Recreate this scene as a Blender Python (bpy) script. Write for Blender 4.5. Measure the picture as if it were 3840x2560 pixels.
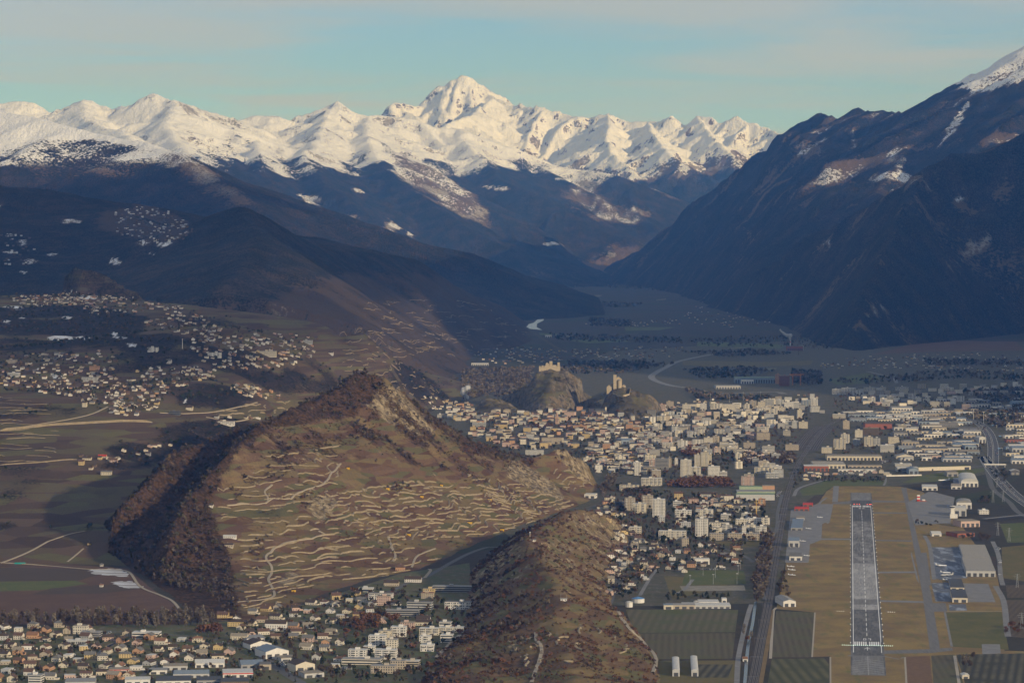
import bpy, math, random, time
import numpy as np
from mathutils import Vector, Matrix, Euler
T0 = time.time()
for o in list(bpy.data.objects):
    bpy.data.objects.remove(o, do_unlink=True)
SC = bpy.context.scene
COL = SC.collection

# ------------------------------------------------------------------ camera
CAM_H = 568.0
PITCH = math.atan((1280 - 865) / 10667.0)
cam_data = bpy.data.cameras.new('camera')
cam_data.lens = 100.0
cam_data.sensor_width = 36.0
cam_data.clip_start = 10.0
cam_data.clip_end = 300000.0
camera = bpy.data.objects.new('camera', cam_data)
camera.location = (0, 0, CAM_H)
camera.rotation_euler = (math.pi / 2 - PITCH, 0, 0)
COL.objects.link(camera)
SC.camera = camera

# ------------------------------------------------------------------ light
SUN_AZ = math.radians(136)      # clockwise from the view direction (+Y)
SUN_EL = math.radians(15.5)
S_DIR = Vector((math.sin(SUN_AZ) * math.cos(SUN_EL), math.cos(SUN_AZ) * math.cos(SUN_EL), math.sin(SUN_EL)))
sun_data = bpy.data.lights.new('sun', 'SUN')
sun_data.energy = 3.6
sun_data.angle = math.radians(0.5)
sun_data.color = (1.0, 0.87, 0.70)
sun = bpy.data.objects.new('sun', sun_data)
sun.rotation_euler = S_DIR.to_track_quat('Z', 'Y').to_euler()
sun.location = (3000, -1000, 3000)
COL.objects.link(sun)

world = bpy.data.worlds.new('World')
SC.world = world
world.use_nodes = True
wt = world.node_tree
wt.nodes.clear()
w_out = wt.nodes.new('ShaderNodeOutputWorld')
w_bg = wt.nodes.new('ShaderNodeBackground')
w_sky = wt.nodes.new('ShaderNodeTexSky')
w_sky.sky_type = 'NISHITA'
w_sky.sun_disc = False
w_sky.sun_elevation = SUN_EL
w_sky.sun_rotation = SUN_AZ
w_sky.altitude = 6000
w_sky.air_density = 1.7
w_sky.dust_density = 0.05
w_sky.ozone_density = 6.0
w_bg.inputs['Strength'].default_value = 0.116

def wnode(kind, **kw):
    n = wt.nodes.new(kind)
    for k, v in kw.items():
        setattr(n, k, v)
    return n
# thin high clouds: a layer seen at a slant, in the direction of every sky ray
w_tc = wnode('ShaderNodeTexCoord')
w_sep = wnode('ShaderNodeSeparateXYZ')
wt.links.new(w_tc.outputs['Generated'], w_sep.inputs[0])
def wmath(op, a, b=None):
    n = wnode('ShaderNodeMath', operation=op)
    for i, v in enumerate((a, b)):
        if v is None:
            continue
        if isinstance(v, (int, float)):
            n.inputs[i].default_value = v
        else:
            wt.links.new(v, n.inputs[i])
    return n.outputs[0]
w_zz = wmath('ADD', wmath('MAXIMUM', w_sep.outputs[2], 0.0), 0.035)
w_cx = wmath('DIVIDE', w_sep.outputs[0], w_zz)
w_cy = wmath('DIVIDE', w_sep.outputs[1], w_zz)
w_comb = wnode('ShaderNodeCombineXYZ')
wt.links.new(w_cx, w_comb.inputs[0])
wt.links.new(w_cy, w_comb.inputs[1])
w_noise = wnode('ShaderNodeTexNoise')
w_noise.inputs['Scale'].default_value = 0.55
w_noise.inputs['Detail'].default_value = 5
w_noise.inputs['Roughness'].default_value = 0.55
w_noise.inputs['Distortion'].default_value = 0.6
wt.links.new(w_comb.outputs[0], w_noise.inputs['Vector'])
w_ramp = wnode('ShaderNodeMapRange')
w_ramp.inputs['From Min'].default_value = 0.42
w_ramp.inputs['From Max'].default_value = 0.72
w_ramp.inputs['To Max'].default_value = 0.75
w_ramp.inputs['To Min'].default_value = 0.20
w_ramp.interpolation_type = 'SMOOTHSTEP'
w_veil = wnode('ShaderNodeMapRange')
w_veil.inputs['From Min'].default_value = 0.050
w_veil.inputs['From Max'].default_value = 0.088
w_veil.inputs['To Max'].default_value = 0.20
wt.links.new(w_sep.outputs[2], w_veil.inputs['Value'])
w_off = wmath('ADD', w_noise.outputs[0], w_veil.outputs[0])
wt.links.new(w_off, w_ramp.inputs['Value'])
w_mix = wnode('ShaderNodeMix', data_type='RGBA')
w_mix.inputs['B'].default_value = (4.3, 4.5, 5.0, 1)
wt.links.new(w_ramp.outputs[0], w_mix.inputs['Factor'])
wt.links.new(w_sky.outputs[0], w_mix.inputs['A'])
wt.links.new(w_mix.outputs['Result'], w_bg.inputs['Color'])
wt.links.new(w_bg.outputs[0], w_out.inputs['Surface'])

vs = SC.view_settings
vs.view_transform = 'Standard'
vs.look = 'None'
vs.gamma = 1.0
vs.use_curve_mapping = False
vs.exposure = 0.0
cy = SC.cycles
cy.use_denoising = True
try:
    cy.denoiser = 'OPENIMAGEDENOISE'
except Exception:
    pass
cy.max_bounces = 5
cy.diffuse_bounces = 2
cy.glossy_bounces = 2
cy.transparent_max_bounces = 8
cy.volume_bounces = 0
cy.caustics_reflective = False
cy.caustics_refractive = False

# ------------------------------------------------------------------ pixels of the photograph -> points of the place
FPX = 10667.0
_cp, _sp = math.cos(PITCH), math.sin(PITCH)
def ray(u, v):
    a = (u - 1920) / FPX
    b = (1280 - v) / FPX
    return (a, _cp + b * _sp, -_sp + b * _cp)
def at(u, v, D):
    """point at the depth D (metres along the view axis) seen at photo position u, v"""
    r = ray(u, v)
    t = D / r[1]
    return (r[0] * t, D, CAM_H + r[2] * t)
def gr(u, v, z=0.0):
    """point at the height z"""
    r = ray(u, v)
    t = (z - CAM_H) / r[2]
    return (r[0] * t, r[1] * t, z)
def Z(u0, v0, s):
    def f(x, y, z=0.0):
        return gr(u0 + x * s, v0 + y * s, z)
    return f
R3 = Z(0, 900, .5442); R4 = Z(1280, 900, .5442); R5 = Z(2560, 900, .5442)
R6 = Z(0, 1700, .5484); R7 = Z(1280, 1700, .5484); R8 = Z(2560, 1700, .5484)
S1 = Z(2400, 1450, .3061); S2 = Z(1640, 1480, .3401); S3 = Z(2280, 1800, .3061); S4 = Z(3120, 1450, .3061)
def big(x, y, D):
    return at(x * 1.6327, y * 1.6327, D)
def project(X, Y, Zz):
    dz = Zz - CAM_H
    dep = Y * _cp - dz * _sp
    up = Y * _sp + dz * _cp
    return 1920 + FPX * X / dep, 1280 - FPX * up / dep

# ------------------------------------------------------------------ noise
def _h(ix, iy, seed):
    n = (ix.astype(np.int64) * 374761393 + iy.astype(np.int64) * 668265263 + seed * 1442695041) & 0xffffffff
    n = ((n ^ (n >> 13)) * 1274126177) & 0xffffffff
    n = n ^ (n >> 16)
    return (n & 0xffff) / 65535.0
def vn(x, y, seed=0):
    ix = np.floor(x); iy = np.floor(y)
    fx = x - ix; fy = y - iy
    ux = fx * fx * fx * (fx * (fx * 6 - 15) + 10); uy = fy * fy * fy * (fy * (fy * 6 - 15) + 10)
    a = _h(ix, iy, seed); b = _h(ix + 1, iy, seed); c = _h(ix, iy + 1, seed); d = _h(ix + 1, iy + 1, seed)
    return (a + (b - a) * ux) * (1 - uy) + (c + (d - c) * ux) * uy
def fbm(x, y, wl, octs=5, seed=0, gain=.5, ridge=False):
    s = np.zeros_like(x); amp = 1.0; tot = 0; f = 1.0 / wl
    for i in range(octs):
        n = vn(x * f + 17.3 * i, y * f - 9.1 * i, seed + i) * 2 - 1
        if ridge:
            n = 1 - 2 * np.abs(n)
        s += n * amp; tot += amp; amp *= gain; f *= 2.03
    return s / tot
def sstep(a, b, x):
    t = np.clip((x - a) / (b - a), 0, 1)
    return t * t * (3 - 2 * t)
def in_poly(x, y, poly):
    r = np.zeros(x.shape, bool)
    n = len(poly)
    for i in range(n):
        x1, y1 = poly[i][:2]; x2, y2 = poly[(i + 1) % n][:2]
        if y1 == y2:
            continue
        c = ((y1 > y) != (y2 > y)) & (x < (x2 - x1) * (y - y1) / (y2 - y1) + x1)
        r ^= c
    return r
def seg_d(x, y, a, b):
    dx = b[0] - a[0]; dy = b[1] - a[1]
    t = np.clip(((x - a[0]) * dx + (y - a[1]) * dy) / (dx * dx + dy * dy + 1e-9), 0, 1)
    return np.hypot(x - a[0] - dx * t, y - a[1] - dy * t), t

# ------------------------------------------------------------------ materials
class NT:
    def __init__(s, name):
        s.m = bpy.data.materials.new(name)
        s.m.use_nodes = True
        s.t = s.m.node_tree
        s.b = s.t.nodes['Principled BSDF']
        s.b.inputs['Roughness'].default_value = 0.9
        s.b.inputs['Specular IOR Level'].default_value = 0.15
    def put(s, sock, v):
        if isinstance(v, bpy.types.NodeSocket):
            s.t.links.new(v, sock)
        elif isinstance(v, (tuple, list)):
            sock.default_value = tuple(v) + ((1,) if len(v) == 3 and sock.type == 'RGBA' else ())
        else:
            sock.default_value = v
    def node(s, kind, **kw):
        n = s.t.nodes.new(kind)
        for k, v in kw.items():
            setattr(n, k, v)
        return n
    def math(s, op, a, b=0.0, c=None):
        n = s.node('ShaderNodeMath', operation=op)
        s.put(n.inputs[0], a); s.put(n.inputs[1], b)
        if c is not None:
            s.put(n.inputs[2], c)
        return n.outputs[0]
    def pos(s):
        return s.node('ShaderNodeNewGeometry').outputs['Position']
    def obj(s):
        return s.node('ShaderNodeTexCoord').outputs['Object']
    def scale(s, vec, k, rot=0.0):
        n = s.node('ShaderNodeMapping')
        s.put(n.inputs['Vector'], vec)
        n.inputs['Scale'].default_value = k if isinstance(k, tuple) else (k, k, k)
        n.inputs['Rotation'].default_value = (0, 0, rot)
        return n.outputs[0]
    def noise(s, vec, sc, det=4, rough=.55, dist=0.0, col=False):
        n = s.node('ShaderNodeTexNoise')
        s.put(n.inputs['Vector'], vec)
        n.inputs['Scale'].default_value = sc; n.inputs['Detail'].default_value = det
        n.inputs['Roughness'].default_value = rough; n.inputs['Distortion'].default_value = dist
        return n.outputs[1 if col else 0]
    def vor(s, vec, sc, feature='F1', out='Distance', rnd=1.0):
        n = s.node('ShaderNodeTexVoronoi', feature=feature)
        s.put(n.inputs['Vector'], vec)
        n.inputs['Scale'].default_value = sc
        n.inputs['Randomness'].default_value = rnd
        return n.outputs[out]
    def mr(s, v, a, b, c=0.0, d=1.0, smooth=True):
        n = s.node('ShaderNodeMapRange')
        if smooth:
            n.interpolation_type = 'SMOOTHSTEP'
        s.put(n.inputs['Value'], v)
        for k, x in zip(('From Min', 'From Max', 'To Min', 'To Max'), (a, b, c, d)):
            s.put(n.inputs[k], x)
        return n.outputs[0]
    def mix(s, f, a, b, mode='MIX'):
        n = s.node('ShaderNodeMix', data_type='RGBA', blend_type=mode)
        s.put(n.inputs['Factor'], f); s.put(n.inputs['A'], a); s.put(n.inputs['B'], b)
        return n.outputs['Result']
    def attr(s, name):
        return s.node('ShaderNodeAttribute', attribute_name=name)
    def sep(s, c):
        n = s.node('ShaderNodeSeparateColor')
        s.put(n.inputs[0], c)
        return n.outputs
    def bump(s, h, dist=1.0, st=1.0):
        n = s.node('ShaderNodeBump')
        n.inputs['Strength'].default_value = st; n.inputs['Distance'].default_value = dist
        s.put(n.inputs['Height'], h)
        s.t.links.new(n.outputs[0], s.b.inputs['Normal'])
    def base(s, c, rough=None):
        s.put(s.b.inputs['Base Color'], c)
        if rough is not None:
            s.put(s.b.inputs['Roughness'], rough)
        return s.m
def plain(name, c, rough=.8, var=.12, sc=.2, metal=0.0):
    n = NT(name)
    p = n.pos()
    k = n.mr(n.noise(p, sc, 4, .6), .25, .75, 1 - var, 1 + var, False)
    m = n.base(n.mix(1.0, c, k, 'MULTIPLY'), rough)
    n.b.inputs['Metallic'].default_value = metal
    return m

# ------------------------------------------------------------------ meshes
def link(name, me, mats=None, parent=None, loc=None):
    o = bpy.data.objects.new(name, me)
    COL.objects.link(o)
    if mats is not None:
        for m in (mats if isinstance(mats, (list, tuple)) else [mats]):
            me.materials.append(m)
    if parent is not None:
        o.parent = parent
    if loc is not None:
        o.location = loc
    return o
def tag(o, label=None, cat=None, group=None, kind=None):
    if label: o['label'] = label
    if cat: o['category'] = cat
    if group: o['group'] = group
    if kind: o['kind'] = kind
    return o
def empty(name, loc=(0, 0, 0), rz=0.0):
    o = bpy.data.objects.new(name, None)
    COL.objects.link(o)
    o.location = loc
    o.rotation_euler = (0, 0, rz)
    o.empty_display_size = 1
    return o
def mesh_np(name, V, F, smooth=False):
    """V n x 3, F m x 4 or m x 3 arrays"""
    V = np.asarray(V, np.float32); F = np.asarray(F, np.int32)
    me = bpy.data.meshes.new(name)
    me.vertices.add(len(V)); me.vertices.foreach_set('co', V.ravel())
    k = F.shape[1]
    me.loops.add(F.size); me.loops.foreach_set('vertex_index', F.ravel())
    me.polygons.add(len(F))
    me.polygons.foreach_set('loop_start', np.arange(0, F.size, k, dtype=np.int32))
    me.polygons.foreach_set('loop_total', np.full(len(F), k, np.int32))
    me.polygons.foreach_set('use_smooth', np.full(len(F), smooth, bool))
    me.update(calc_edges=True)
    return me
class MB:
    """collects boxes, prisms, tubes; each with a material slot"""
    def __init__(s):
        s.v = []; s.f = []; s.mi = []
    def poly(s, pts, mi=0):
        b = len(s.v); s.v += [tuple(p) for p in pts]; s.f.append(tuple(range(b, b + len(pts)))); s.mi.append(mi)
    def box(s, x0, x1, y0, y1, z0, z1, mi=0, top=None, rz=0.0, c=(0, 0), bottom=False):
        b = len(s.v)
        P = [(x0, y0), (x1, y0), (x1, y1), (x0, y1)]
        if rz:
            ca, sa = math.cos(rz), math.sin(rz)
            P = [(c[0] + (x - c[0]) * ca - (y - c[1]) * sa, c[1] + (x - c[0]) * sa + (y - c[1]) * ca) for x, y in P]
        for z in (z0, z1):
            s.v += [(x, y, z) for x, y in P]
        fs = [(0, 1, 5, 4), (1, 2, 6, 5), (2, 3, 7, 6), (3, 0, 4, 7), (4, 5, 6, 7)]
        if bottom:
            fs.append((3, 2, 1, 0))
        for i, f in enumerate(fs):
            s.f.append(tuple(b + k for k in f)); s.mi.append(top if (i == 4 and top is not None) else mi)
    def prism(s, P, z0, z1, mi=0, top=None):
        b = len(s.v); n = len(P)
        s.v += [(p[0], p[1], z0) for p in P] + [(p[0], p[1], z1) for p in P]
        for i in range(n):
            j = (i + 1) % n
            s.f.append((b + i, b + j, b + n + j, b + n + i)); s.mi.append(mi)
        s.f.append(tuple(range(b + n, b + 2 * n))); s.mi.append(mi if top is None else top)
    def cyl(s, x, y, z0, z1, r0, r1=None, n=8, mi=0, top=None):
        r1 = r0 if r1 is None else r1
        b = len(s.v)
        for z, r in ((z0, r0), (z1, r1)):
            s.v += [(x + r * math.cos(2 * math.pi * i / n), y + r * math.sin(2 * math.pi * i / n), z) for i in range(n)]
        for i in range(n):
            j = (i + 1) % n
            s.f.append((b + i, b + j, b + n + j, b + n + i)); s.mi.append(mi)
        s.f.append(tuple(range(b + n, b + 2 * n))); s.mi.append(mi if top is None else top)
    def bar(s, a, b_, w, mi=0, n=4):
        a = Vector(a); b_ = Vector(b_); d = (b_ - a).normalized()
        u = d.cross(Vector((0, 0, 1)))
        if u.length < .01: u = Vector((1, 0, 0))
        u.normalize(); q = d.cross(u)
        k = len(s.v)
        for p in (a, b_):
            for i in range(n):
                an = 2 * math.pi * (i + .5) / n
                s.v.append(tuple(p + u * (w * math.cos(an)) + q * (w * math.sin(an))))
        for i in range(n):
            j = (i + 1) % n
            s.f.append((k + i, k + j, k + n + j, k + n + i)); s.mi.append(mi)
        s.f.append(tuple(range(k, k + n))[::-1]); s.mi.append(mi)
        s.f.append(tuple(range(k + n, k + 2 * n))); s.mi.append(mi)
    def mesh(s, name):
        me = bpy.data.meshes.new(name)
        me.from_pydata(s.v, [], s.f)
        me.polygons.foreach_set('material_index', s.mi)
        me.update()
        return me
    def build(s, name, mats, parent=None, loc=None):
        return link(name, s.mesh(name), mats, parent, loc)
# ------------------------------------------------------------------ terrain: heights over the ground plan
rng = np.random.default_rng(7)
class Field:
    def __init__(s, x0, x1, y0, y1, res, base=-60.0):
        s.x = np.arange(x0, x1 + res, res, dtype=float); s.y = np.arange(y0, y1 + res, res, dtype=float)
        s.res = res; s.x0 = x0; s.y0 = y0
        s.X, s.Y = np.meshgrid(s.x, s.y)
        s.WX, s.WY = s.X, s.Y
        s.H = np.full(s.X.shape, base)
    def warp(s, amp, wl, seed):
        s.WX = s.X + amp * fbm(s.X, s.Y, wl, 3, seed); s.WY = s.Y + amp * fbm(s.X, s.Y, wl, 3, seed + 50)
    def seg(s, a, b, sl, curve=0.0, zmin=-30):
        zt = max(a[2], b[2])
        R = (zt - zmin) / sl * (1.0 + curve) + 3 * s.res
        i0 = max(int((min(a[0], b[0]) - R - s.x0) / s.res), 0); i1 = min(int((max(a[0], b[0]) + R - s.x0) / s.res) + 2, len(s.x))
        j0 = max(int((min(a[1], b[1]) - R - s.y0) / s.res), 0); j1 = min(int((max(a[1], b[1]) + R - s.y0) / s.res) + 2, len(s.y))
        if i1 <= i0 or j1 <= j0:
            return
        d, t = seg_d(s.WX[j0:j1, i0:i1], s.WY[j0:j1, i0:i1], a, b)
        z = a[2] + (b[2] - a[2]) * t
        if curve:
            d = d / (1 + curve * d / R)
        z = z - sl * d
        s.H[j0:j1, i0:i1] = np.maximum(s.H[j0:j1, i0:i1], z)
    def ridge(s, P, sl, curve=0.0):
        for a, b in zip(P, P[1:]):
            s.seg(a, b, sl, curve)
    def hgt(s, x, y):
        fx = np.clip((np.asarray(x, float) - s.x0) / s.res, 0, len(s.x) - 1.001); fy = np.clip((np.asarray(y, float) - s.y0) / s.res, 0, len(s.y) - 1.001)
        i = fx.astype(int); j = fy.astype(int); u = fx - i; v = fy - j
        H = s.H
        return (H[j, i] * (1 - u) + H[j, i + 1] * u) * (1 - v) + (H[j + 1, i] * (1 - u) + H[j + 1, i + 1] * u) * v
    def inside(s, x, y):
        return s.x[0] <= x <= s.x[-1] and s.y[0] <= y <= s.y[-1]
    def slope(s):
        gy, gx = np.gradient(s.H, s.res)
        return np.hypot(gx, gy), gx, gy
    def uv(s):
        return project(s.X, s.Y, s.H)
    def build(s, name, mat, masks=None, zcut=-1.0, kind='structure'):
        ny, nx = s.H.shape
        idx = np.arange(nx * ny).reshape(ny, nx)
        q = np.stack([idx[:-1, :-1], idx[:-1, 1:], idx[1:, 1:], idx[1:, :-1]], -1).reshape(-1, 4)
        h = s.H.ravel()
        q = q[h[q].max(1) > zcut]
        used = np.zeros(nx * ny, bool); used[q.ravel()] = True
        re = np.cumsum(used) - 1
        V = np.stack([s.X.ravel(), s.Y.ravel(), h], 1)[used]
        me = mesh_np(name, V, re[q], True)
        if masks is not None:
            C = np.ones((used.sum(), 4), np.float32)
            for i, m in enumerate(masks):
                C[:, i] = np.clip(m.ravel()[used], 0, 1)
            a = me.attributes.new('mask', 'FLOAT_COLOR', 'POINT')
            a.data.foreach_set('color', C.ravel())
        o = link(name, me, mat)
        o['kind'] = kind
        return o
def spurs(P, spacing, length, fall, seed, sides=(1, -1), jit=.35, sub=0, zmin=0):
    """side ridges that run down from the ridge P"""
    r = random.Random(seed); out = []
    for a, b in zip(P, P[1:]):
        L = math.hypot(b[0] - a[0], b[1] - a[1]); n = max(1, int(round(L / spacing)))
        ux, uy = (b[0] - a[0]) / L, (b[1] - a[1]) / L
        for i in range(n):
            t = (i + .5 + r.uniform(-.3, .3)) / n
            x, y, z = (a[k] + (b[k] - a[k]) * t for k in range(3))
            for sd in sides:
                an = math.atan2(-sd * ux, sd * uy) + r.uniform(-jit, jit)
                ln = length * r.uniform(.6, 1.25); Q = [(x, y, z - 8)]; st = 4
                q = (x, y, z)
                for k in range(st):
                    an += r.uniform(-.22, .22)
                    q = (q[0] + math.cos(an) * ln / st, q[1] + math.sin(an) * ln / st, q[2] - fall * ln / st * r.uniform(.7, 1.3))
                    if q[2] < zmin: break
                    Q.append(q)
                if len(Q) > 1:
                    out.append(Q)
                    if sub and len(Q) > 2:
                        out += spurs(Q[1:], spacing * .55, length * .32, fall * 1.15, r.random(), jit=.3, zmin=zmin)
    return out
def blur(A, n=1):
    for _ in range(n):
        A = A.copy()
        A[1:-1] = (A[:-2] + 2 * A[1:-1] + A[2:]) / 4
        A[:, 1:-1] = (A[:, :-2] + 2 * A[:, 1:-1] + A[:, 2:]) / 4
    return A

def mountain_material(name, tree, grass, rock, px, snowy=True, tree_scale=None):
    """mask: R snow, G trees, B bare rock"""
    n = NT(name)
    p = n.pos()
    m = n.sep(n.attr('mask').outputs['Color'])
    big_n = n.noise(p, 1 / (px * 40), 6, .6)
    fine = n.noise(p, 1 / (px * 3), 4, .65)
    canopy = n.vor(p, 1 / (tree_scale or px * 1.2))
    jag = n.math('ADD', n.math('MULTIPLY', n.math('SUBTRACT', big_n, .5), 1.15), n.math('MULTIPLY', n.math('SUBTRACT', fine, .5), 1.5))
    tr = n.mr(n.math('ADD', m[1], jag), .42, .58)
    sn = n.mr(n.math('ADD', m[0], jag), .42, .58)
    rk = n.mr(n.math('ADD', m[2], jag), .40, .62)
    g = n.mix(n.mr(big_n, .3, .7), grass[0], grass[1])
    r = n.mix(n.mr(fine, .3, .7), rock[0], rock[1])
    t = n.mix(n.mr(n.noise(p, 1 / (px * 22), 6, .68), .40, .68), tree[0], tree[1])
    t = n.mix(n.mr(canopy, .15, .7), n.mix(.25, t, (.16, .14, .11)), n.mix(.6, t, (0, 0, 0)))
    c = n.mix(rk, g, r)
    s_col = n.mix(n.mr(fine, .2, .8), (.74, .75, .78), (.84, .84, .85))
    if snowy:
        c = n.mix(sn, c, s_col)
    c = n.mix(tr, c, t)
    n.base(c, .95)
    n.b.inputs['Specular IOR Level'].default_value = .05
    rib = n.noise(n.scale(p, (1.0, .45, .35), .4), 1 / (px * 9), 6, .7)
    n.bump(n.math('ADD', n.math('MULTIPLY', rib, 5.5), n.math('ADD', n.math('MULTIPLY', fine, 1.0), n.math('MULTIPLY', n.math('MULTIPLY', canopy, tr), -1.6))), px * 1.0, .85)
    return n.m

EVER = ((.018, .026, .020), (.085, .060, .042))
DRY = ((.150, .105, .065), (.105, .075, .050))
ROCK = ((.24, .22, .19), (.36, .33, .29))
M_alp = mountain_material('snow_rock_far', EVER, DRY, ((.20, .17, .15), (.33, .29, .25)), 14)
M_mid = mountain_material('snow_forest_mid', EVER, DRY, ROCK, 8)
M_near = mountain_material('forest_near', EVER, ((.085, .062, .045), (.065, .048, .038)), ROCK, 5)
B = big

# ---- Bietschhorn-like far range (K)
K = Field(-6200, 7600, 38500, 52000, 34)
K.warp(70, 700, 3)
k_top = [B(*q) for q in [(830, 310, 48000), (875, 268, 47500), (905, 232, 47500), (940, 236, 47600), (975, 245, 47800), (1003, 208, 48000), (1030, 190, 48000), (1048, 181, 48000), (1067, 171, 48000), (1090, 184, 48000), (1122, 212, 47800), (1150, 225, 47500), (1175, 237, 47200), (1200, 236, 47000),
         (1237, 245, 46500), (1290, 258, 46300), (1330, 268, 46000), (1362, 275, 46000), (1400, 263, 45800), (1445, 282, 45600), (1490, 280, 45400), (1520, 282, 45200), (1543, 267, 45000), (1568, 285, 45000), (1598, 270, 45000), (1630, 273, 44800), (1665, 284, 44600), (1697, 271, 44500), (1733, 280, 44300), (1770, 300, 44000), (1795, 315, 43500), (1830, 360, 43000), (1900, 430, 43000)]]
K.ridge(k_top, 1.0, .35)
for q in spurs(k_top, 430, 3400, .56, 5, sides=(1, -1), sub=1):
    K.ridge(q, 1.1, .35)
# spur pyramids in front
for P in ([(1490, 285, 45200), (1500, 315, 43500), (1530, 350, 42400), (1600, 390, 41500), (1670, 430, 41000), (1700, 470, 40600)],
          [(1135, 222, 47400), (1100, 250, 46200), (1060, 275, 45200), (1010, 296, 44500)],
          [(1400, 265, 45700), (1390, 310, 44000), (1400, 350, 43000), (1460, 400, 42000), (1530, 450, 41300)],
          [(1600, 270, 44800), (1640, 320, 43600), (1690, 370, 42600), (1730, 420, 42000)]):
    P = [B(*q) for q in P]
    K.ridge(P, .85, .6)
    for q in spurs(P, 500, 1700, .55, 11, sub=0):
        K.ridge(q, .95, .6)
K.H += (fbm(K.X + .4 * K.Y, K.Y * .45, 520, 5, 21, .55, True) * 62 + fbm(K.X, K.Y, 230, 4, 22, .6, True) * 40) * sstep(300, 1500, K.H) - 20
sl, gx, gy = K.slope()
u, v = K.uv()
n1 = fbm(K.X, K.Y, 600, 6, 31, .65)
line = 1500 + 260 * sstep(2400, 2900, u) - 100 * sstep(2300, 1700, u)
snow = sstep(-330, 260, K.H - line + n1 * 380)
rockm = sstep(.9, 1.5, sl + n1 * .6) * .8
snow = snow * (1 - .75 * rockm)
tree = sstep(150, -250, K.H - line + 120 + n1 * 300) * .85
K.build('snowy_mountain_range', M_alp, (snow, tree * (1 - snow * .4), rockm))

# ---- left snow range (J2) and the brown flank that runs right from it (L)
J = Field(-9500, 7500, 25500, 42500, 46)
J.warp(110, 1100, 9)
j_top = [B(*q) for q in [(-160, 262, 36000), (-60, 255, 36000), (30, 240, 36000), (60, 236, 36000), (95, 246, 36000), (140, 268, 35800), (172, 246, 35500), (200, 234, 35500), (232, 248, 35500), (270, 258, 35300), (310, 247, 35000), (340, 231, 35000), (360, 227, 35000), (378, 240, 35000), (400, 244, 34700), (450, 252, 35200), (500, 270, 35800), (545, 288, 36500), (575, 270, 37500), (600, 263, 37500), (640, 272, 37500), (700, 285, 37500), (720, 276, 37800), (742, 254, 38000), (770, 244, 38000), (800, 260, 38000), (838, 275, 38000), (860, 267, 38000), (880, 270, 38000), (930, 278, 38000), (990, 290, 38000), (1060, 303, 38000), (1130, 325, 38000), (1190, 350, 37800), (1240, 373, 37500), (1330, 388, 37500), (1420, 402, 37000), (1500, 432, 37000), (1580, 470, 37000), (1650, 520, 37000), (1700, 590, 37000)]]
J.ridge(j_top, .62, .45)
jr = [[(400, 245, 34700), (388, 275, 33500), (382, 310, 32000), (420, 345, 30000), (470, 380, 28600)],
      [(200, 235, 35500), (190, 275, 34000), (240, 300, 32500), (330, 330, 30500)],
      [(545, 288, 36500), (575, 315, 34500), (600, 350, 32500), (600, 395, 30500)],
      [(770, 244, 38000), (745, 285, 36500), (720, 320, 34500), (705, 360, 32500), (740, 420, 30500), (820, 480, 29000)],
      [(860, 268, 38000), (840, 310, 36000), (850, 350, 34000), (885, 400, 32500), (960, 455, 31000), (1060, 510, 30000), (1150, 560, 29500)],
      [(1060, 303, 38000), (1085, 345, 36500), (1130, 400, 35000), (1220, 450, 34000), (1330, 500, 33500), (1450, 560, 33000)],
      [(1240, 373, 37500), (1300, 420, 36500), (1400, 470, 35800), (1500, 520, 35500)]]
for i, P in enumerate(jr):
    P = [B(*q) for q in P]
    J.ridge(P, .54, .45)
    for q in spurs(P, 900, 1800, .34, 40 + i, sub=1):
        J.ridge(q, .64, .4)
for q in spurs(j_top, 800, 2600, .38, 6, sub=1):
    J.ridge(q, .68, .4)
J.H += fbm(J.X, J.Y * .7, 900, 6, 61, .58, True) * 70 + fbm(J.X + .3 * J.Y, J.Y * .5, 330, 5, 62, .62, True) * 46 * sstep(1200, 2000, J.H)
sl, gx, gy = J.slope()
u, v = J.uv()
n1 = fbm(J.X, J.Y, 800, 6, 63, .6)
pf = fbm(J.X, J.Y * .5, 190, 4, 68, .7)
line = 1370 + 120 * sstep(1500, 2100, u)
snow = sstep(-620, -80, J.H - line + n1 * 420)
rockm = sstep(.58, 1.0, sl + n1 * .6 + pf * .25) * .85
tree = sstep(330, -330, J.H - line + n1 * 420 + 200 * fbm(J.X, J.Y * .35, 260, 4, 69, .65)) * (1 - .95 * sstep(1750, 2500, u) * sstep(.1, -.35, fbm(J.X, J.Y, 1700, 4, 64)))
scar = in_poly(u + n1 * 40, v, [(1455, 575), (1520, 560), (1640, 640), (1760, 720), (1850, 800), (1830, 860), (1700, 800), (1560, 720), (1480, 650)])
ks = blur(scar.astype(float), 3)
tree *= 1 - ks * .8; snow = snow * (1 - ks) + ks * (.47 - .2 * sstep(680, 850, v) + .25 * pf)
mead = in_poly(u + n1 * 60, v + n1 * 15, [(2070, 690), (2200, 700), (2330, 760), (2480, 790), (2400, 850), (2250, 830), (2120, 760)])
km = blur(mead.astype(float), 3); tree *= 1 - km * .6; snow = np.maximum(snow, km * (.42 + .5 * pf))
for cu, cv, ru, rv in [(1165, 745, 45, 25), (1345, 715, 25, 14), (1330, 815, 55, 14), (1460, 850, 40, 25), (1545, 860, 20, 22), (2080, 915, 50, 10), (1870, 705, 60, 14)]:
    e = ((u - cu) / ru) ** 2 + ((v - cv) / rv) ** 2 + pf * 2.2
    k = sstep(1.8, .2, e)
    snow = np.maximum(snow, k * .62); tree *= 1 - k * .7
J.build('snowfield_mountains', M_mid, (snow * (1 - rockm * .6), tree, rockm))

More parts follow.
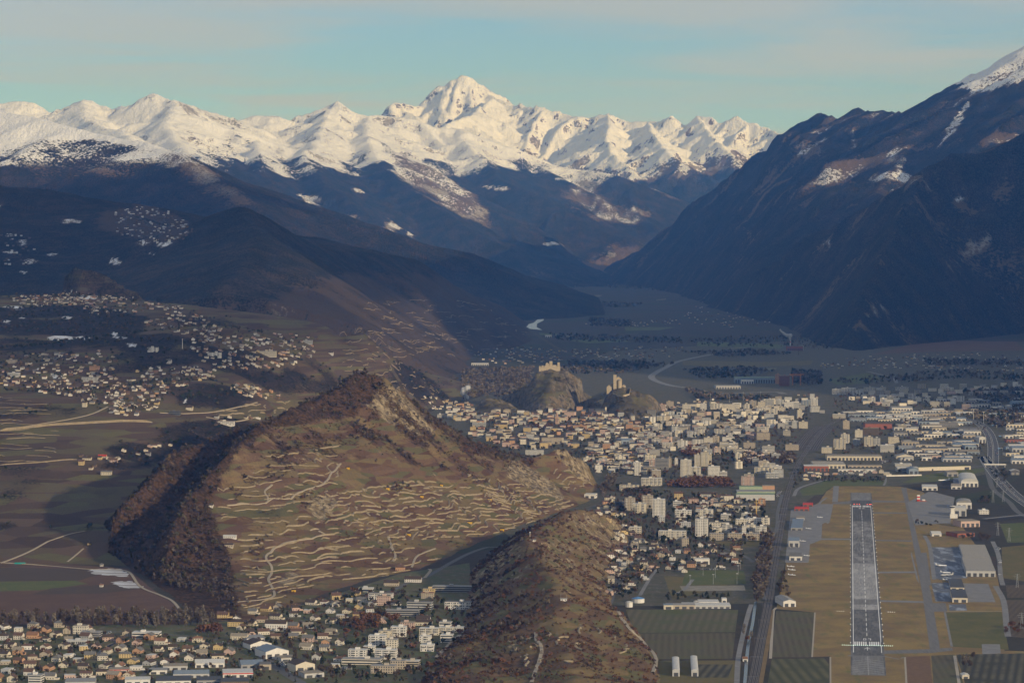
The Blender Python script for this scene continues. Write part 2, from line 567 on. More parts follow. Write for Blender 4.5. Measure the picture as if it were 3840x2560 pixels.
# ---- near left shoulder with the forest face (J1)
A1 = Field(-6500, 600, 15500, 25500, 36)
A1.warp(70, 700, 12)
a_top = [B(*q) for q in [(-260, 200, 22500), (-120, 228, 22500), (0, 250, 22500), (60, 262, 22300), (140, 288, 22000), (230, 305, 21800), (300, 318, 21500), (345, 328, 21200), (420, 352, 20800), (480, 392, 20300), (540, 425, 19800), (575, 455, 19400), (640, 500, 19000), (720, 545, 18800), (820, 600, 18600), (900, 650, 18400)]]
A1.ridge(a_top, .48, .5)
for q in spurs(a_top, 520, 1900, .32, 77, sub=1):
    A1.ridge(q, .56, .6)
A1.H = blur(A1.H, 2) + fbm(A1.X, A1.Y, 700, 6, 71, .55, True) * 24
sl, gx, gy = A1.slope()
u, v = A1.uv()
n1 = fbm(A1.X, A1.Y, 420, 6, 73, .6)
top = in_poly(u + n1 * 50, v + n1 * 22, [(-300, 300), (0, 400), (240, 470), (520, 520), (700, 575), (660, 590), (520, 545), (330, 520), (150, 520), (60, 560), (-300, 590)])
cliff = in_poly(u + n1 * 30, v + n1 * 20, [(640, 560), (760, 620), (900, 710), (960, 760), (880, 775), (790, 740), (700, 670), (600, 590)])
fx_, fy_ = gx[v < 800].mean(), gy[v < 800].mean(); fl_ = math.hypot(fx_, fy_); fx_, fy_ = fx_ / fl_, fy_ / fl_
streak = fbm(A1.X * fy_ - A1.Y * fx_, (A1.X * fx_ + A1.Y * fy_) * .10, 120, 4, 74, .6)
hi = sstep(720, 560, v)
snow = np.where(top, .95, .15 + .7 * hi)
tree = np.where(top, 0, .92 - hi * (.28 + .55 * sstep(.0, .45, streak)) - .2 * hi * sstep(-.1, .3, n1))
tree, snow = blur(tree, 1), blur(snow, 1)
kc = blur(cliff.astype(float), 4)
tree *= 1 - kc * .62
rockm = np.maximum(kc * (.5 + .3 * n1), sstep(.62, .9, sl) * .5)
snow = snow * (1 - kc * .6)
A1.build('forested_mountain_shoulder', M_mid, (snow, tree, rockm))

# ---- right massif (M), its front spur and its run out of the picture
M = Field(400, 12500, -800, 32500, 52)
M.warp(90, 1000, 14)
m_top = [B(*q) for q in [(1420, 645, 31500), (1480, 592, 31000), (1560, 535, 30500), (1640, 470, 30000), (1690, 415, 29800), (1730, 365, 29500), (1790, 320, 28800), (1830, 285, 28200), (1880, 267, 27600), (1950, 272, 26600), (2010, 262, 26000), (2080, 276, 25500), (2130, 250, 25000), (2200, 222, 24500), (2260, 214, 24000), (2352, 185, 23500)]]
m_snow = [B(*q) for q in [(2170, 262, 25600), (2230, 210, 26000), (2300, 172, 26000), (2352, 130, 26000), (2450, 40, 26000)]]
m_front = [B(*q) for q in [(1890, 782, 15300), (1945, 710, 15800), (2000, 640, 16300), (2090, 560, 17000), (2180, 490, 17600), (2260, 445, 18000), (2352, 404, 18200)]]
m_out = [m_front[-1], (4300, 17900, 1350), (5600, 17300, 2400), (6500, 15500, 3050), (6600, 12500, 3200), (6500, 9500, 3200), (6450, 7900, 3150), (6450, 6900, 3000), (6500, 6400, 2500), (6900, 5600, 1000)]  # unseen ridge past the frame; its height and end shaped to shade the valley
m_out2 = [(6500, 15500, 2900), (8500, 15500, 2300), (11000, 17000, 2500), (13000, 20000, 2400)]
m_out3 = [m_top[-1], (6200, 22000, 2000), (8500, 20500, 2300), (11000, 17000, 2500)]
for P, s1 in ((m_top, .62), (m_snow, .66), (m_front, .62), (m_out, 1.02), (m_out2, .6), (m_out3, .6)):
    M.ridge(P, s1, .5)
    for q in ([] if P is m_out else spurs(P, 900, 2300, .36, int(P[0][0]), sub=1)):
        M.ridge(q, .66, .6)
for q in spurs(m_out[1:], 700, 1500, .8, 19):
    M.ridge(q, 1.15, .3)
for P in ([(1730, 365, 29500), (1720, 480, 28000), (1740, 580, 25500), (1750, 640, 23500)], [(1950, 272, 26600), (1900, 400, 23800), (1870, 520, 21000), (1850, 640, 19000), (1840, 720, 17500)],
          [(2130, 250, 25000), (2050, 400, 21800), (2000, 520, 19800), (1960, 620, 18000)]):
    P = [B(*q) for q in P]
    M.ridge(P, .55, .5)
    for q in spurs(P, 800, 1500, .4, int(P[0][1]), sub=1):
        M.ridge(q, .62, .5)
M.H = M.H + (fbm(M.X, M.Y, 1000, 6, 81, .58, True) * 85 + fbm(M.X, M.Y, 260, 4, 82, .6, True) * 24) * sstep(0, 300, M.H)
m_toe = [(900, 33500), (1000, 31000), (1350, 28300), (1500, 26000), (1480, 21000), (1600, 16800), (1560, 14300), (1655, 13500), (2133, 14500), (2885, 16000), (3200, 15000), (3300, 11000), (3300, 5000), (3000, -2000)]
m_in = in_poly(M.WX, M.WY, m_toe + [(20000, -2000), (20000, 50000), (0, 50000)])
m_d = np.full(M.H.shape, 1e9)
for a, b in zip(m_toe, m_toe[1:]):
    m_d = np.minimum(m_d, seg_d(M.WX, M.WY, a, b)[0])
m_cap = np.where(m_in, m_d * 1.1 + 150 * fbm(M.X, M.Y, 750, 5, 86, .6, True) * sstep(60, 700, m_d), -m_d * .2) * (1 + .35 * fbm(M.X, M.Y, 900, 4, 85))
M.H = np.minimum(M.H, np.where(m_in, m_cap + 12 * sstep(0, 300, m_d), m_cap))
sl, gx, gy = M.slope()
u, v = M.uv()
n1 = fbm(M.X, M.Y, 700, 6, 83, .6)
pf = fbm(M.X, M.Y * .5, 150, 4, 88, .7)
snow = np.where(M.H > 1780 + n1 * 250, .9, .12 + n1 * .1)
tree = np.where(M.H > 1800 + n1 * 250, .1, .86 - .18 * sstep(.1, .6, n1))
for poly in ([(3625, 350), (3700, 290), (3850, 210), (3850, 300), (3740, 335)], [(3530, 560), (3560, 480), (3620, 375), (3640, 370), (3610, 470), (3570, 530)],):
    k = in_poly(u + n1 * 26, v + n1 * 16, poly); snow[k] = .62; tree[k] *= .45
for cu, cv, ru, rv in [(3170, 487, 35, 9), (3040, 560, 60, 40), (3340, 690, 90, 35), (3400, 660, 110, 22), (3500, 715, 30, 12), (3620, 650, 30, 10), (3740, 620, 40, 8), (3770, 705, 55, 22), (3600, 750, 40, 16), (3830, 735, 20, 16), (3260, 968, 50, 12), (3100, 915, 55, 14), (3370, 600, 30, 60), (3200, 520, 18, 60), (2800, 880, 30, 20)]:
    e = ((u - cu) / ru) ** 2 + ((v - cv) / rv) ** 2 + pf * 2.6
    k = sstep(1.7, .2, e) * .52
    snow = np.maximum(snow, k); tree *= 1 - k * .75
fx_, fy_ = gx[(M.H > 200) & (M.X < 3500)].mean(), gy[(M.H > 200) & (M.X < 3500)].mean(); fl_ = math.hypot(fx_, fy_) + 1e-6; fx_, fy_ = fx_ / fl_, fy_ / fl_
mst = fbm((M.X * fy_ - M.Y * fx_) + 60 * n1, (M.X * fx_ + M.Y * fy_) * .16, 210, 5, 89, .62)
hi = sstep(250, 1100, M.H)
tree *= 1 - (.25 + .45 * hi) * sstep(.12, .42, mst)
snow = np.maximum(snow, (.16 + .26 * hi) * sstep(.2, .5, mst))
mrock = sstep(.1, .5, fbm(M.X, M.Y, 420, 5, 90, .65))
tree *= 1 - .22 * mrock
quarry = in_poly(u + n1 * 16, v + n1 * 12, [(3205, 1210), (3250, 1150), (3330, 1115), (3355, 1120), (3290, 1180), (3230, 1225)]) | in_poly(u + n1 * 20, v + n1 * 14, [(3560, 1010), (3640, 930), (3740, 890), (3690, 960), (3620, 990)])
rockm = sstep(.8, 1.1, sl + n1 * .3) * .35
rockm[quarry] = .62; tree[quarry] *= .45; snow[quarry] = 0
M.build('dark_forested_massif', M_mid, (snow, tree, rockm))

# ---- dark pyramid hill (H) and the forest hill with the chalet village (I)
G = Field(-4600, 700, 9300, 18500, 26)
G.warp(45, 420, 15)
g_py = [B(*q) for q in [(330, 585, 12600), (380, 545, 12800), (440, 512, 13000), (500, 484, 13000), (555, 467, 13000), (590, 466, 13000), (620, 476, 13050), (650, 495, 13100), (690, 522, 13200), (720, 536, 13300), (760, 560, 13400), (800, 580, 13600), (850, 602, 13900), (900, 620, 14200), (950, 642, 14500)]]
g_py2 = [B(*q) for q in [(800, 590, 15500), (870, 592, 15500), (920, 597, 15400), (990, 620, 15600), (1050, 645, 15900), (1100, 672, 16300), (1150, 694, 16800), (1190, 715, 17200), (1225, 735, 17400)]]
g_sp = [[(590, 466, 13000), (600, 540, 12200), (560, 610, 11400), (520, 650, 10800)], [(720, 536, 13300), (720, 610, 12300), (740, 680, 11400)], [(850, 602, 13900), (880, 670, 12800), (900, 710, 12000), (920, 760, 11300)],
        [(990, 620, 15600), (1020, 690, 14500), (1080, 740, 13600), (1110, 790, 12700)], [(1100, 672, 16300), (1150, 720, 15500), (1190, 755, 14800)]]
g_fo = [B(*q) for q in [(-260, 430, 14500), (-120, 428, 14500), (0, 431, 14500), (90, 434, 14500), (160, 440, 14400), (240, 454, 14300), (300, 464, 14300), (350, 478, 14200), (420, 492, 14200), (480, 505, 14300)]]
G.ridge(g_py, .54, .1); G.ridge(g_py2, .42, .1); G.ridge(g_fo, .22, .3)
for i, P in enumerate(g_sp):
    P = [B(*q) for q in P]
    G.ridge(P, .36, .3)
    for q in spurs(P, 380, 650, .3, 91 + i):
        G.ridge(q, .45, .4)
for P, f in ((g_py, .36), (g_py2, .32), (g_fo, .16)):
    for q in spurs(P, 420, 1500 if f < .2 else 1000, f, 95):
        G.ridge(q, f + .12, .4)
toe = [R4(*q)[:2] for q in [(1420, 400), (1390, 440), (1270, 540), (1265, 622), (1310, 690), (1180, 735), (950, 765), (860, 830), (840, 900), (700, 960)]]
toe_in = in_poly(G.WX, G.WY, toe + [(-6000, 9000), (-6000, 30000), (1000, 30000)])
toe_d = np.full(G.H.shape, 1e9)
for a, b in zip(toe, toe[1:]):
    toe_d = np.minimum(toe_d, seg_d(G.WX, G.WY, a, b)[0])
G.H = np.minimum(G.H, np.where(toe_in, toe_d * .64, -toe_d * .2))
G.H = blur(G.H, 1) + fbm(G.X, G.Y, 420, 6, 92, .55) * 24 * sstep(0, 60, G.H)
sl, gx, gy = G.slope()
u, v = G.uv()
n1 = fbm(G.X, G.Y, 260, 6, 93, .6)
pf = fbm(G.X, G.Y * .4, 85, 4, 98, .7)
snow = np.full(G.H.shape, .05)
tree = np.full(G.H.shape, .9)
tree *= 1 - .9 * sstep(-40, 60, (u - 1000) - (1130 - v) * 2.2 + n1 * 120) * sstep(980, 1060, v) * .7       # vineyard foot on the right
tree *= 1 - .35 * in_poly(u + n1 * 30, v + n1 * 20, [(800, 1140), (830, 1060), (900, 1010), (1000, 1000), (1100, 1030), (1200, 1120), (1100, 1200)])
for poly in ([(330, 830), (420, 780), (520, 765), (620, 790), (730, 850), (700, 900), (600, 925), (520, 900), (420, 880)],):
    k = blur(in_poly(u + n1 * 60, v + n1 * 25, poly).astype(float), 4); tree = tree * (1 - k) + k * (.42 + pf * .9); snow = np.maximum(snow, k * (.40 + pf * .9))
for cu, cv, ru, rv in [(80, 905, 45, 22), (265, 830, 50, 13), (105, 980, 28, 14), (30, 880, 30, 12), (430, 983, 28, 15), (570, 950, 30, 9), (575, 915, 60, 14), (200, 955, 40, 8), (40, 945, 40, 7), (0, 770, 14, 12), (90, 1020, 20, 8), (360, 977, 22, 5)]:
    e = ((u - cu) / ru) ** 2 + ((v - cv) / rv) ** 2 + pf * 2.0
    k = sstep(1.8, .2, e) * .62
    snow = np.maximum(snow, k); tree *= 1 - k * .9
rockm = sstep(.5, .75, sl + n1 * .2) * .3
G.build('dark_wooded_hill', M_near, (snow, tree, rockm))
# ------------------------------------------------------------------ near ground
def tps(C, X, Y, lam=1e-3):
    """smooth sheet through control points C (x, y, z)"""
    C = np.array(C, float); sc = 1000.0
    P = C[:, :2] / sc; n = len(P)
    def U(r2): return np.where(r2 > 1e-12, r2 * np.log(np.maximum(r2, 1e-12)) * .5, 0)
    d2 = ((P[:, None] - P[None]) ** 2).sum(-1)
    A = np.zeros((n + 3, n + 3)); A[:n, :n] = U(d2) + lam * np.eye(n); A[:n, n] = 1; A[:n, n + 1:] = P; A[n, :n] = 1; A[n + 1:, :n] = P.T
    w = np.linalg.solve(A, np.r_[C[:, 2], 0, 0, 0])
    x = X / sc; y = Y / sc
    out = w[n] + w[n + 1] * x + w[n + 2] * y
    for i in range(n):
        out = out + w[i] * U((x - P[i, 0]) ** 2 + (y - P[i, 1]) ** 2)
    return out
def hill(F, foot, ridges, p=1.25, soft=0.0):
    """a hill that is zero on the outline FOOT and has the heights of RIDGES on them"""
    X, Y = F.WX, F.WY
    ins = in_poly(X, Y, foot)
    db = np.full(X.shape, 1e9)
    for a, b in zip(foot, foot[1:] + foot[:1]):
        db = np.minimum(db, seg_d(X, Y, a, b)[0])
    best = np.full(X.shape, -1e9)
    for R_ in ridges:
        dr = np.full(X.shape, 1e9); z = np.zeros(X.shape)
        for a, b in zip(R_, R_[1:]):
            d, t = seg_d(X, Y, a, b)
            k = d < dr
            dr[k] = d[k]; z[k] = (a[2] + (b[2] - a[2]) * t)[k]
        q = (db / (db + dr + 1e-6))
        best = np.maximum(best, z * q ** p)
    h = np.where(ins, best, -np.minimum(db * .3, 25))
    return h

# ---- left slope with the villages and vineyards (E)
E = Field(-2700, 300, 4650, 11200, 14)
ctrl = []
for u, v, D in [(-600, 1990, 5150), (0, 1990, 5150), (350, 1990, 5100), (-600, 1800, 5600), (0, 1800, 5600), (300, 1800, 5600), (560, 1760, 5700), (-600, 1600, 6100), (0, 1600, 6100), (570, 1590, 6200), (830, 1590, 6300),
                (1010, 1525, 6800), (-600, 1460, 6850), (0, 1460, 6800), (500, 1460, 6900), (900, 1460, 7000), (-600, 1300, 8000), (0, 1300, 8000), (600, 1300, 8000), (1000, 1300, 8200), (1230, 1400, 7700), (1330, 1460, 7500),
                (0, 1150, 9400), (500, 1150, 9300), (900, 1170, 9300), (1100, 1215, 9000), (1230, 1235, 9000), (-600, 1110, 9600), (0, 1125, 9700), (300, 1125, 9700), (700, 1145, 9500),
                (-600, 1180, 10600), (0, 1180, 10600), (400, 1185, 10600), (800, 1200, 10400), (1100, 1260, 10100), (1250, 1300, 9900)]:
    ctrl.append(at(u, v, D))
for q in [gr(-600, 2120), gr(0, 2125), gr(300, 2115), gr(560, 2150), gr(700, 2000), gr(900, 1900, 2), gr(1350, 1560, 0), gr(1600, 1500), gr(1760, 1440), gr(1700, 1350, 4), gr(1850, 1300), gr(1800, 1480), gr(2000, 1240), gr(1500, 1540), gr(1400, 1650), gr(2300, 1250), gr(2200, 1600),
          gr(1680, 1400), gr(1100, 1740), gr(1420, 1345, -30), gr(1550, 1345, -40), gr(1640, 1290, -60), gr(1500, 1270, -60), (-1400, 11500, -20), (-900, 11500, -40), (-2500, 11800, -20), (-300, 11000, -60), (0, 9000, -60), (100, 8000, -60), (100, 10000, -60), (-50, 11500, -80), gr(1950, 1400, -40), gr(2050, 1480, -40), gr(-700, 2250, -4), gr(300, 2250, -4), gr(700, 2300, -4), gr(1200, 1900, -3)]:
    ctrl.append(q)
E.H = tps(ctrl, E.X, E.Y, 2e-4)
foot = [gr(1180, 1620)[:2], gr(1400, 1600)[:2], gr(1560, 1545)[:2], gr(1650, 1520)[:2], gr(1715, 1470)[:2], gr(1720, 1420)[:2], gr(1640, 1340)[:2], (-800, 11200), (-1200, 10600), (-1250, 9200)]
dome = [at(1180, 1330, 9000), at(1270, 1260, 9000), at(1355, 1238, 9000), at(1420, 1300, 9100), at(1480, 1338, 9200), at(1563, 1390, 9350), at(1610, 1436, 9500), at(1672, 1474, 9700)]
E.WX, E.WY = E.X + 18 * fbm(E.X, E.Y, 260, 3, 4), E.Y + 18 * fbm(E.X, E.Y, 260, 3, 5)
E.H = np.maximum(E.H, hill(E, foot, [dome], 1.1))
E.H = np.maximum(E.H, hill(E, [at(200, 1120, 9500)[:2], at(380, 1130, 9450)[:2], at(560, 1135, 9600)[:2], at(600, 1130, 10200)[:2], at(400, 1100, 10900)[:2], at(150, 1100, 10900)[:2]], [[at(240, 1010, 10150), at(300, 996, 10100), at(370, 1018, 10100), at(430, 1055, 10050), at(520, 1105, 9950)]], .95))
E.H += 14 * fbm(E.X, E.Y, 120, 5, 108, .6, True) * ((E.X < -1250) & (E.Y > 9500))
E.H += fbm(E.X, E.Y, 420, 5, 101) * 9 * sstep(2, 40, E.H)
eu, ev = E.uv()
E_n = fbm(E.X, E.Y, 160, 5, 102, .6)
# masks R snow, G scrub wood, B pale ground
e_snow = np.zeros(E.H.shape); e_tree = .27 + .6 * E_n
for poly in ([(330, 1350), (560, 1250), (760, 1270), (820, 1330), (640, 1380), (450, 1400)], [(700, 1300), (900, 1290), (1000, 1340), (840, 1400)], [(600, 1440), (820, 1440), (960, 1480), (900, 1540), (660, 1520)], [(860, 1390), (1050, 1380), (1260, 1430), (1300, 1480), (1010, 1470)],
             [(-100, 1160), (300, 1150), (560, 1190), (520, 1290), (200, 1310), (-100, 1320)], [(560, 1610), (900, 1560), (1000, 1620), (800, 1700), (520, 1760), (340, 1760), (420, 1680)], [(-50, 1950), (60, 1945), (70, 1985), (-50, 1985)], [(1430, 1390), (1530, 1360), (1640, 1440), (1700, 1500), (1560, 1500), (1460, 1450)]):
    e_tree[in_poly(eu + E_n * 60, ev + E_n * 30, poly)] += .42
for cu, cv, ru, rv in [(455, 1268, 40, 8), (230, 1268, 45, 9), (490, 1290, 35, 16), (310, 1266, 22, 8), (25, 1205, 30, 10), (80, 1190, 22, 8), (60, 1155, 50, 9), (430, 1250, 15, 14), (700, 1500, 18, 14), (210, 1412, 22, 9), (140, 1385, 18, 6), (250, 1190, 20, 8), (330, 1115, 30, 8)]:
    e_snow = np.maximum(e_snow, .56 * sstep(1.7, .2, ((eu - cu) / ru) ** 2 + ((ev - cv) / rv) ** 2 + E_n * 2.0))
e_pale = np.zeros(E.H.shape)

# ---- vineyard hill (C)
C = Field(-1150, 420, 4100, 6700, 6)
C.WX, C.WY = C.X + 14 * fbm(C.X, C.Y, 130, 4, 6), C.Y + 14 * fbm(C.X, C.Y, 130, 4, 7)
c_foot = [gr(x * 1.6327, y * 1.6327)[:2] for x, y in [(350, 1330), (395, 1375), (430, 1412), (500, 1425), (560, 1432), (620, 1412), (700, 1386), (800, 1345), (880, 1322), (960, 1308), (1010, 1285), (1060, 1262), (1120, 1240), (1200, 1205), (1290, 1172), (1350, 1152), (1368, 1118), (1352, 1085), (1300, 1055)]] + [(60, 7000), (-300, 6700), (-640, 6100), (-860, 5600), (-860, 5200)] + [gr(195 * 1.6327, 1200 * 1.6327)[:2], gr(230 * 1.6327, 1262 * 1.6327)[:2], gr(290 * 1.6327, 1305 * 1.6327)[:2]]
c_top = [at(*q) for q in [(600, 2150, 4600), (620, 2084, 4660), (658, 1963, 4760), (713, 1864, 4870), (795, 1771, 5000), (880, 1690, 5130), (950, 1610, 5250), (1040, 1560, 5380), (1140, 1515, 5500), (1240, 1475, 5620), (1300, 1440, 5680), (1340, 1412, 5730), (1371, 1406, 5750), (1400, 1414, 5760), (1470, 1447, 5800), (1570, 1512, 5880), (1680, 1592, 5960), (1780, 1650, 6030), (1880, 1700, 6090), (1950, 1722, 6140), (2010, 1716, 6180), (2107, 1692, 6250), (2150, 1710, 6290), (2190, 1745, 6330), (2229, 1813, 6390)]]
c_spur = [at(*q) for q in [(340, 2010, 4880), (384, 1941, 4920), (494, 1864, 4990), (603, 1771, 5100), (658, 1705, 5230), (760, 1650, 5400), (880, 1600, 5520)]]
c_rib = [at(*q) for q in [(1371, 1406, 5750), (1360, 1520, 5620), (1350, 1600, 5500), (1330, 1700, 5380)]]
C.H = hill(C, c_foot, [c_top, c_spur], 1.22)
hr = hill(C, c_foot, [c_top], 1.22)
C.H = np.maximum(C.H, hr)
sm = at(1371, 1403, 5750)
C.H = np.maximum(C.H, sm[2] + 5 - 1.2 * np.hypot(C.WX - sm[0], (C.WY - sm[1]) * .8))
# gully between the spur and the main ridge stays low
C_n = fbm(C.X, C.Y, 90, 5, 111, .6)
up_ = sstep(2, 30, C.H)
C.H += (fbm(C.X, C.Y, 170, 5, 112, .5) * 10 + fbm(C.X, C.Y, 75, 5, 113, .58, True) * 5.0) * up_
C.H += fbm(C.X, C.Y, 48, 4, 117, .6, True) * 9 * sstep(120, 260, C.H)
ccu, ccv = C.uv()
crock = in_poly(ccu + C_n * 25, ccv + C_n * 20, [(1390, 1450), (1420, 1425), (1480, 1450), (1600, 1560), (1650, 1640), (1560, 1640), (1440, 1580), (1330, 1500)]) | in_poly(ccu + C_n * 20, ccv + C_n * 20, [(1890, 1700), (2000, 1760), (2090, 1820), (2120, 1870), (2010, 1850), (1900, 1790)]) | in_poly(ccu + C_n * 15, ccv + C_n * 12, [(2060, 1690), (2120, 1685), (2180, 1730), (2235, 1800), (2210, 1830), (2150, 1780)]) | in_poly(ccu + C_n * 12, ccv + C_n * 12, [(1140, 1900), (1160, 1860), (1260, 1850), (1280, 1900), (1200, 1970)]) | in_poly(ccu + C_n * 12, ccv + C_n * 12, [(1030, 2170), (1080, 2140), (1130, 2150), (1110, 2200), (1050, 2200)])
crock = blur(crock.astype(float), 5)
C.H += crock * fbm(C.X, C.Y, 34, 4, 114, .65, True) * 9 * up_

# ---- front ridge (B)
Bf = Field(-420, 330, 2900, 5560, 5)
Bf.WX, Bf.WY = Bf.X + 7 * fbm(Bf.X, Bf.Y, 70, 4, 16), Bf.Y + 7 * fbm(Bf.X, Bf.Y, 70, 4, 17)
b_foot = [R7(*q)[:2] for q in [(540, 1568), (620, 1440), (680, 1370), (760, 1290), (830, 1225), (862, 1060), (880, 930), (880, 830), (960, 740), (1060, 665), (1160, 600), (1230, 555), (1330, 470), (1480, 410), (1600, 372), (1760, 366), (1900, 420), (1990, 470), (1960, 560), (1930, 640), (1850, 760), (1800, 870), (1820, 980), (1885, 1085), (2030, 1240), (2150, 1400), (2160, 1568)]] + [(190, 3300), (140, 2850), (-260, 2850)]
b_top = [at(*q) for q in [(2349, 1962, 5200), (2280, 1925, 5180), (2179, 1908, 5120), (2090, 1935, 4980), (2030, 1970, 4760), (1987, 2013, 4560), (2010, 2080, 4380), (2086, 2183, 4110), (2100, 2250, 3960), (2095, 2330, 3800), (2120, 2420, 3620), (2150, 2520, 3420), (2180, 2640, 3200)]]
b_sh = [at(*q) for q in [(1900, 2140, 4350), (1880, 2250, 4050), (1880, 2350, 3830), (1860, 2450, 3620), (1800, 2560, 3380)]]
b_sh = [(q[0], q[1], max(q[2] - d, 8)) for q, d in zip(b_sh, (18, 20, 17, 6, 0))]
b_x = [[b_sh[i], ((b_sh[i][0] + b_top[j][0]) / 2, (b_sh[i][1] + b_top[j][1]) / 2, (b_sh[i][2] + b_top[j][2]) / 2 - 10), b_top[j]] for i, j in ((0, 6), (1, 7), (1, 8), (2, 9), (3, 10), (4, 11))]
Bf.H = blur(np.maximum(hill(Bf, b_foot, [b_top], .95), hill(Bf, b_foot, [b_sh] + b_x, .75)), 3)
B_n = fbm(Bf.X, Bf.Y, 60, 5, 121, .6)
upb = sstep(1, 14, Bf.H)
Bf.H += (fbm(Bf.X, Bf.Y, 110, 5, 122, .5) * 6 + fbm(Bf.X, Bf.Y, 36, 5, 123, .6, True) * 4.0) * upb
bu, bv = Bf.uv()

# ---- castle rocks
V = Field(-420, 620, 8380, 9560, 5)
V.WX, V.WY = V.X + 10 * fbm(V.X, V.Y, 90, 4, 26), V.Y + 10 * fbm(V.X, V.Y, 90, 4, 27)
def rock_hill(foot, tops, p):
    V.H = np.maximum(V.H, hill(V, foot, tops, p))
tb_foot = [R4(*q)[:2] for q in [(1222, 1125), (1245, 1160), (1300, 1178), (1420, 1185), (1600, 1170), (1720, 1130), (1800, 1100)]] + [(190, 9420), (60, 9480), (-40, 9470)]
tb_top = [at(1280 + x * .5442, 900 + y * .5442, 9180) for x, y in [(1360, 905), (1400, 893), (1450, 889), (1510, 895), (1580, 922), (1650, 970), (1720, 1020)]]
va_foot = [R4(*q)[:2] for q in [(1790, 1130), (1800, 1195), (1900, 1225), (2050, 1232), (2150, 1215), (2175, 1180)]] + [(500, 9000), (430, 9230), (320, 9250), (230, 9100)]
va_top = [at(1280 + x * .5442, 900 + y * .5442, 8950) for x, y in [(1830, 1050), (1885, 1015), (1930, 1010), (1990, 1030), (2060, 1060), (2120, 1075), (2140, 1090)]]
sd_foot = [R4(*q)[:2] for q in [(940, 1160), (960, 1185), (1050, 1200), (1180, 1192), (1250, 1180)]] + [(20, 9250), (-60, 9300), (-130, 9260)]
sd_top = [at(1280 + x * .5442, 900 + y * .5442, 9020) for x, y in [(980, 1110), (1040, 1082), (1080, 1084), (1150, 1120), (1200, 1150)]]
V.H[:] = -30
rock_hill(tb_foot, [tb_top], .5)
rock_hill(va_foot, [va_top], .55)
rock_hill(sd_foot, [sd_top], .9)
upv = sstep(2, 20, V.H)
V_n = fbm(V.X, V.Y, 80, 5, 131, .6)
V.H += (fbm(V.X, V.Y, 120, 4, 132) * 6 + fbm(V.X, V.Y * .6, 50, 5, 133, .62, True) * 11) * upv
vsl = V.slope()[0]
# ---- wooded knoll in the town
Kn = Field(140, 330, 6020, 6330, 5)
kn_foot = [S3(*q)[:2] for q in [(330, 190), (420, 250), (560, 285), (700, 290), (770, 240)]] + [(270, 6330), (180, 6310)]
Kn.H = hill(Kn, kn_foot, [[at(2280 + x * .3061, 1800 + y * .3061, 6170) for x, y in [(470, 110), (560, 95), (660, 140), (730, 190)]]], .9)
Kn.H += fbm(Kn.X, Kn.Y, 40, 4, 140) * 2 * sstep(1, 8, Kn.H)
FIELDS = [E, C, Bf, V, Kn]
def gz(x, y):
    """ground height at x, y (valley floor is 0)"""
    z = 0.0
    for F in FIELDS:
        if F.inside(x, y):
            z = max(z, float(F.hgt(x, y)))
    return z
def gza(x, y):
    z = np.zeros(np.shape(x))
    for F in FIELDS:
        k = (x >= F.x[0]) & (x <= F.x[-1]) & (y >= F.y[0]) & (y <= F.y[-1])
        z = np.where(k, np.maximum(z, F.hgt(x, y)), z)
    return z
def drop(u, v, far=16000):
    """the point of the near ground or floor seen at photo position u, v"""
    r = ray(u, v)
    t = 3000.0 / r[1]; st = 12.0
    while t < far:
        x, y, z = r[0] * t, r[1] * t, CAM_H + r[2] * t
        if z <= gz(x, y):
            lo, hi = t - st, t
            for _ in range(12):
                m = (lo + hi) / 2
                if CAM_H + r[2] * m <= gz(r[0] * m, r[1] * m): hi = m
                else: lo = m
            return (r[0] * hi, r[1] * hi, gz(r[0] * hi, r[1] * hi))
        st = 4.0 + t * .0022
        t += st
    return gr(u, v)
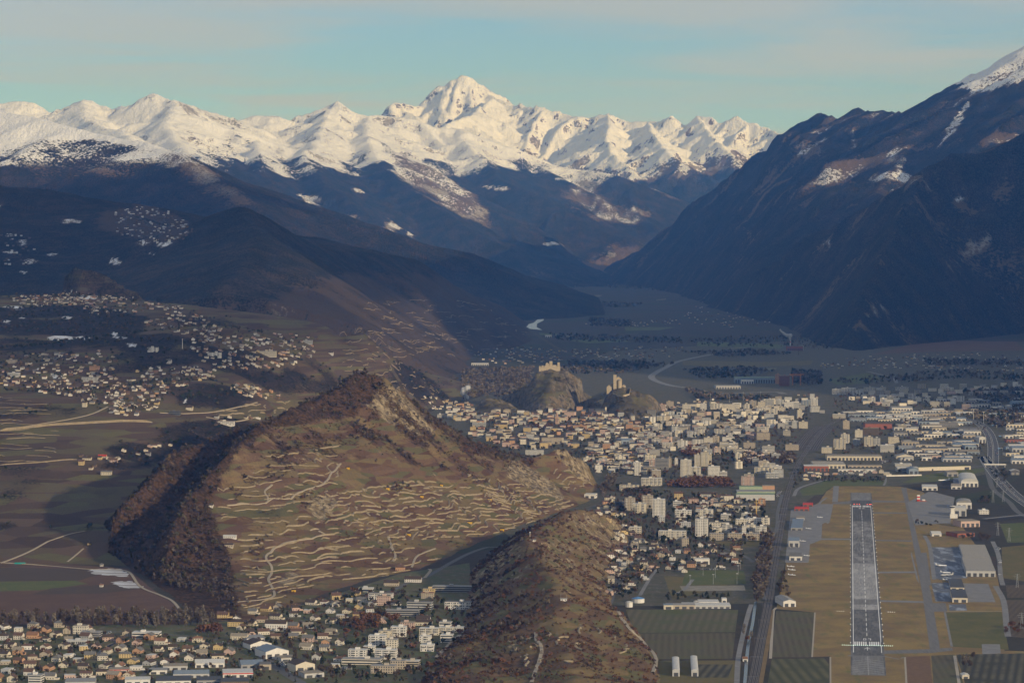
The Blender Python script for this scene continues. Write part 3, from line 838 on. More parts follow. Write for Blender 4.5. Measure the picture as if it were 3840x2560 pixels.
# ------------------------------------------------------------------ ground materials and sheets
def vineyard_material(name, soil, dry, wood, plot=34.0, rows=True, ang=.5, rock=None):
    rock = rock or ROCKY
    """mask: R pale/frost or snow, G scrub, B rock"""
    n = NT(name)
    p = n.pos()
    m = n.sep(n.attr('mask').outputs['Color'])
    warp = n.noise(p, .012, 3, .5, 0, True)
    wp = n.node('ShaderNodeVectorMath', operation='MULTIPLY_ADD')
    n.put(wp.inputs[0], warp); wp.inputs[1].default_value = (26, 26, 0); n.put(wp.inputs[2], p)
    sp = n.scale(wp.outputs[0], (1 / (plot * 1.7), 1 / (plot * 1.7), 1 / 7.5))
    cell = n.vor(sp, 1.0, out='Color')
    cs = n.sep(cell)
    fine = n.noise(p, .22, 4, .65)
    mid = n.noise(p, .018, 5, .6)
    c = n.mix(cs[0], soil[0], soil[1])
    c = n.mix(n.mr(cs[1], .58, .70), c, dry[0])
    c = n.mix(n.mr(cs[2], .80, .86), c, (.125, .112, .055))
    c = n.mix(n.mr(n.noise(p, .011, 6, .68), .52, .70), c, dry[1])
    if rows:
        w = n.node('ShaderNodeTexWave', wave_type='BANDS', bands_direction='X', wave_profile='SIN')
        n.put(w.inputs['Vector'], p); w.inputs['Scale'].default_value = .13; w.inputs['Distortion'].default_value = 1.0; w.inputs['Detail'].default_value = 1
        c = n.mix(n.math('MULTIPLY', w.outputs['Fac'], .28), c, n.mix(1.0, c, (.45, .45, .42), 'MULTIPLY'))
    jag = n.math('ADD', n.math('MULTIPLY', n.math('SUBTRACT', mid, .5), .6), n.math('MULTIPLY', n.math('SUBTRACT', fine, .5), .9))
    rk = n.mr(n.math('ADD', m[2], jag), .42, .6)
    crag = n.noise(n.scale(p, (.10, .10, .05)), 1.0, 6, .7)
    rcol = n.mix(n.mr(crag, .38, .62), rock[0], rock[1])
    rcol = n.mix(n.mr(n.noise(p, .05, 5, .7), .5, .62), rcol, n.mix(.5, DRYG[1], ROCKY[0]))
    c = n.mix(rk, c, rcol)
    tr = n.mr(n.math('ADD', m[1], jag), .42, .6)
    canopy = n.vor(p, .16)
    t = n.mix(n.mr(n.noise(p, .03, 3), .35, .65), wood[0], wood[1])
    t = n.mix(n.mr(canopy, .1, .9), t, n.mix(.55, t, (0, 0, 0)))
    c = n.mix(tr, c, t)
    sn = n.mr(n.math('ADD', m[0], n.math('MULTIPLY', jag, .6)), .40, .60)
    c = n.mix(sn, c, (.74, .76, .80))
    c = n.mix(1.0, c, n.mr(fine, .2, .8, .82, 1.18, False), 'MULTIPLY')
    n.base(c, .95)
    n.b.inputs['Specular IOR Level'].default_value = .05
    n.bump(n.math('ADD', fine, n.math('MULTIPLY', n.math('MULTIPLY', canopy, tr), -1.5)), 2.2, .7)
    return n.m
ROCKY = ((.085, .065, .042), (.36, .29, .19))
SOIL = ((.105, .061, .041), (.170, .108, .068))
DRYG = ((.175, .130, .066), (.24, .172, .085))
WOOD = ((.070, .045, .030), (.105, .062, .036))
M_vine = vineyard_material('vineyard_ground', SOIL, DRYG, WOOD)
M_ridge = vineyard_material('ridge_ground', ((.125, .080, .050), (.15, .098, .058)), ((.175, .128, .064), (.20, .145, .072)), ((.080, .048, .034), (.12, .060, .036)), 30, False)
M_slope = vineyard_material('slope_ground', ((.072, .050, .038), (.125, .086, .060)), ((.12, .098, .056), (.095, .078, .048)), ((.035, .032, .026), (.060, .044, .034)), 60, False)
M_crag = vineyard_material('crag_ground', ((.10, .085, .055), (.085, .07, .05)), ((.13, .11, .065), (.11, .09, .06)), ((.045, .038, .028), (.07, .05, .035)), 40, False, .5, ((.05, .042, .034), (.20, .175, .14)))
Z0 = np.zeros
e_tree = blur(e_tree, 2)
e_tree = np.maximum(e_tree, .5 * ((E.Y > 9650) & (E.X < -1250)))
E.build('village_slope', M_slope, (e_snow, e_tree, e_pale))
ctree = .12 + .35 * C_n
c_left = in_poly(ccu + C_n * 30, ccv + C_n * 20, [(300, 1960), (520, 1820), (680, 1680), (860, 1600), (1000, 1560), (1240, 1460), (1380, 1400), (1400, 1500), (1330, 1560), (1180, 1580), (1040, 1600), (900, 1690), (830, 1790), (800, 1900), (820, 2000), (870, 2080), (880, 2200), (920, 2330), (680, 2330), (480, 2180)])
ctree[c_left] = .75
crest = in_poly(ccu + C_n * 25, ccv + C_n * 18, [(1480, 1440), (1620, 1530), (1800, 1650), (2000, 1710), (2040, 1760), (1880, 1740), (1760, 1690), (1600, 1600)])
ctree[crest] = np.maximum(ctree[crest], .52)
ctree = np.maximum(ctree, .75 * sstep(95, 25, np.hypot(C.X - sm[0] + 12, C.Y - sm[1])))
ctree = blur(ctree, 4)
upper = in_poly(ccu + C_n * 40, ccv + C_n * 30, [(840, 1700), (1040, 1560), (1371, 1400), (1700, 1620), (1990, 1740), (1850, 1800), (1500, 1760), (1250, 1720), (900, 1820)])
crock = np.maximum(crock, blur(upper.astype(float), 4) * sstep(-.15, .4, fbm(C.X, C.Y, 80, 5, 151, .65)) * .62)
midrock = sstep(.18, .42, fbm(C.X, C.Y, 95, 5, 152, .6)) * (ccu > 950)
crock = np.maximum(crock, midrock * .55)
ub = blur(upper.astype(float), 4)
ctree = np.maximum(ctree, ub * (.36 + .5 * fbm(C.X, C.Y, 60, 4, 153, .65)))
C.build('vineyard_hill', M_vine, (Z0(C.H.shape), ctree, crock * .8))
bsl = Bf.slope()[0]
btree = .2 + .5 * B_n
brock = sstep(.42, .75, bsl + B_n * .3) * .55
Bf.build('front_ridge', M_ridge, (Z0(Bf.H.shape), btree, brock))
vrock = sstep(.55, 1.0, vsl + V_n * .3) * .85
V.build('castle_rocks', M_crag, (Z0(V.H.shape), .25 + .5 * V_n, vrock))
Kn.build('wooded_knoll', M_crag, (Z0(Kn.H.shape), Z0(Kn.H.shape) + .3, Z0(Kn.H.shape)))

# valley floor: one sheet to the horizon
n = NT('valley_floor_ground')
p = n.pos()
cell = n.sep(n.vor(n.scale(p, (1 / 190., 1 / 330., 1), .32), 1.0, out='Color'))
c = n.mix(cell[0], (.040, .038, .026), (.066, .050, .036))
c = n.mix(n.mr(cell[1], .7, .9), c, (.042, .048, .024))
c = n.mix(n.mr(n.noise(p, .004, 5, .6), .45, .7), c, (.050, .045, .035))
c = n.mix(1.0, c, n.mr(n.noise(p, .06, 4, .6), .2, .8, .7, 1.3, False), 'MULTIPLY')
M_floor = n.base(c, .95)
xs = np.r_[np.linspace(-26000, -2000, 9), np.linspace(-1500, 1500, 7), np.linspace(2000, 26000, 9)]
ys = np.r_[np.linspace(-1500, 12000, 16), np.linspace(14000, 57000, 22)]
gx_, gy_ = np.meshgrid(xs, ys)
nx = len(xs); ny = len(ys)
idx = np.arange(nx * ny).reshape(ny, nx)
o = link('valley_floor', mesh_np('valley_floor', np.stack([gx_.ravel(), gy_.ravel(), 0 * gx_.ravel()], 1), np.stack([idx[:-1, :-1], idx[:-1, 1:], idx[1:, 1:], idx[1:, :-1]], -1).reshape(-1, 4)), M_floor)
o['kind'] = 'structure'

# haze: one closed box of even air
hz = NT('haze_air')
hz.t.nodes.remove(hz.b)
vol = hz.node('ShaderNodeVolumePrincipled')
vol.inputs['Color'].default_value = (.11, .34, 1.0, 1)
vol.inputs['Density'].default_value = HAZE = 2.1e-5
vol.inputs['Anisotropy'].default_value = 0.1
vol.inputs['Absorption Color'].default_value = (1, 1, 1, 1)
hz.t.links.new(vol.outputs[0], hz.t.nodes['Material Output'].inputs['Volume'])
mb = MB()
mb.box(-27000, 27000, -2500, 58000, -70, 3500, bottom=True)
o = mb.build('haze', hz.m)
o['kind'] = 'stuff'
# unseen clouds added behind the camera, shaped to shade the left slopes and hills
def shade_cloud(cx, cy_, cz, rx, ry, rz_, ang, thick):
    n = NT('shade_cloud_mist')
    tr = n.node('ShaderNodeBsdfTransparent'); df = n.node('ShaderNodeBsdfTranslucent'); mx = n.node('ShaderNodeMixShader')
    df.inputs[0].default_value = (.9, .9, .92, 1)
    p = n.pos()
    f = n.mr(n.noise(p, 1 / 1400., 4, .6), .35, .65, thick * .5, thick)
    n.put(mx.inputs[0], f); n.t.links.new(tr.outputs[0], mx.inputs[1]); n.t.links.new(df.outputs[0], mx.inputs[2])
    n.t.links.new(mx.outputs[0], n.t.nodes['Material Output'].inputs['Surface']); n.t.nodes.remove(n.b)
    nu, nv = 40, 14
    V = []; ca, sa = math.cos(ang), math.sin(ang)
    for j in range(nv + 1):
        ph = math.pi * (j / nv - .5)
        for i in range(nu):
            th = 2 * math.pi * i / nu
            k = 1 + .22 * math.sin(3 * th + 1.3) + .14 * math.sin(7 * th) + .08 * math.sin(11 * th + 2)
            x = rx * k * math.cos(ph) * math.cos(th); y = ry * k * math.cos(ph) * math.sin(th)
            V.append((cx + x * ca - y * sa, cy_ + x * sa + y * ca, cz + rz_ * math.sin(ph)))
    F = [(j * nu + i, j * nu + (i + 1) % nu, (j + 1) * nu + (i + 1) % nu, (j + 1) * nu + i) for j in range(nv) for i in range(nu)]
    o = link('shade_cloud', mesh_np('shade_cloud', V, F, True), n.m)
    o['kind'] = 'stuff'
def shade_at(x, y, cz=5200.0, z=250.0):
    s_ = (cz - z) / S_DIR.z
    return x + S_DIR.x * s_, y + S_DIR.y * s_
cx, cy_ = shade_at(-1900, 9300)
shade_cloud(cx, cy_, 5200, 1300, 4000, 90, math.radians(4), .5)
cx, cy_ = shade_at(-2000, 14700, 5200, 500)
shade_cloud(cx, cy_, 5200, 2750, 4100, 140, math.radians(-8), .95)
cx, cy_ = shade_at(-3600, 19500, 5200, 800)
shade_cloud(cx, cy_, 5200, 2100, 1500, 140, math.radians(10), .8)
# ------------------------------------------------------------------ flat sheets, roads, strips
def sheet(name, pts, z, mat, parent=None, kind='structure', label=None):
    c = (sum(p[0] for p in pts) / len(pts), sum(p[1] for p in pts) / len(pts))
    me = bpy.data.meshes.new(name)
    me.from_pydata([(p[0] - c[0], p[1] - c[1], 0) for p in pts], [], [tuple(range(len(pts)))])
    if me.polygons[0].normal.z < 0:
        me.flip_normals()
    o = link(name, me, mat, parent, (c[0], c[1], z))
    if parent is None:
        tag(o, label=label, kind=kind)
    return o
def smooth_line(P, step):
    P = [Vector(p[:2]).to_3d() for p in P]
    Q = [P[0] * 2 - P[1]] + P + [P[-1] * 2 - P[-2]]
    out = []
    for i in range(1, len(Q) - 2):
        a, b, c, d = Q[i - 1:i + 3]
        n = max(1, int((c - b).length / step))
        for k in range(n):
            t = k / n
            out.append(.5 * ((2 * b) + (c - a) * t + (2 * a - 5 * b + 4 * c - d) * t * t + (3 * b - a - 3 * c + d) * t ** 3))
    out.append(P[-1])
    return [(p.x, p.y) for p in out]
def offset_line(P, d):
    out = []
    for i, p in enumerate(P):
        a = P[max(i - 1, 0)]; b = P[min(i + 1, len(P) - 1)]
        tx, ty = b[0] - a[0], b[1] - a[1]; L = math.hypot(tx, ty) or 1
        out.append((p[0] - ty / L * d, p[1] + tx / L * d))
    return out
def strip(name, P, w, mat, dz=.12, step=10, drape=False, parent=None, kind='structure', label=None, sm=True, shift=0.0):
    L = smooth_line(P, step) if sm else P
    l = offset_line(L, shift + w / 2); r = offset_line(L, shift - w / 2)
    f = gz if drape else (lambda x, y: 0.0)
    V = []
    for a, b in zip(l, r):
        za, zb = f(*a), f(*b)
        if drape:
            za = zb = max(za, zb, f((a[0] + b[0]) / 2, (a[1] + b[1]) / 2))
        V += [(a[0], a[1], za + dz), (b[0], b[1], zb + dz)]
    F = [(2 * i, 2 * i + 1, 2 * i + 3, 2 * i + 2) for i in range(len(L) - 1)]
    if drape:                       # verge sides so that the road bed meets the slope
        n = len(V)
        V += [(x, y, z - 2.5) for x, y, z in V]
        F += [(2 * i, 2 * i + 2, n + 2 * i + 2, n + 2 * i) for i in range(len(L) - 1)] + [(2 * i + 3, 2 * i + 1, n + 2 * i + 1, n + 2 * i + 3) for i in range(len(L) - 1)]
    me = bpy.data.meshes.new(name); me.from_pydata(V, [], F); me.update()
    if me.polygons[0].normal.z < 0: me.flip_normals()
    o = link(name, me, mat, parent)
    if parent is None: tag(o, label=label, kind=kind)
    return o

def streaky(name, c0, c1, patch=None, ac=.5, al=.012):
    n = NT(name)
    p = n.obj()
    st = n.noise(n.scale(p, (ac, al, .1)), 1.0, 4, .6)
    bl = n.noise(n.scale(p, (.05, .012, .1)), 1.0, 4, .65)
    c = n.mix(n.mr(st, .35, .68), c0, c1)
    if patch: c = n.mix(n.mr(bl, .48, .62), c, patch)
    c = n.mix(1.0, c, n.mr(n.noise(p, .5, 3), .2, .8, .85, 1.15, False), 'MULTIPLY')
    return n.base(c, .85)
def grassy(name, c0, c1, c2, sc=.02, mow=0.0):
    n = NT(name)
    p = n.pos()
    a = n.noise(p, sc, 5, .62); b = n.noise(n.scale(p, (1, .35, 1)), sc * 4, 4, .6)
    c = n.mix(n.mr(a, .35, .65), c0, c1)
    c = n.mix(n.math('MULTIPLY', n.mr(b, .5, .75), .8), c, c2)
    c = n.mix(1.0, c, n.mr(n.noise(p, .35, 3, .7), .2, .8, .8, 1.2, False), 'MULTIPLY')
    return n.base(c, .95)
def furrow(name, c0, c1, per, ang, soil=None, amt=.8):
    n = NT(name)
    p = n.pos()
    w = n.node('ShaderNodeTexWave', wave_type='BANDS', bands_direction='X', wave_profile='SIN')
    n.put(w.inputs['Vector'], n.scale(p, 1.0, ang)); w.inputs['Scale'].default_value = .314 / per; w.inputs['Distortion'].default_value = .4; w.inputs['Detail'].default_value = 2
    c = n.mix(n.math('MULTIPLY', w.outputs['Fac'], amt), c0, c1)
    c = n.mix(n.mr(n.noise(p, .015, 5, .6), .4, .7), c, soil or c0)
    c = n.mix(1.0, c, n.mr(n.noise(p, .3, 3, .7), .2, .8, .8, 1.2, False), 'MULTIPLY')
    return n.base(c, .95)
M_grass = grassy('airfield_grass', (.26, .185, .072), (.185, .128, .062), (.125, .135, .050), .014)
M_green = grassy('green_grass', (.085, .105, .035), (.11, .115, .045), (.13, .12, .05))
M_olive = grassy('olive_grass', (.145, .115, .05), (.115, .105, .042), (.16, .12, .06))
M_verge = grassy('dark_verge', (.07, .062, .035), (.085, .066, .04), (.055, .055, .03))
M_apron = streaky('apron_concrete', (.23, .225, .22), (.17, .168, .165), (.20, .195, .19), .05, .05)
M_apron_shade = streaky('apron_painted_shade', (.10, .11, .13), (.15, .16, .18), (.30, .33, .38), .06, .06)  # dark bluish tone paints hangar shade and sky sheen onto the concrete
M_taxi = streaky('taxiway_asphalt', (.18, .172, .162), (.14, .136, .130), None, .3, .02)
M_road = plain('road_asphalt', (.12, .118, .115), .8, .15, .3)
M_track = plain('pale_track', (.36, .32, .26), .9, .15, .2)
M_white = plain('marking_white', (.78, .77, .74), .7, .06, .3)
M_rw = [streaky('runway_worn', (.20, .195, .185), (.15, .147, .14), (.225, .22, .21)), streaky('runway_dark', (.075, .075, .074), (.13, .127, .124), None),
        streaky('runway_mid', (.20, .195, .188), (.10, .098, .095), (.26, .252, .24), .35, .02), streaky('runway_pale', (.34, .33, .315), (.23, .225, .215), (.38, .37, .355), .4, .03),
        streaky('runway_near', (.14, .137, .132), (.085, .084, .082), (.17, .166, .16), .3, .03)]
def pl(fn, P): return [fn(*p) for p in P]

# urban and field base sheets
M_town = grassy('town_ground', (.105, .090, .068), (.072, .074, .042), (.15, .14, .125), .03)
sheet('town_ground', pl(R8, [(-2500, -60), (-1000, -500), (-500, -700), (900, -780), (2600, -760), (2900, -300), (2600, 60), (1900, 170), (1420, 225), (980, 230), (760, 390), (690, 800), (560, 1020), (0, 1040), (-700, 1040), (-1150, 600), (-1700, 100)]), .05, M_town)
sheet('suburb_ground', [gr(x, y) for x, y in [(-300, 2365), (500, 2340), (830, 2330), (920, 2320), (1150, 2262), (1500, 2150), (1760, 2110), (1780, 2300), (1640, 2560), (1600, 2900), (-400, 2900)]], .05, grassy('suburb_ground', (.12, .10, .06), (.09, .105, .045), (.16, .145, .125), .03))
sheet('airfield_grass', pl(R8, [(1010, 1700), (1010, 1385), (885, 1390), (905, 1085), (640, 1060), (700, 800), (740, 430), (930, 335), (985, 255), (1040, 222), (1490, 225), (1640, 260), (1900, 480), (2150, 830), (2200, 1080), (2200, 1345), (2334, 1350), (2600, 1700)]), .09, M_grass)
for nm, P, m_, z in [
    ('grass_field', [(-130, 835), (-70, 1000), (310, 900), (180, 850)], 'olive', .1),
    ('vineyard_field', [(2170, 1000), (2500, 1000), (2600, 1280), (2230, 1250)], 'vine', .1),
    ('green_field', [(1800, 1085), (2180, 1080), (2230, 1340), (1850, 1320)], 'green2', .12),
    ('ploughed_field', [(1520, 1388), (1690, 1380), (1720, 1700), (1530, 1700)], 'plough', .12),
    ('crop_field', [(1700, 1380), (1860, 1372), (1960, 1700), (1725, 1700)], 'dark', .12),
    ('crop_field', [(1870, 1372), (2334, 1365), (2700, 1700), (1970, 1700)], 'row2', .12),
    ('green_field', [(2170, 480), (2400, 470), (2500, 600), (2220, 610)], 'green', .1),
    ('green_field', [(2180, 640), (2400, 620), (2500, 900), (2190, 850)], 'olive', .1),
    ('orchard_field', [(2210, 900), (2500, 890), (2600, 980), (2220, 985)], 'vine', .11),
    ('vineyard_field', [(640, 1075), (900, 1085), (880, 1392), (600, 1390)], 'dark', .12),
    ('vineyard_field', [(610, 1402), (970, 1398), (1000, 1440), (1005, 1700), (560, 1700)], 'row1', .12),
    ('crop_field', [(-390, 1065), (-60, 1065), (380, 1068), (360, 1220), (-330, 1225)], 'row3', .1),
    ('crop_field', [(-330, 1228), (360, 1226), (340, 1400), (-230, 1405)], 'dark', .1),
    ('garden_field', [(-200, 1415), (400, 1412), (380, 1700), (-180, 1700)], 'olive', .1),
    ('garden_field', [(100, 1440), (345, 1440), (310, 1530), (60, 1530)], 'row2', .14),
    ('football_pitch', [(20, 800), (300, 797), (420, 800), (435, 890), (-5, 900)], 'green', .12),
    ('gravel_heap_ground', [(-20, 905), (420, 900), (430, 935), (0, 940)], 'gravel', .12),
    ('grass_field', [(190, 600), (580, 600), (560, 640), (330, 640)], 'olive', .1),
    ('green_field', [(1620, 150), (2080, 95), (2100, 110), (1800, 190), (1500, 200)], 'green', .1),
    ('green_field', [(800, 250), (960, 190), (1000, 180), (1400, 180), (1400, 215), (1040, 222), (990, 245), (960, 280), (820, 290)], 'green', .11)]:
    if m_ not in globals().setdefault('FM', {}):
        FM[m_] = {'olive': M_olive, 'green': M_green, 'green2': grassy('pasture', (.13, .115, .045), (.10, .10, .04), (.15, .12, .05)), 'plough': plain('ploughed_soil', (.16, .10, .06), .95, .2, .1), 'dark': furrow('dark_rows', (.088, .074, .048), (.125, .105, .066), 9, .06, (.10, .10, .05)),
                  'vine': furrow('brown_rows', (.11, .085, .058), (.075, .06, .043), 9, .3), 'row1': furrow('green_rows', (.066, .068, .034), (.145, .128, .068), 14, -.03), 'row2': furrow('wide_rows', (.05, .048, .034), (.14, .125, .08), 11, .2), 'row3': furrow('soil_rows', (.095, .086, .05), (.14, .118, .075), 12, .12, (.09, .10, .045)), 'gravel': plain('gravel', (.24, .22, .18), .9, .3, .06)}[m_] if True else None
    sheet(nm, pl(R8, P), z, FM[m_])

# plain on the left
M_soil = furrow('red_vine_rows', (.115, .068, .048), (.085, .052, .040), 6, 1.1, (.125, .076, .05))
M_soil2 = furrow('dark_vine_rows', (.085, .062, .045), (.068, .052, .040), 6, 1.2)
def pc(P): return [gr(*p) for p in P]
for nm, P, m_, z in [('vineyard_plain', [(-500, 2100), (230, 2115), (480, 2130), (560, 2200), (690, 2290), (700, 2340), (-500, 2340)], M_soil, .1),
                     ('dark_vineyard_field', [(-500, 2118), (330, 2132), (420, 2138), (300, 2175), (-500, 2185)], M_soil2, .14), ('meadow_strip', [(-500, 2186), (280, 2176), (330, 2188), (150, 2212), (-500, 2230)], M_green, .14), ('dark_vineyard_field', [(190, 2205), (480, 2185), (540, 2205), (380, 2225), (120, 2228)], M_soil2, .15)]:
    sheet(nm, pc(P), z, m_)
n = NT('frost_snow'); p = n.obj()
fa = n.mr(n.noise(n.scale(p, (.012, .05, 1)), 1, 5, .6), .35, .6)
c = n.mix(fa, (.62, .64, .68), (.30, .28, .27))
M_frost = n.base(c, .9)
for P in ([(330, 2134), (400, 2132), (455, 2133), (478, 2150), (482, 2162), (430, 2158), (350, 2150)], [(420, 2180), (480, 2178), (510, 2186), (540, 2205), (470, 2203), (440, 2194)]):
    L = []                      # ragged outline of the melting snow
    q = pc(P); rr = random.Random(4)
    for a, b in zip(q, q[1:] + q[:1]):
        for k in range(6):
            t = k / 6; L.append((a[0] + (b[0] - a[0]) * t + rr.uniform(-4, 4), a[1] + (b[1] - a[1]) * t + rr.uniform(-8, 8)))
    sheet('snow_patch', L, .2, M_frost)

# ------------------------------------------------------------------ runway
A_ = Vector(R8(1271, 1515)); B_ = Vector(R8(1219, 268))
RW_L = (B_ - A_).length; RW_ANG = math.atan2(-(B_.x - A_.x), B_.y - A_.y)
RW_M = Matrix.Translation(A_) @ Matrix.Rotation(RW_ANG, 4, 'Z')
RW_I = RW_M.inverted()
def rw_y(zy):
    return (RW_I @ Vector(R8(1271 - (1515 - zy) * 52 / 1247, zy))).y
def rw(xl, yl): 
    p = RW_M @ Vector((xl, yl, 0)); return (p.x, p.y)
HW = 20.5
runway = link('runway', bpy.data.meshes.new('runway'), [M_rw[4]])
runway.data.from_pydata([(-HW - 2, 0, 0), (HW + 2, 0, 0), (HW + 2, RW_L, 0), (-HW - 2, RW_L, 0)], [], [(0, 1, 2, 3)])
runway.location = (A_.x, A_.y, .16); runway.rotation_euler = (0, 0, RW_ANG)
tag(runway, kind='structure')
def rpart(name, boxes, mat, z=.05, parent=None):
    mb = MB()
    for x0, x1, y0, y1 in boxes:
        mb.poly([(x0, y0, 0), (x1, y0, 0), (x1, y1, 0), (x0, y1, 0)])
    return mb.build(name, [mat], parent or runway, (0, 0, z))
for y0, y1, m_ in [(1515, 1380, 0), (1380, 1066, 4), (1066, 1032, 3), (1032, 995, 0), (995, 750, 3), (750, 462, 2), (462, 341, 1), (341, 320, 1), (320, 268, 0)]:
    rpart('pavement', [(-HW, HW, rw_y(y0) + .05, rw_y(y1) - .05)], M_rw[m_])
ys0, ys1 = rw_y(1312), rw_y(367)
T1 = rw_y(1310); T2 = rw_y(355)
for sgn in (-1, 1):
    rpart('edge_line', [(sgn * (HW - 1.6) - .5, sgn * (HW - 1.6) + .5, rw_y(1360), T2)], M_white, .1)
for k in range(12):
    x = (-9.2 + 1.45 * k - .0) * 1.0
    x = -17.6 + 3.0 * k + (2.2 if k >= 6 else 0)
    rpart('threshold_stripe', [(x, x + 1.8, T1, T1 + 34)], M_white, .1)
    rpart('threshold_stripe', [(x, x + 1.8, T2 - 36, T2)], M_white, .1)
yy = T1 + 90
while yy < T2 - 120:
    rpart('centre_line', [(-.45, .45, yy, yy + 30)], M_white, .1); yy += 52
def digit(ch, x, y, h, w, flip):
    S = {'0': [(0, 0, 1, .16), (0, .84, 1, 1), (0, 0, .24, 1), (.76, 0, 1, 1)], '7': [(0, .84, 1, 1), (.74, 0, 1, 1)], '2': [(0, .84, 1, 1), (.76, .5, 1, 1), (0, .42, 1, .58), (0, 0, .24, .5), (0, 0, 1, .16)], '5': [(0, .84, 1, 1), (0, .5, .24, 1), (0, .42, 1, .58), (.76, 0, 1, .5), (0, 0, 1, .16)]}[ch]
    bx = []
    for a, b, c, d in S:
        if flip: a, b, c, d = 1 - c, 1 - d, 1 - a, 1 - b
        bx.append((x + a * w, x + c * w, y + b * h, y + d * h))
    return bx
rpart('runway_number', digit('0', -5.2, T1 + 48, 18, 4, False) + digit('7', 1.4, T1 + 48, 18, 4, False), M_white, .1)
rpart('runway_number', digit('2', 1.4, T2 - 70, 20, 4.4, True) + digit('5', -5.6, T2 - 70, 20, 4.4, True), M_white, .1)
# arrow and worn chevrons before the threshold
mb = MB()
ya = rw_y(1345)
for sgn in (-1, 1):
    mb.poly([(0, ya + 30, 0), (sgn * 4, ya + 14, 0), (sgn * 4, ya + 10, 0), (0, ya + 25, 0)])
mb.poly([(-.5, ya, 0), (.5, ya, 0), (.5, ya + 26, 0), (-.5, ya + 26, 0)])
mb.build('arrow', [M_white], runway, (0, 0, .11))
M_worn = plain('worn_paint', (.33, .325, .31), .8, .25, .25)
for k in range(7):
    y = 6 + k * 19
    mb = MB()
    for sgn in (-1, 1):
        mb.poly([(0, y + 16, 0), (sgn * HW, y, 0), (sgn * HW, y - 1.6, 0), (0, y + 14, 0)])
    mb.build('chevron', [M_worn], runway, (0, 0, .11))
rpart('centre_line', [(-.5, .5, 4, rw_y(1385))], M_worn, .115)
# aprons and taxiways
for nm, P, m_, z in [
    ('taxiway', [(1492, 232), (1530, 232), (1548, 330), (1620, 640), (1700, 960), (1760, 1335), (1690, 1335), (1640, 960), (1580, 640), (1520, 330)], M_taxi, .13),
    ('taxiway', [(1135, 325), (1155, 318), (1155, 345), (1030, 345), (1020, 335)], M_taxi, .12), ('taxiway', [(1288, 318), (1525, 326), (1528, 333), (1288, 334)], M_taxi, .12),
    ('taxiway', [(1300, 400), (1540, 402), (1542, 411), (1302, 409)], M_taxi, .12), ('taxiway', [(835, 578), (1155, 580), (1155, 590), (850, 590)], M_apron, .13), ('taxiway', [(1315, 588), (1565, 592), (1567, 602), (1317, 597)], M_taxi, .12),
    ('taxiway', [(1332, 806), (1600, 804), (1604, 816), (1334, 817)], M_apron, .12), ('taxiway', [(1345, 1000), (1660, 1008), (1662, 1022), (1347, 1012)], M_apron, .12), ('taxiway', [(1020, 345), (1030, 345), (1005, 470), (990, 480), (980, 470)], M_apron, .12),
    ('taxiway', [(1370, 1345), (1700, 1335), (1840, 1325), (1850, 1345), (1700, 1362), (1380, 1368)], M_taxi, .14), ('taxiway', [(1565, 670), (1620, 890), (1600, 860), (1560, 690)], M_apron, .13), ('taxiway', [(1620, 680), (1668, 675), (1680, 760), (1700, 900), (1670, 900), (1640, 780)], M_taxi, .12),
    ('taxiway', [(1785, 1080), (1800, 1080), (1848, 1318), (1832, 1318)], M_apron, .14), ('taxiway', [(1650, 1020), (1800, 1022), (1810, 1078), (1690, 1080)], M_taxi, .125),
    ('apron', [(1535, 335), (1680, 262), (1715, 262), (1860, 300), (1830, 475), (1590, 490)], M_apron, .14), ('apron', [(1690, 640), (1905, 640), (1945, 850), (1760, 862), (1720, 850)], M_apron_shade, .14),
    ('apron', [(1700, 885), (1830, 880), (1850, 1012), (1730, 1010)], M_apron_shade, .14), ('apron', [(1910, 885), (2090, 890), (2140, 1015), (1945, 1015)], M_apron, .14), ('apron', [(1820, 1030), (1935, 1028), (1945, 1072), (1825, 1072)], M_apron_shade, .14),
    ('apron', [(740, 385), (930, 345), (1020, 345), (985, 470), (955, 480), (948, 590), (870, 620), (862, 745), (700, 745), (720, 560)], M_apron, .14), ('apron', [(1850, 165), (1930, 160), (1950, 225), (1850, 235)], M_apron_shade, .14), ('apron', [(2045, 1302), (2170, 1302), (2175, 1365), (2050, 1370)], M_apron, .15)]:
    sheet(nm, pl(R8, P), z, m_)
for P, w, nm in [([(1700, 262), (1715, 300), (1725, 330)], 6, 'service_road'), ([(985, 300), (945, 330), (935, 345)], 5, 'service_road'), ([(1360, 1380), (1480, 1405), (1515, 1390)], 4, 'service_road'), ([(1130, 1380), (1160, 1382)], 8, 'service_road'), ([(1050, 222), (1042, 330)], 12, 'service_road'),
                 ([(760, 290), (800, 235), (960, 185), (1000, 178)], 8, 'service_road'), ([(1375, 218), (1388, 190), (1386, 155)], 5, 'service_road'), ([(1655, 560), (1690, 640), (1720, 860)], 7, 'service_road'),
                 ([(2140, 905), (2195, 1010), (2215, 1180), (2225, 1250)], 9, 'service_road'), ([(2120, 600), (2160, 700), (2175, 840), (2190, 900)], 8, 'parking_road'), ([(1805, 1078), (2000, 1080), (2200, 1078)], 3, 'farm_track'), ([(1520, 1390), (1530, 1568), (1535, 1700)], 2.5, 'farm_track'),
                 ([(905, 1085), (885, 1390)], 2.2, 'farm_track'), ([(1010, 1390), (1012, 1700)], 2.2, 'farm_track'), ([(600, 1400), (622, 1070), (640, 1052)], 4, 'farm_track'), ([(1860, 1380), (1890, 1568), (1910, 1700)], 4, 'farm_track')]:
    strip(nm, pl(R8, P), w, M_track if 'track' in nm else M_apron, .17, 20)
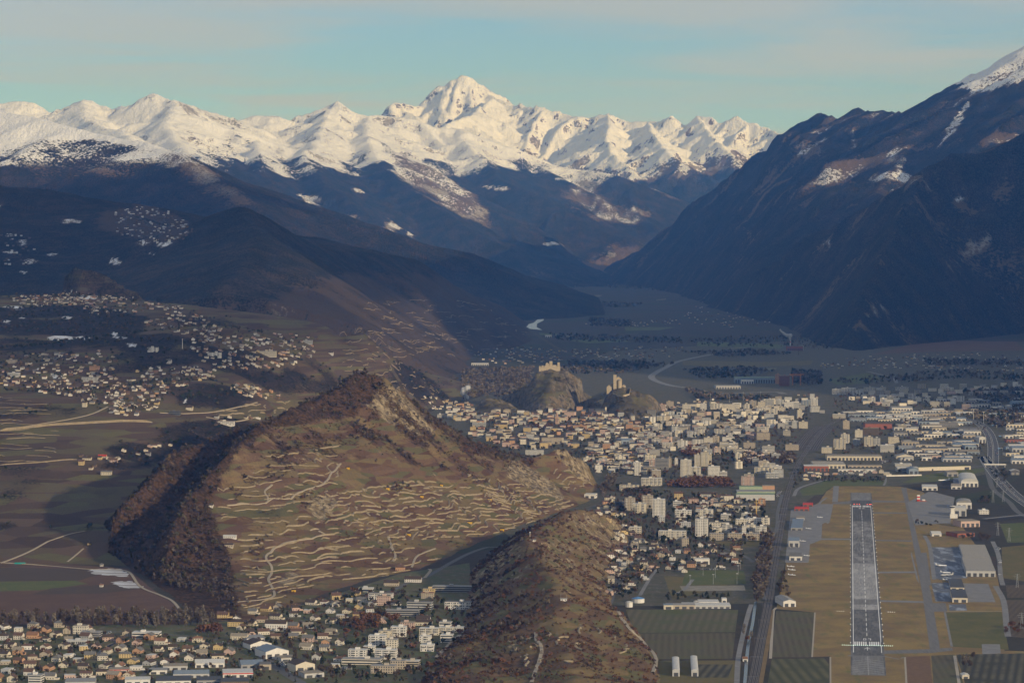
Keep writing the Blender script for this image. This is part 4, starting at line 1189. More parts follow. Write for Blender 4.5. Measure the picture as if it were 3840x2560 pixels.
# ------------------------------------------------------------------ railway, canal, roads, river
M_ballast = streaky('track_ballast', (.060, .048, .038), (.090, .074, .060), None, .6, .03)
M_rail = plain('rail_steel', (.30, .28, .26), .45, .1, .3, .6)
rail_line = [R8(*p) for p in [(395, 1900), (478, 1568), (530, 1300), (580, 1050), (620, 800), (655, 600), (690, 400), (716, 280), (745, 190), (785, 80)]] + [R5(*p) for p in [(860, 1440), (905, 1370), (960, 1310), (1030, 1262), (1120, 1225)]]
rail = strip('railway', rail_line, 14.5, M_ballast, .22, 15)
for k, dx in enumerate((-5.6, -3.9, -1.3, .4, 3.2, 4.9)):
    strip('rail', rail_line, .32, M_rail, .42, 15, parent=rail, shift=dx)
yard = strip('railway_yard', [R5(*p) for p in [(835, 1450), (880, 1385), (930, 1325), (1000, 1280)]], 70, M_ballast, .18, 15)
for dx in (-30, -24, -18, -12, 12, 18, 24, 30):
    strip('rail', [R5(*p) for p in [(845, 1445), (885, 1385), (935, 1325), (1000, 1282)]], .5, M_rail, .42, 15, parent=yard, shift=dx)
M_bank = grassy('railway_bank', (.21, .145, .07), (.17, .12, .06), (.12, .10, .05), .05)
strip('railway_bank', [R8(*p) for p in [(525, 1568), (580, 1250), (600, 1070)]], 9, M_bank, .19, 15)
# water in the drainage canal
n = NT('canal_water'); n.b.inputs['Roughness'].default_value = .12; n.b.inputs['Specular IOR Level'].default_value = .5
M_water = n.base((.05, .08, .10), .25)
strip('canal', [R8(*p) for p in [(400, 1750), (425, 1568), (440, 1380), (455, 1270), (478, 1160), (492, 1060), (500, 1010)]], 4.5, M_water, .2, 12)
strip('field_road', [R8(*p) for p in [(370, 1568), (380, 1400), (415, 1230), (450, 1090), (470, 1030)]], 7, M_apron, .21, 12)
# river reach far up the valley
n = NT('river_water'); n.b.inputs['Specular IOR Level'].default_value = .6
M_river = n.base((.30, .36, .34), .3)
sheet('river', [R4(*p) for p in [(1275, 598), (1300, 612), (1385, 620), (1345, 600), (1350, 575), (1392, 555), (1405, 525), (1414, 497), (1385, 500), (1365, 515), (1350, 548), (1325, 570), (1290, 580)]], .6, M_river)
# motorway
M_mw = streaky('motorway_asphalt', (.105, .104, .105), (.085, .085, .088), None, .3, .02)
mw_line = [R8(*p) for p in [(2700, 560), (2334, 330), (2200, 215), (2100, 90), (2060, 20)]] + [R5(*p) for p in [(2130, 1560), (2140, 1480), (2135, 1400), (2110, 1330), (2060, 1275), (2000, 1245), (1930, 1225), (1860, 1215)]]
mw = strip('motorway', mw_line, 30, M_mw, .24, 18)
for dx in (-13.6, -1.6, 1.6, 13.6):
    strip('lane_line', mw_line, .5, M_white, .30, 18, parent=mw, shift=dx)
strip('median', mw_line, 2.4, M_verge, .27, 18, parent=mw)
mw2 = [R4(*p) for p in [(2700, 760), (2352, 828), (2230, 880), (2150, 925), (2140, 950), (2180, 975), (2270, 1002)]] + [R5(*p) for p in [(10, 1015), (120, 1035), (240, 1055), (420, 1052), (640, 1046), (700, 1060)]]
strip('far_motorway', mw2, 26, plain('far_road', (.19, .19, .19), .8, .1, .05), .3, 30)
for P, w, m_ in [([R5(*p) for p in [(1270, 905), (1400, 935), (1455, 955), (1475, 985)]], 14, M_apron), ([R4(*p) for p in [(1330, 640), (1420, 700), (1500, 750), (1560, 780)]], 22, M_verge),
                 ([R8(*p) for p in [(2700, 560), (2334, 425), (2230, 330), (2130, 250), (2100, 180), (2070, 60)]], 12, M_road), ([R8(*p) for p in [(1740, 130), (1930, 100), (2060, 85), (2210, 85)]], 12, M_road),
                 ([R8(*p) for p in [(-60, 960), (10, 930), (70, 860)]], 6, M_apron), ([R8(*p) for p in [(560, 1000), (520, 850), (560, 650), (640, 520), (650, 400), (680, 280)]], 7, M_road), ([R8(*p) for p in [(180, 600), (260, 640), (420, 700), (480, 740)]], 7, M_road),
                 ([R7(*p) for p in [(1650, 1480), (1850, 1000), (1890, 800), (1950, 650), (2080, 560)]], 6, M_road), ([S3(*p) for p in [(390, 1410), (520, 1190), (600, 1090)]], 6, M_apron),
                 ([R7(*p) for p in [(0, 1000), (330, 940), (450, 885), (560, 850), (640, 810), (760, 740), (880, 680), (1000, 640), (1080, 640)]], 9, M_road), ([R7(*p) for p in [(-120, 1010), (60, 1010), (120, 990), (180, 960)]], 7, M_road),
                 ([R6(*p) for p in [(900, 1568), (1100, 1430), (1300, 1340), (1420, 1290), (1500, 1260)]], 7, M_road), ([R6(*p) for p in [(1750, 1330), (1830, 1420), (1950, 1500), (2060, 1568), (2200, 1660)]], 14, M_road), ([R6(*p) for p in [(0, 1220), (300, 1215), (500, 1210), (860, 1215), (1090, 1230), (1400, 1260)]], 6, M_road),
                 ([R6(*p) for p in [(0, 1350), (350, 1335), (560, 1310), (700, 1330), (860, 1260)]], 5, M_road), ([R6(*p) for p in [(620, 1400), (760, 1305), (860, 1262)]], 5, M_apron)]:
    strip('road', P, w, m_, .26, 15)
for P, w in [([R8(*p) for p in [(2060, 465), (2200, 450), (2334, 438), (2600, 425)]], 12)]:
    strip('road_bridge', P, w, M_apron, 5.5, 20)
# lanes and tracks on the slopes
def dr(fn, P, u0, v0, s): return [drop(u0 + x * s, v0 + y * s)[:2] for x, y in P]
LANES = [('r6', [(1620, 1015), (1780, 1000), (1870, 975), (1868, 930), (1835, 860), (1860, 790), (1820, 720), (1840, 680), (1960, 610), (2130, 585), (2230, 555), (2180, 530)], 4), ('r6', [(1550, 355), (1700, 345), (1830, 330), (1810, 260), (1860, 215)], 3.2), ('r6', [(1830, 330), (1960, 310), (2040, 270), (2200, 215), (2330, 70)], 3),
         ('r6', [(0, 750), (180, 680), (330, 600)], 4.5), ('r6', [(0, 745), (300, 765), (600, 790), (760, 790)], 4.5), ('r6', [(460, 740), (570, 650)], 3), ('r6', [(330, 600), (480, 550), (580, 530)], 3.5),
         ('r6', [(760, 790), (880, 810), (960, 910), (1100, 970), (1180, 1010), (1250, 1090)], 4.5), ('r7', [(320, 570), (345, 640), (370, 700), (350, 740)], 4), ('r7', [(480, 780), (510, 710), (560, 680), (640, 650)], 3.5), ('r7', [(570, 850), (610, 800), (600, 790)], 5),
         ('r7', [(1300, 1568), (1340, 1450), (1370, 1350), (1335, 1280), (1330, 1230)], 4.5), ('r7', [(650, 1400), (740, 1310), (810, 1245)], 6), ('r3', [(0, 1315), (200, 1280), (500, 1230), (640, 1195), (740, 1150)], 4), ('r3', [(1100, 1190), (1300, 1195), (1500, 1180), (1700, 1140), (1770, 1120)], 4),
         ('r3', [(1420, 1220), (1600, 1250), (1780, 1220)], 4), ('r7', [(1890, 1085), (1960, 1190), (2060, 1290), (2150, 1400), (2130, 1500)], 4.5)]
LANES += [('r4', [(1000, 600), (1010, 630), (1000, 650)], 6), ('r4', [(1095, 580), (1050, 610), (1075, 635), (1030, 660), (1030, 685)], 7)]
LZ = {'r3': (0, 900, .5442), 'r4': (1280, 900, .5442), 'r6': (0, 1700, .5484), 'r7': (1280, 1700, .5484)}
M_lane = plain('lane_gravel', (.34, .29, .22), .9, .15, .2)
for w_, P, wd in LANES:
    if w_ == 'r4': continue
    strip('vineyard_lane', dr(None, P, *LZ[w_]), wd, M_lane, .7, 7, drape=True)
# ------------------------------------------------------------------ naming: every thing gets a label that tells it from its neighbours
REG = []
LANDMARKS = []          # (words, x, y)
def reg(o, noun, cat, group, x, y, z=0.0, place=None):
    """remember a thing; its label is written at the end, when all its neighbours are known"""
    o['category'] = cat; o['group'] = group
    u, v = project(x, y, z)
    REG.append([o, noun, place, x, y, u, v])
def landmark(words, x, y):
    LANDMARKS.append((words, x, y))
ORD0 = ['leftmost', 'second from left', 'third from left', 'fourth from left', 'fifth from left', 'sixth from left', 'seventh from left', 'eighth from left', 'ninth from left']
def ordinal(i):
    if i < len(ORD0): return ORD0[i]
    T = ['tenth', 'eleventh', 'twelfth', 'thirteenth', 'fourteenth', 'fifteenth', 'sixteenth', 'seventeenth', 'eighteenth', 'nineteenth']
    if i < 19: return T[i - 9] + ' from left'
    D = {2: 'twenty', 3: 'thirty', 4: 'forty', 5: 'fifty', 6: 'sixty'}; E = {2: 'twentieth', 3: 'thirtieth', 4: 'fortieth', 5: 'fiftieth', 6: 'sixtieth'}
    t, o = divmod(i + 1, 10)
    O = ['', 'first', 'second', 'third', 'fourth', 'fifth', 'sixth', 'seventh', 'eighth', 'ninth']
    return (E[t] if o == 0 else D[t] + '-' + O[o]) + ' from left'
NUMW = ['', 'one', 'two', 'three', 'four', 'five', 'six', 'seven', 'eight', 'nine', 'ten', 'eleven', 'twelve']
def finish_labels():
    L = [(w, *project(x, y, 0.0)) for w, x, y in LANDMARKS]
    by = {}
    for r in REG:
        o, noun, place, x, y, u, v = r
        if place is None:
            best = min(L, key=lambda q: (q[1] - u) ** 2 + ((q[2] - v) * 2.0) ** 2)
            du, dv = u - best[1], (v - best[2]) * 2.0
            rel = ('right of' if du > 0 else 'left of') if abs(du) > abs(dv) else ('in front of' if dv > 0 else 'behind')
            place = rel + ' ' + best[0]
        by.setdefault((noun, place), []).append(r)
    for (noun, place), rs in by.items():
        rs.sort(key=lambda r: r[5])
        n = len(rs)
        for i, r in enumerate(rs):
            pre = f'{ordinal(i) if i < n - 1 else "rightmost"}, ' if 1 < n <= 60 else ''
            lab = f'{pre}{noun} {place}'.strip()
            if len(lab.split()) > 16: lab = f'{pre}{noun} {place.replace("the ", "")}'
            if len(lab.split()) > 16: lab = lab.replace(' with ', ', ')
            if len(lab.split()) > 16: lab = lab.replace('in front of', 'before').replace(' house,', ',')
            if len(lab.split()) > 16: print('LONG', lab)
            r[0]['label'] = lab
            if n > 60:
                r[0]['group'] = r[0]['group'] + ', ' + place

# ------------------------------------------------------------------ building materials
WALLS = {'white': (.66, .63, .58), 'cream': (.58, .52, .41), 'ivory': (.62, .57, .48), 'yellow': (.55, .42, .22), 'orange': (.48, .29, .18), 'pink': (.52, .38, .32), 'grey': (.32, .31, .30), 'beige': (.43, .37, .29), 'brown': (.17, .12, .08), 'pale grey': (.46, .455, .44), 'brick red': (.30, .11, .075), 'dark grey': (.12, .12, .13), 'pale green': (.33, .40, .28), 'blue grey': (.25, .30, .36)}
ROOFS = {'dark brown': (.075, .056, .045), 'reddish brown': (.125, .078, .058), 'orange tile': (.23, .125, .075), 'grey': (.15, .145, .138), 'pale grey': (.26, .255, .245), 'white': (.50, .49, .46), 'slate': (.08, .083, .09), 'beige': (.26, .225, .175), 'green': (.18, .24, .16), 'blue grey': (.17, .21, .26), 'red': (.42, .06, .045)}
MW = {k: plain('plaster_' + k.replace(' ', '_'), c, .85, .10, .25) for k, c in WALLS.items()}
MR = {k: plain('roof_' + k.replace(' ', '_'), c, .8, .22, .5) for k, c in ROOFS.items()}
n = NT('window_glass'); n.b.inputs['Specular IOR Level'].default_value = .6
M_glass = n.base((.035, .042, .05), .15)
M_balc = plain('balcony_concrete', (.62, .60, .56), .8, .1, .4)
M_metal = plain('grey_metal', (.40, .41, .42), .45, .1, .3, .5)
M_dark = plain('dark_metal', (.06, .06, .065), .5, .1, .3)
M_wood = plain('weathered_wood', (.16, .10, .065), .85, .2, .8)
RND = random.Random(11)

def house(name, x, y, z, w, d, h, rise, rz, wall, roof, noun=None, cat='house', group='houses', eave=.7, win=True, hip=False, chim=True, place=None, flat=False, annex=True):
    """detached house: walls with gables, roof slabs, chimney, windows"""
    t = empty(name, (x, y, z), rz)
    hw, hd = w / 2, d / 2
    mb = MB()
    zf = -3.0
    if flat or hip:
        mb.box(-hw, hw, -hd, hd, zf, h)
    else:
        b = 0
        P = [(-hw, -hd), (hw, -hd), (hw, hd), (-hw, hd)]
        mb.poly([(-hw, -hd, zf), (hw, -hd, zf), (hw, -hd, h), (-hw, -hd, h)])
        mb.poly([(hw, hd, zf), (-hw, hd, zf), (-hw, hd, h), (hw, hd, h)])
        mb.poly([(hw, -hd, zf), (hw, hd, zf), (hw, hd, h), (hw, 0, h + rise), (hw, -hd, h)])
        mb.poly([(-hw, hd, zf), (-hw, -hd, zf), (-hw, -hd, h), (-hw, 0, h + rise), (-hw, hd, h)])
    if annex:
        mb.box(hw + .003, hw + w * .35, -hd * .9, hd * .2, zf, h * .48)
    mb.build('wall', [MW[wall]], t)
    mb = MB()
    if flat:
        mb.box(-hw - .25, hw + .25, -hd - .25, hd + .25, h + .003, h + .35)
    elif hip:
        e = eave; k = min(hw, hd) * .85
        base = [(-hw - e, -hd - e, h + .02), (hw + e, -hd - e, h + .02), (hw + e, hd + e, h + .02), (-hw - e, hd + e, h + .02)]
        r0, r1 = (-(hw - k), 0, h + rise), (hw - k, 0, h + rise)
        mb.poly([base[0], base[1], r1, r0]); mb.poly([base[2], base[3], r0, r1]); mb.poly([base[1], base[2], r1]); mb.poly([base[3], base[0], r0])
        mb.poly([base[3], base[2], base[1], base[0]])
    else:
        e = eave; dz = rise / hd * e; th = .28
        for s_ in (-1, 1):
            a = [(-hw - e, s_ * (hd + e), h - dz + .04), (hw + e, s_ * (hd + e), h - dz + .04), (hw + e, 0, h + rise + .04), (-hw - e, 0, h + rise + .04)]
            up = [(p[0], p[1], p[2] + th) for p in a]
            if s_ > 0: a, up = a[::-1], up[::-1]
            mb.poly(up); mb.poly(a[::-1])
            for i in range(4):
                j = (i + 1) % 4
                mb.poly([a[i], a[j], up[j], up[i]])
    if annex:
        mb.box(hw + .004, hw + w * .35 + .3, -hd * .9 - .3, hd * .2 + .3, h * .48 + .003, h * .48 + .25)
    ro = mb.build('roof', [MR[roof]], t)
    if chim and not flat:
        mb = MB(); cx = hw * RND.uniform(-.5, .5); cy_ = hd * .35
        mb.box(cx - .4, cx + .4, cy_ - .4, cy_ + .4, h + rise * .3, h + rise + 1.0)
        mb.build('chimney', [MW['beige']], ro)
    if win:
        mb = MB(); nf = max(1, int(h / 2.7))
        for f in range(nf):
            zz = .9 + f * 2.7
            nc = max(2, int(w / 3.2))
            for i in range(nc):
                cx = -hw + w * (i + .5) / nc
                mb.box(cx - .6, cx + .6, -hd - .06, -hd + .05, zz, zz + 1.35)
            nc = max(1, int(d / 3.6))
            for i in range(nc):
                cy_ = -hd + d * (i + .5) / nc
                if not annex or f > 0: mb.box(hw - .05, hw + .06, cy_ - .55, cy_ + .55, zz, zz + 1.3)
                mb.box(-hw - .06, -hw + .05, cy_ - .55, cy_ + .55, zz, zz + 1.3)
        o = mb.build('window_panes', [M_glass], t); o['kind'] = 'stuff'
    if noun is None:
        size = 'small' if w < 10 else ('long' if w > 17 else '')
        kind_ = 'flat roofed' if flat else ('hip roofed' if hip else '')
        noun = ' '.join(q for q in (size, wall, kind_, 'house with', roof + ' roof') if q)
    reg(t, noun, cat, group, x, y, z, place)
    return t

def block(name, x, y, z, w, d, h, rz, wall, roof='grey', style='grid', noun=None, cat='apartment block', group='apartment blocks', top=True, wing=None, place=None, floors=None, accent=None):
    """flat roofed apartment or office block: body, storeys of windows, balconies, roof slab, lift housing"""
    t = empty(name, (x, y, z), rz)
    hw, hd = w / 2, d / 2
    mb = MB(); mb.box(-hw, hw, -hd, hd, -3, h)
    if wing:
        mb.box(wing[0], wing[1], wing[2], wing[3], -3, wing[4])
    mb.build('wall', [MW[wall]], t)
    mb = MB(); mb.box(-hw - .2, hw + .2, -hd - .2, hd + .2, h + .003, h + .5)
    if wing: mb.box(wing[0] - .2, wing[1] + .2, wing[2] - .2, wing[3] + .2, wing[4] + .003, wing[4] + .5)
    ro = mb.build('roof', [MR[roof]], t)
    if top:
        mb = MB(); k = RND.uniform(-.3, .3) * hw
        mb.box(k - min(3, hw * .3), k + min(3, hw * .3), -hd * .4, hd * .4, h + .5, h + 3.0)
        mb.build('lift_housing', [MW[wall]], ro)
    nf = floors or max(1, int(h / 2.9)); fh = h / nf
    wm = MB(); bm_ = MB()
    fz = [(-hd, 0, 1), (hw, 1, 1), (-hw, 1, -1)]
    for f in range(nf):
        z0 = f * fh + .95; z1 = z0 + fh * .48
        if style == 'band':
            wm.box(-hw + .5, hw - .5, -hd - .06, -hd + .02, z0, z1)
            wm.box(hw - .02, hw + .06, -hd + .5, hd - .5, z0, z1); wm.box(-hw - .06, -hw + .02, -hd + .5, hd - .5, z0, z1)
            continue
        nc = max(2, int(w / 3.0))
        for i in range(nc):
            cx = -hw + w * (i + .5) / nc
            if style == 'balcony' and i % 3 == 1:
                continue
            wm.box(cx - .72, cx + .72, -hd - .06, -hd + .02, z0, z1)
        nc = max(1, int(d / 3.4))
        for i in range(nc):
            cy_ = -hd + d * (i + .5) / nc
            if style == 'tower' and i == nc // 2: continue
            wm.box(hw - .02, hw + .06, cy_ - .7, cy_ + .7, z0, z1); wm.box(-hw - .06, -hw + .02, cy_ - .7, cy_ + .7, z0, z1)
        if style == 'balcony' and f > 0:
            nb = max(1, int(w / 9))
            for i in range(nb):
                cx = -hw + w * (i + .5) / nb
                bm_.box(cx - 2.2, cx + 2.2, -hd - 1.3, -hd - .07, f * fh - .1, f * fh + 1.0, bottom=True)
                wm.box(cx - 2.0, cx + 2.0, -hd - .06, -hd + .02, f * fh + 1.05, f * fh + 2.3)
        if style == 'tower' and f > 0:
            for s_ in (-1, 1):
                bm_.box(s_ * hw * .62 - 1.9, s_ * hw * .62 + 1.9, -hd - 1.2, -hd - .07, f * fh - .1, f * fh + 1.0, bottom=True)
    o = wm.build('window_panes', [M_glass], t); o['kind'] = 'stuff'
    if bm_.v:
        o = bm_.build('balconies', [MW[accent] if accent else M_balc], t); o['kind'] = 'stuff'
    if noun is None:
        size = 'tall' if h > 26 else ('low' if h < 9 else ('long' if w > 34 else ''))
        noun = ' '.join(q for q in (size, wall, 'apartment block' if cat == 'apartment block' else 'office block', 'with', roof + ' roof') if q)
    reg(t, noun, cat, group, x, y, z, place)
    return t

def hall(name, x, y, z, w, d, h, rz, wall, roof, noun=None, cat='hall', group='industrial halls', style='flat', place=None, doors=True, band=None, ribs=0):
    """workshop, warehouse or hangar"""
    t = empty(name, (x, y, z), rz)
    hw, hd = w / 2, d / 2
    mb = MB(); mb.box(-hw, hw, -hd, hd, -2, h)
    if style == 'gable':
        r = min(hd, 14) * .28
        mb.poly([(hw, -hd, h), (hw, hd, h), (hw, 0, h + r)]); mb.poly([(-hw, hd, h), (-hw, -hd, h), (-hw, 0, h + r)])
    if style == 'gablef':
        r = min(hw, 16) * .3
        mb.poly([(-hw, -hd, h), (hw, -hd, h), (0, -hd, h + r)]); mb.poly([(hw, hd, h), (-hw, hd, h), (0, hd, h + r)])
    mb.build('wall', [MW[wall]], t)
    mb = MB()
    e = .4
    if style == 'gable':
        for s_ in (-1, 1):
            q = [(-hw - e, s_ * (hd + e), h + .03), (hw + e, s_ * (hd + e), h + .03), (hw + e, 0, h + r + .05), (-hw - e, 0, h + r + .05)]
            up = [(a, b, c_ + .3) for a, b, c_ in q]
            if s_ > 0: q, up = q[::-1], up[::-1]
            mb.poly(up)
            for i in range(4): mb.poly([q[i], q[(i + 1) % 4], up[(i + 1) % 4], up[i]])
    elif style == 'gablef':
        for s_ in (-1, 1):
            q = [(s_ * (hw + e), -hd - e, h + .03), (s_ * (hw + e), hd + e, h + .03), (0, hd + e, h + r + .05), (0, -hd - e, h + r + .05)]
            up = [(a, b, c_ + .3) for a, b, c_ in q]
            if s_ < 0: q, up = q[::-1], up[::-1]
            mb.poly(up)
            for i in range(4): mb.poly([q[i], q[(i + 1) % 4], up[(i + 1) % 4], up[i]])
    elif style == 'barrel':
        nseg = 8
        for i in range(nseg):
            a0 = math.pi * i / nseg; a1 = math.pi * (i + 1) / nseg
            p0 = (-hw * math.cos(a0), hw * .32 * math.sin(a0) + h + .02); p1 = (-hw * math.cos(a1), hw * .32 * math.sin(a1) + h + .02)
            mb.poly([(p0[0], -hd, p0[1]), (p1[0], -hd, p1[1]), (p1[0], hd, p1[1]), (p0[0], hd, p0[1])])
        mb.poly([(-hw * math.cos(math.pi * i / nseg), -hd, hw * .32 * math.sin(math.pi * i / nseg) + h + .02) for i in range(nseg + 1)][::-1])
    else:
        mb.box(-hw - .15, hw + .15, -hd - .15, hd + .15, h + .003, h + .6)
        if ribs:
            for i in range(ribs):
                yy = -hd + d * (i + .5) / ribs
                mb.box(-hw + 1, hw - 1, yy - .5, yy + .5, h + .6, h + 1.25)
    mb.build('roof', [MR[roof]], t)
    mb = MB(); nd = max(1, int(w / 9))
    if doors:
        for i in range(nd):
            cx = -hw + w * (i + .5) / nd
            mb.box(cx - w / nd * .3, cx + w / nd * .3, -hd - .08, -hd + .02, .2, h * .62)
        mb.box(hw - .02, hw + .08, -hd * .7, hd * .7, h * .5, h * .72)
        o = mb.build('door_panels', [MR['slate'] if wall not in ('dark grey',) else MR['pale grey']], t); o['kind'] = 'stuff'
    if band:
        mb = MB(); mb.box(-hw - .1, hw + .1, -hd - .1, hd + .1, h * .80, h * .98); mb.build('fascia', [band], t)
    if noun is None:
        noun = ' '.join(q for q in ('long' if w > 45 else ('small' if w < 16 else ''), wall, {'gable': 'gabled', 'gablef': 'gabled', 'barrel': 'barrel vaulted'}.get(style, 'flat'), 'hall with', roof + ' roof') if q)
    reg(t, noun, cat, group, x, y, z, place)
    return t
def px2m(fn_scale, px, D):
    return px * fn_scale * D / FPX
# ------------------------------------------------------------------ buildings at the places the photograph shows
LANDMARKS += [(w, *p[:2]) for w, p in [
    ('the red fire station', R8(812, 385)), ('the football pitch', R8(220, 850)), ('the white storage tanks', S3(300, 1520)), ('the tall white tower block', S3(620, 450)), ('the three olive blocks', S3(1550, 735)),
    ('the long ivory balcony block', S3(790, 730)), ('the green roofed school', S1(1420, 1330)), ('the rust coloured tree grove', S1(700, 1200)), ('the cathedral spire', S2(1318, 320)), ('the yellow church with slim tower', S2(1810, 220)),
    ('the slim cream silo tower', S1(1955, 385)), ('the dark red hall', S4(600, 500)), ('the striped white office', S4(680, 800)), ('the airport control tower', R8(1840, 440)), ('the motorway bend', S4(1950, 700)),
    ('the two grey gas tanks', S4(2120, 310)), ('the orange high rise', R5(690, 990)), ('the steaming chimney', R5(742, 735)), ('the long vaulted factory', S4(60, 960)), ('the white apartment cluster', R7(260, 1330)),
    ('the pink apartment house', R7(285, 1035)), ('the shaded school', R7(770, 945)), ('the tree belt', R6(800, 1200)), ('the rust red tree', R6(1430, 1200)), ('the blue roofed workshop', R6(1890, 1370)),
    ('the red trimmed showroom', R6(1620, 1500)), ('the white school', R6(990, 1260)), ('the square white tower house', R6(540, 1225)), ('the big yellow house', R6(1600, 1180)), ('the white dark roofed block', R6(1880, 1210)),
    ('the station yard', R5(930, 1330)), ('the small green dome hill', R4(1060, 1195)), ('the wooded knoll', S3(560, 280)), ('the old town core', S2(1600, 260)), ('the railway curve', S1(1760, 1350)),
    ('the castle ruin hill', R4(1500, 1160)), ('the church hill', R4(2000, 1210)), ('the glass roofed block', S2(2100, 560)), ('the long arcade building', S2(1260, 520)), ('the airfield end', R8(1230, 180)), ('the left edge suburb', R6(60, 1440)), ('the bottom edge car park', R6(1200, 1540)), ('the riverside works', S4(1400, 560)),
    ('the white hospital blocks', S1(1250, 260)), ('the yellow cube house', S4(640, 220)), ('the roundabout houses', R6(1950, 1100)), ('the tennis hall', S1(1500, 1050)), ('the avenue of bare trees', S2(1900, 950)), ('the vineyard foot houses', S3(120, 1050)), ('the terraced row houses', S3(720, 1000))]]
OCC = []
def free(x, y, r):
    for a, b, c in OCC:
        if (a - x) ** 2 + (b - y) ** 2 < (r + c) ** 2:
            return False
    return True
def spot(Zp, xl, xr, yb, yt, depth, rz=0.0):
    """footprint in the place from the facade seen between xl and xr, standing on yb"""
    u0, v0, s = Zp
    u = u0 + (xl + xr) / 2 * s; v = v0 + yb * s
    p = drop(u, v)
    D = p[1]
    w = (xr - xl) * s * D / FPX
    h = (yb - yt) * s * D / FPX
    x = p[0] - math.sin(rz) * depth / 2 * 1.0; y = p[1] + math.cos(rz) * depth / 2
    OCC.append((x, y, (w + depth) * .3))
    return x, y, min(p[2], gz(x, y)) if p[2] > 1 else 0.0, w / max(math.cos(rz), .6), h
ZS1 = (2400, 1450, .3061); ZS2 = (1640, 1480, .3401); ZS3 = (2280, 1800, .3061); ZS4 = (3120, 1450, .3061); Z7 = (1280, 1700, .5484); Z6 = (0, 1700, .5484); Z8 = (2560, 1700, .5484); Z5 = (2560, 900, .5442); Z3 = (0, 900, .5442); Z4 = (1280, 900, .5442)
def bk(Zp, xl, xr, yb, yt, depth, wall, roof='grey', style='grid', rz=-.12, **kw):
    x, y, z, w, h = spot(Zp, xl, xr, yb, yt, depth, rz)
    return block('office_block' if kw.get('cat') == 'office block' else 'apartment_block', x, y, z, w, depth, max(h, 3), rz, wall, roof, style, **kw)
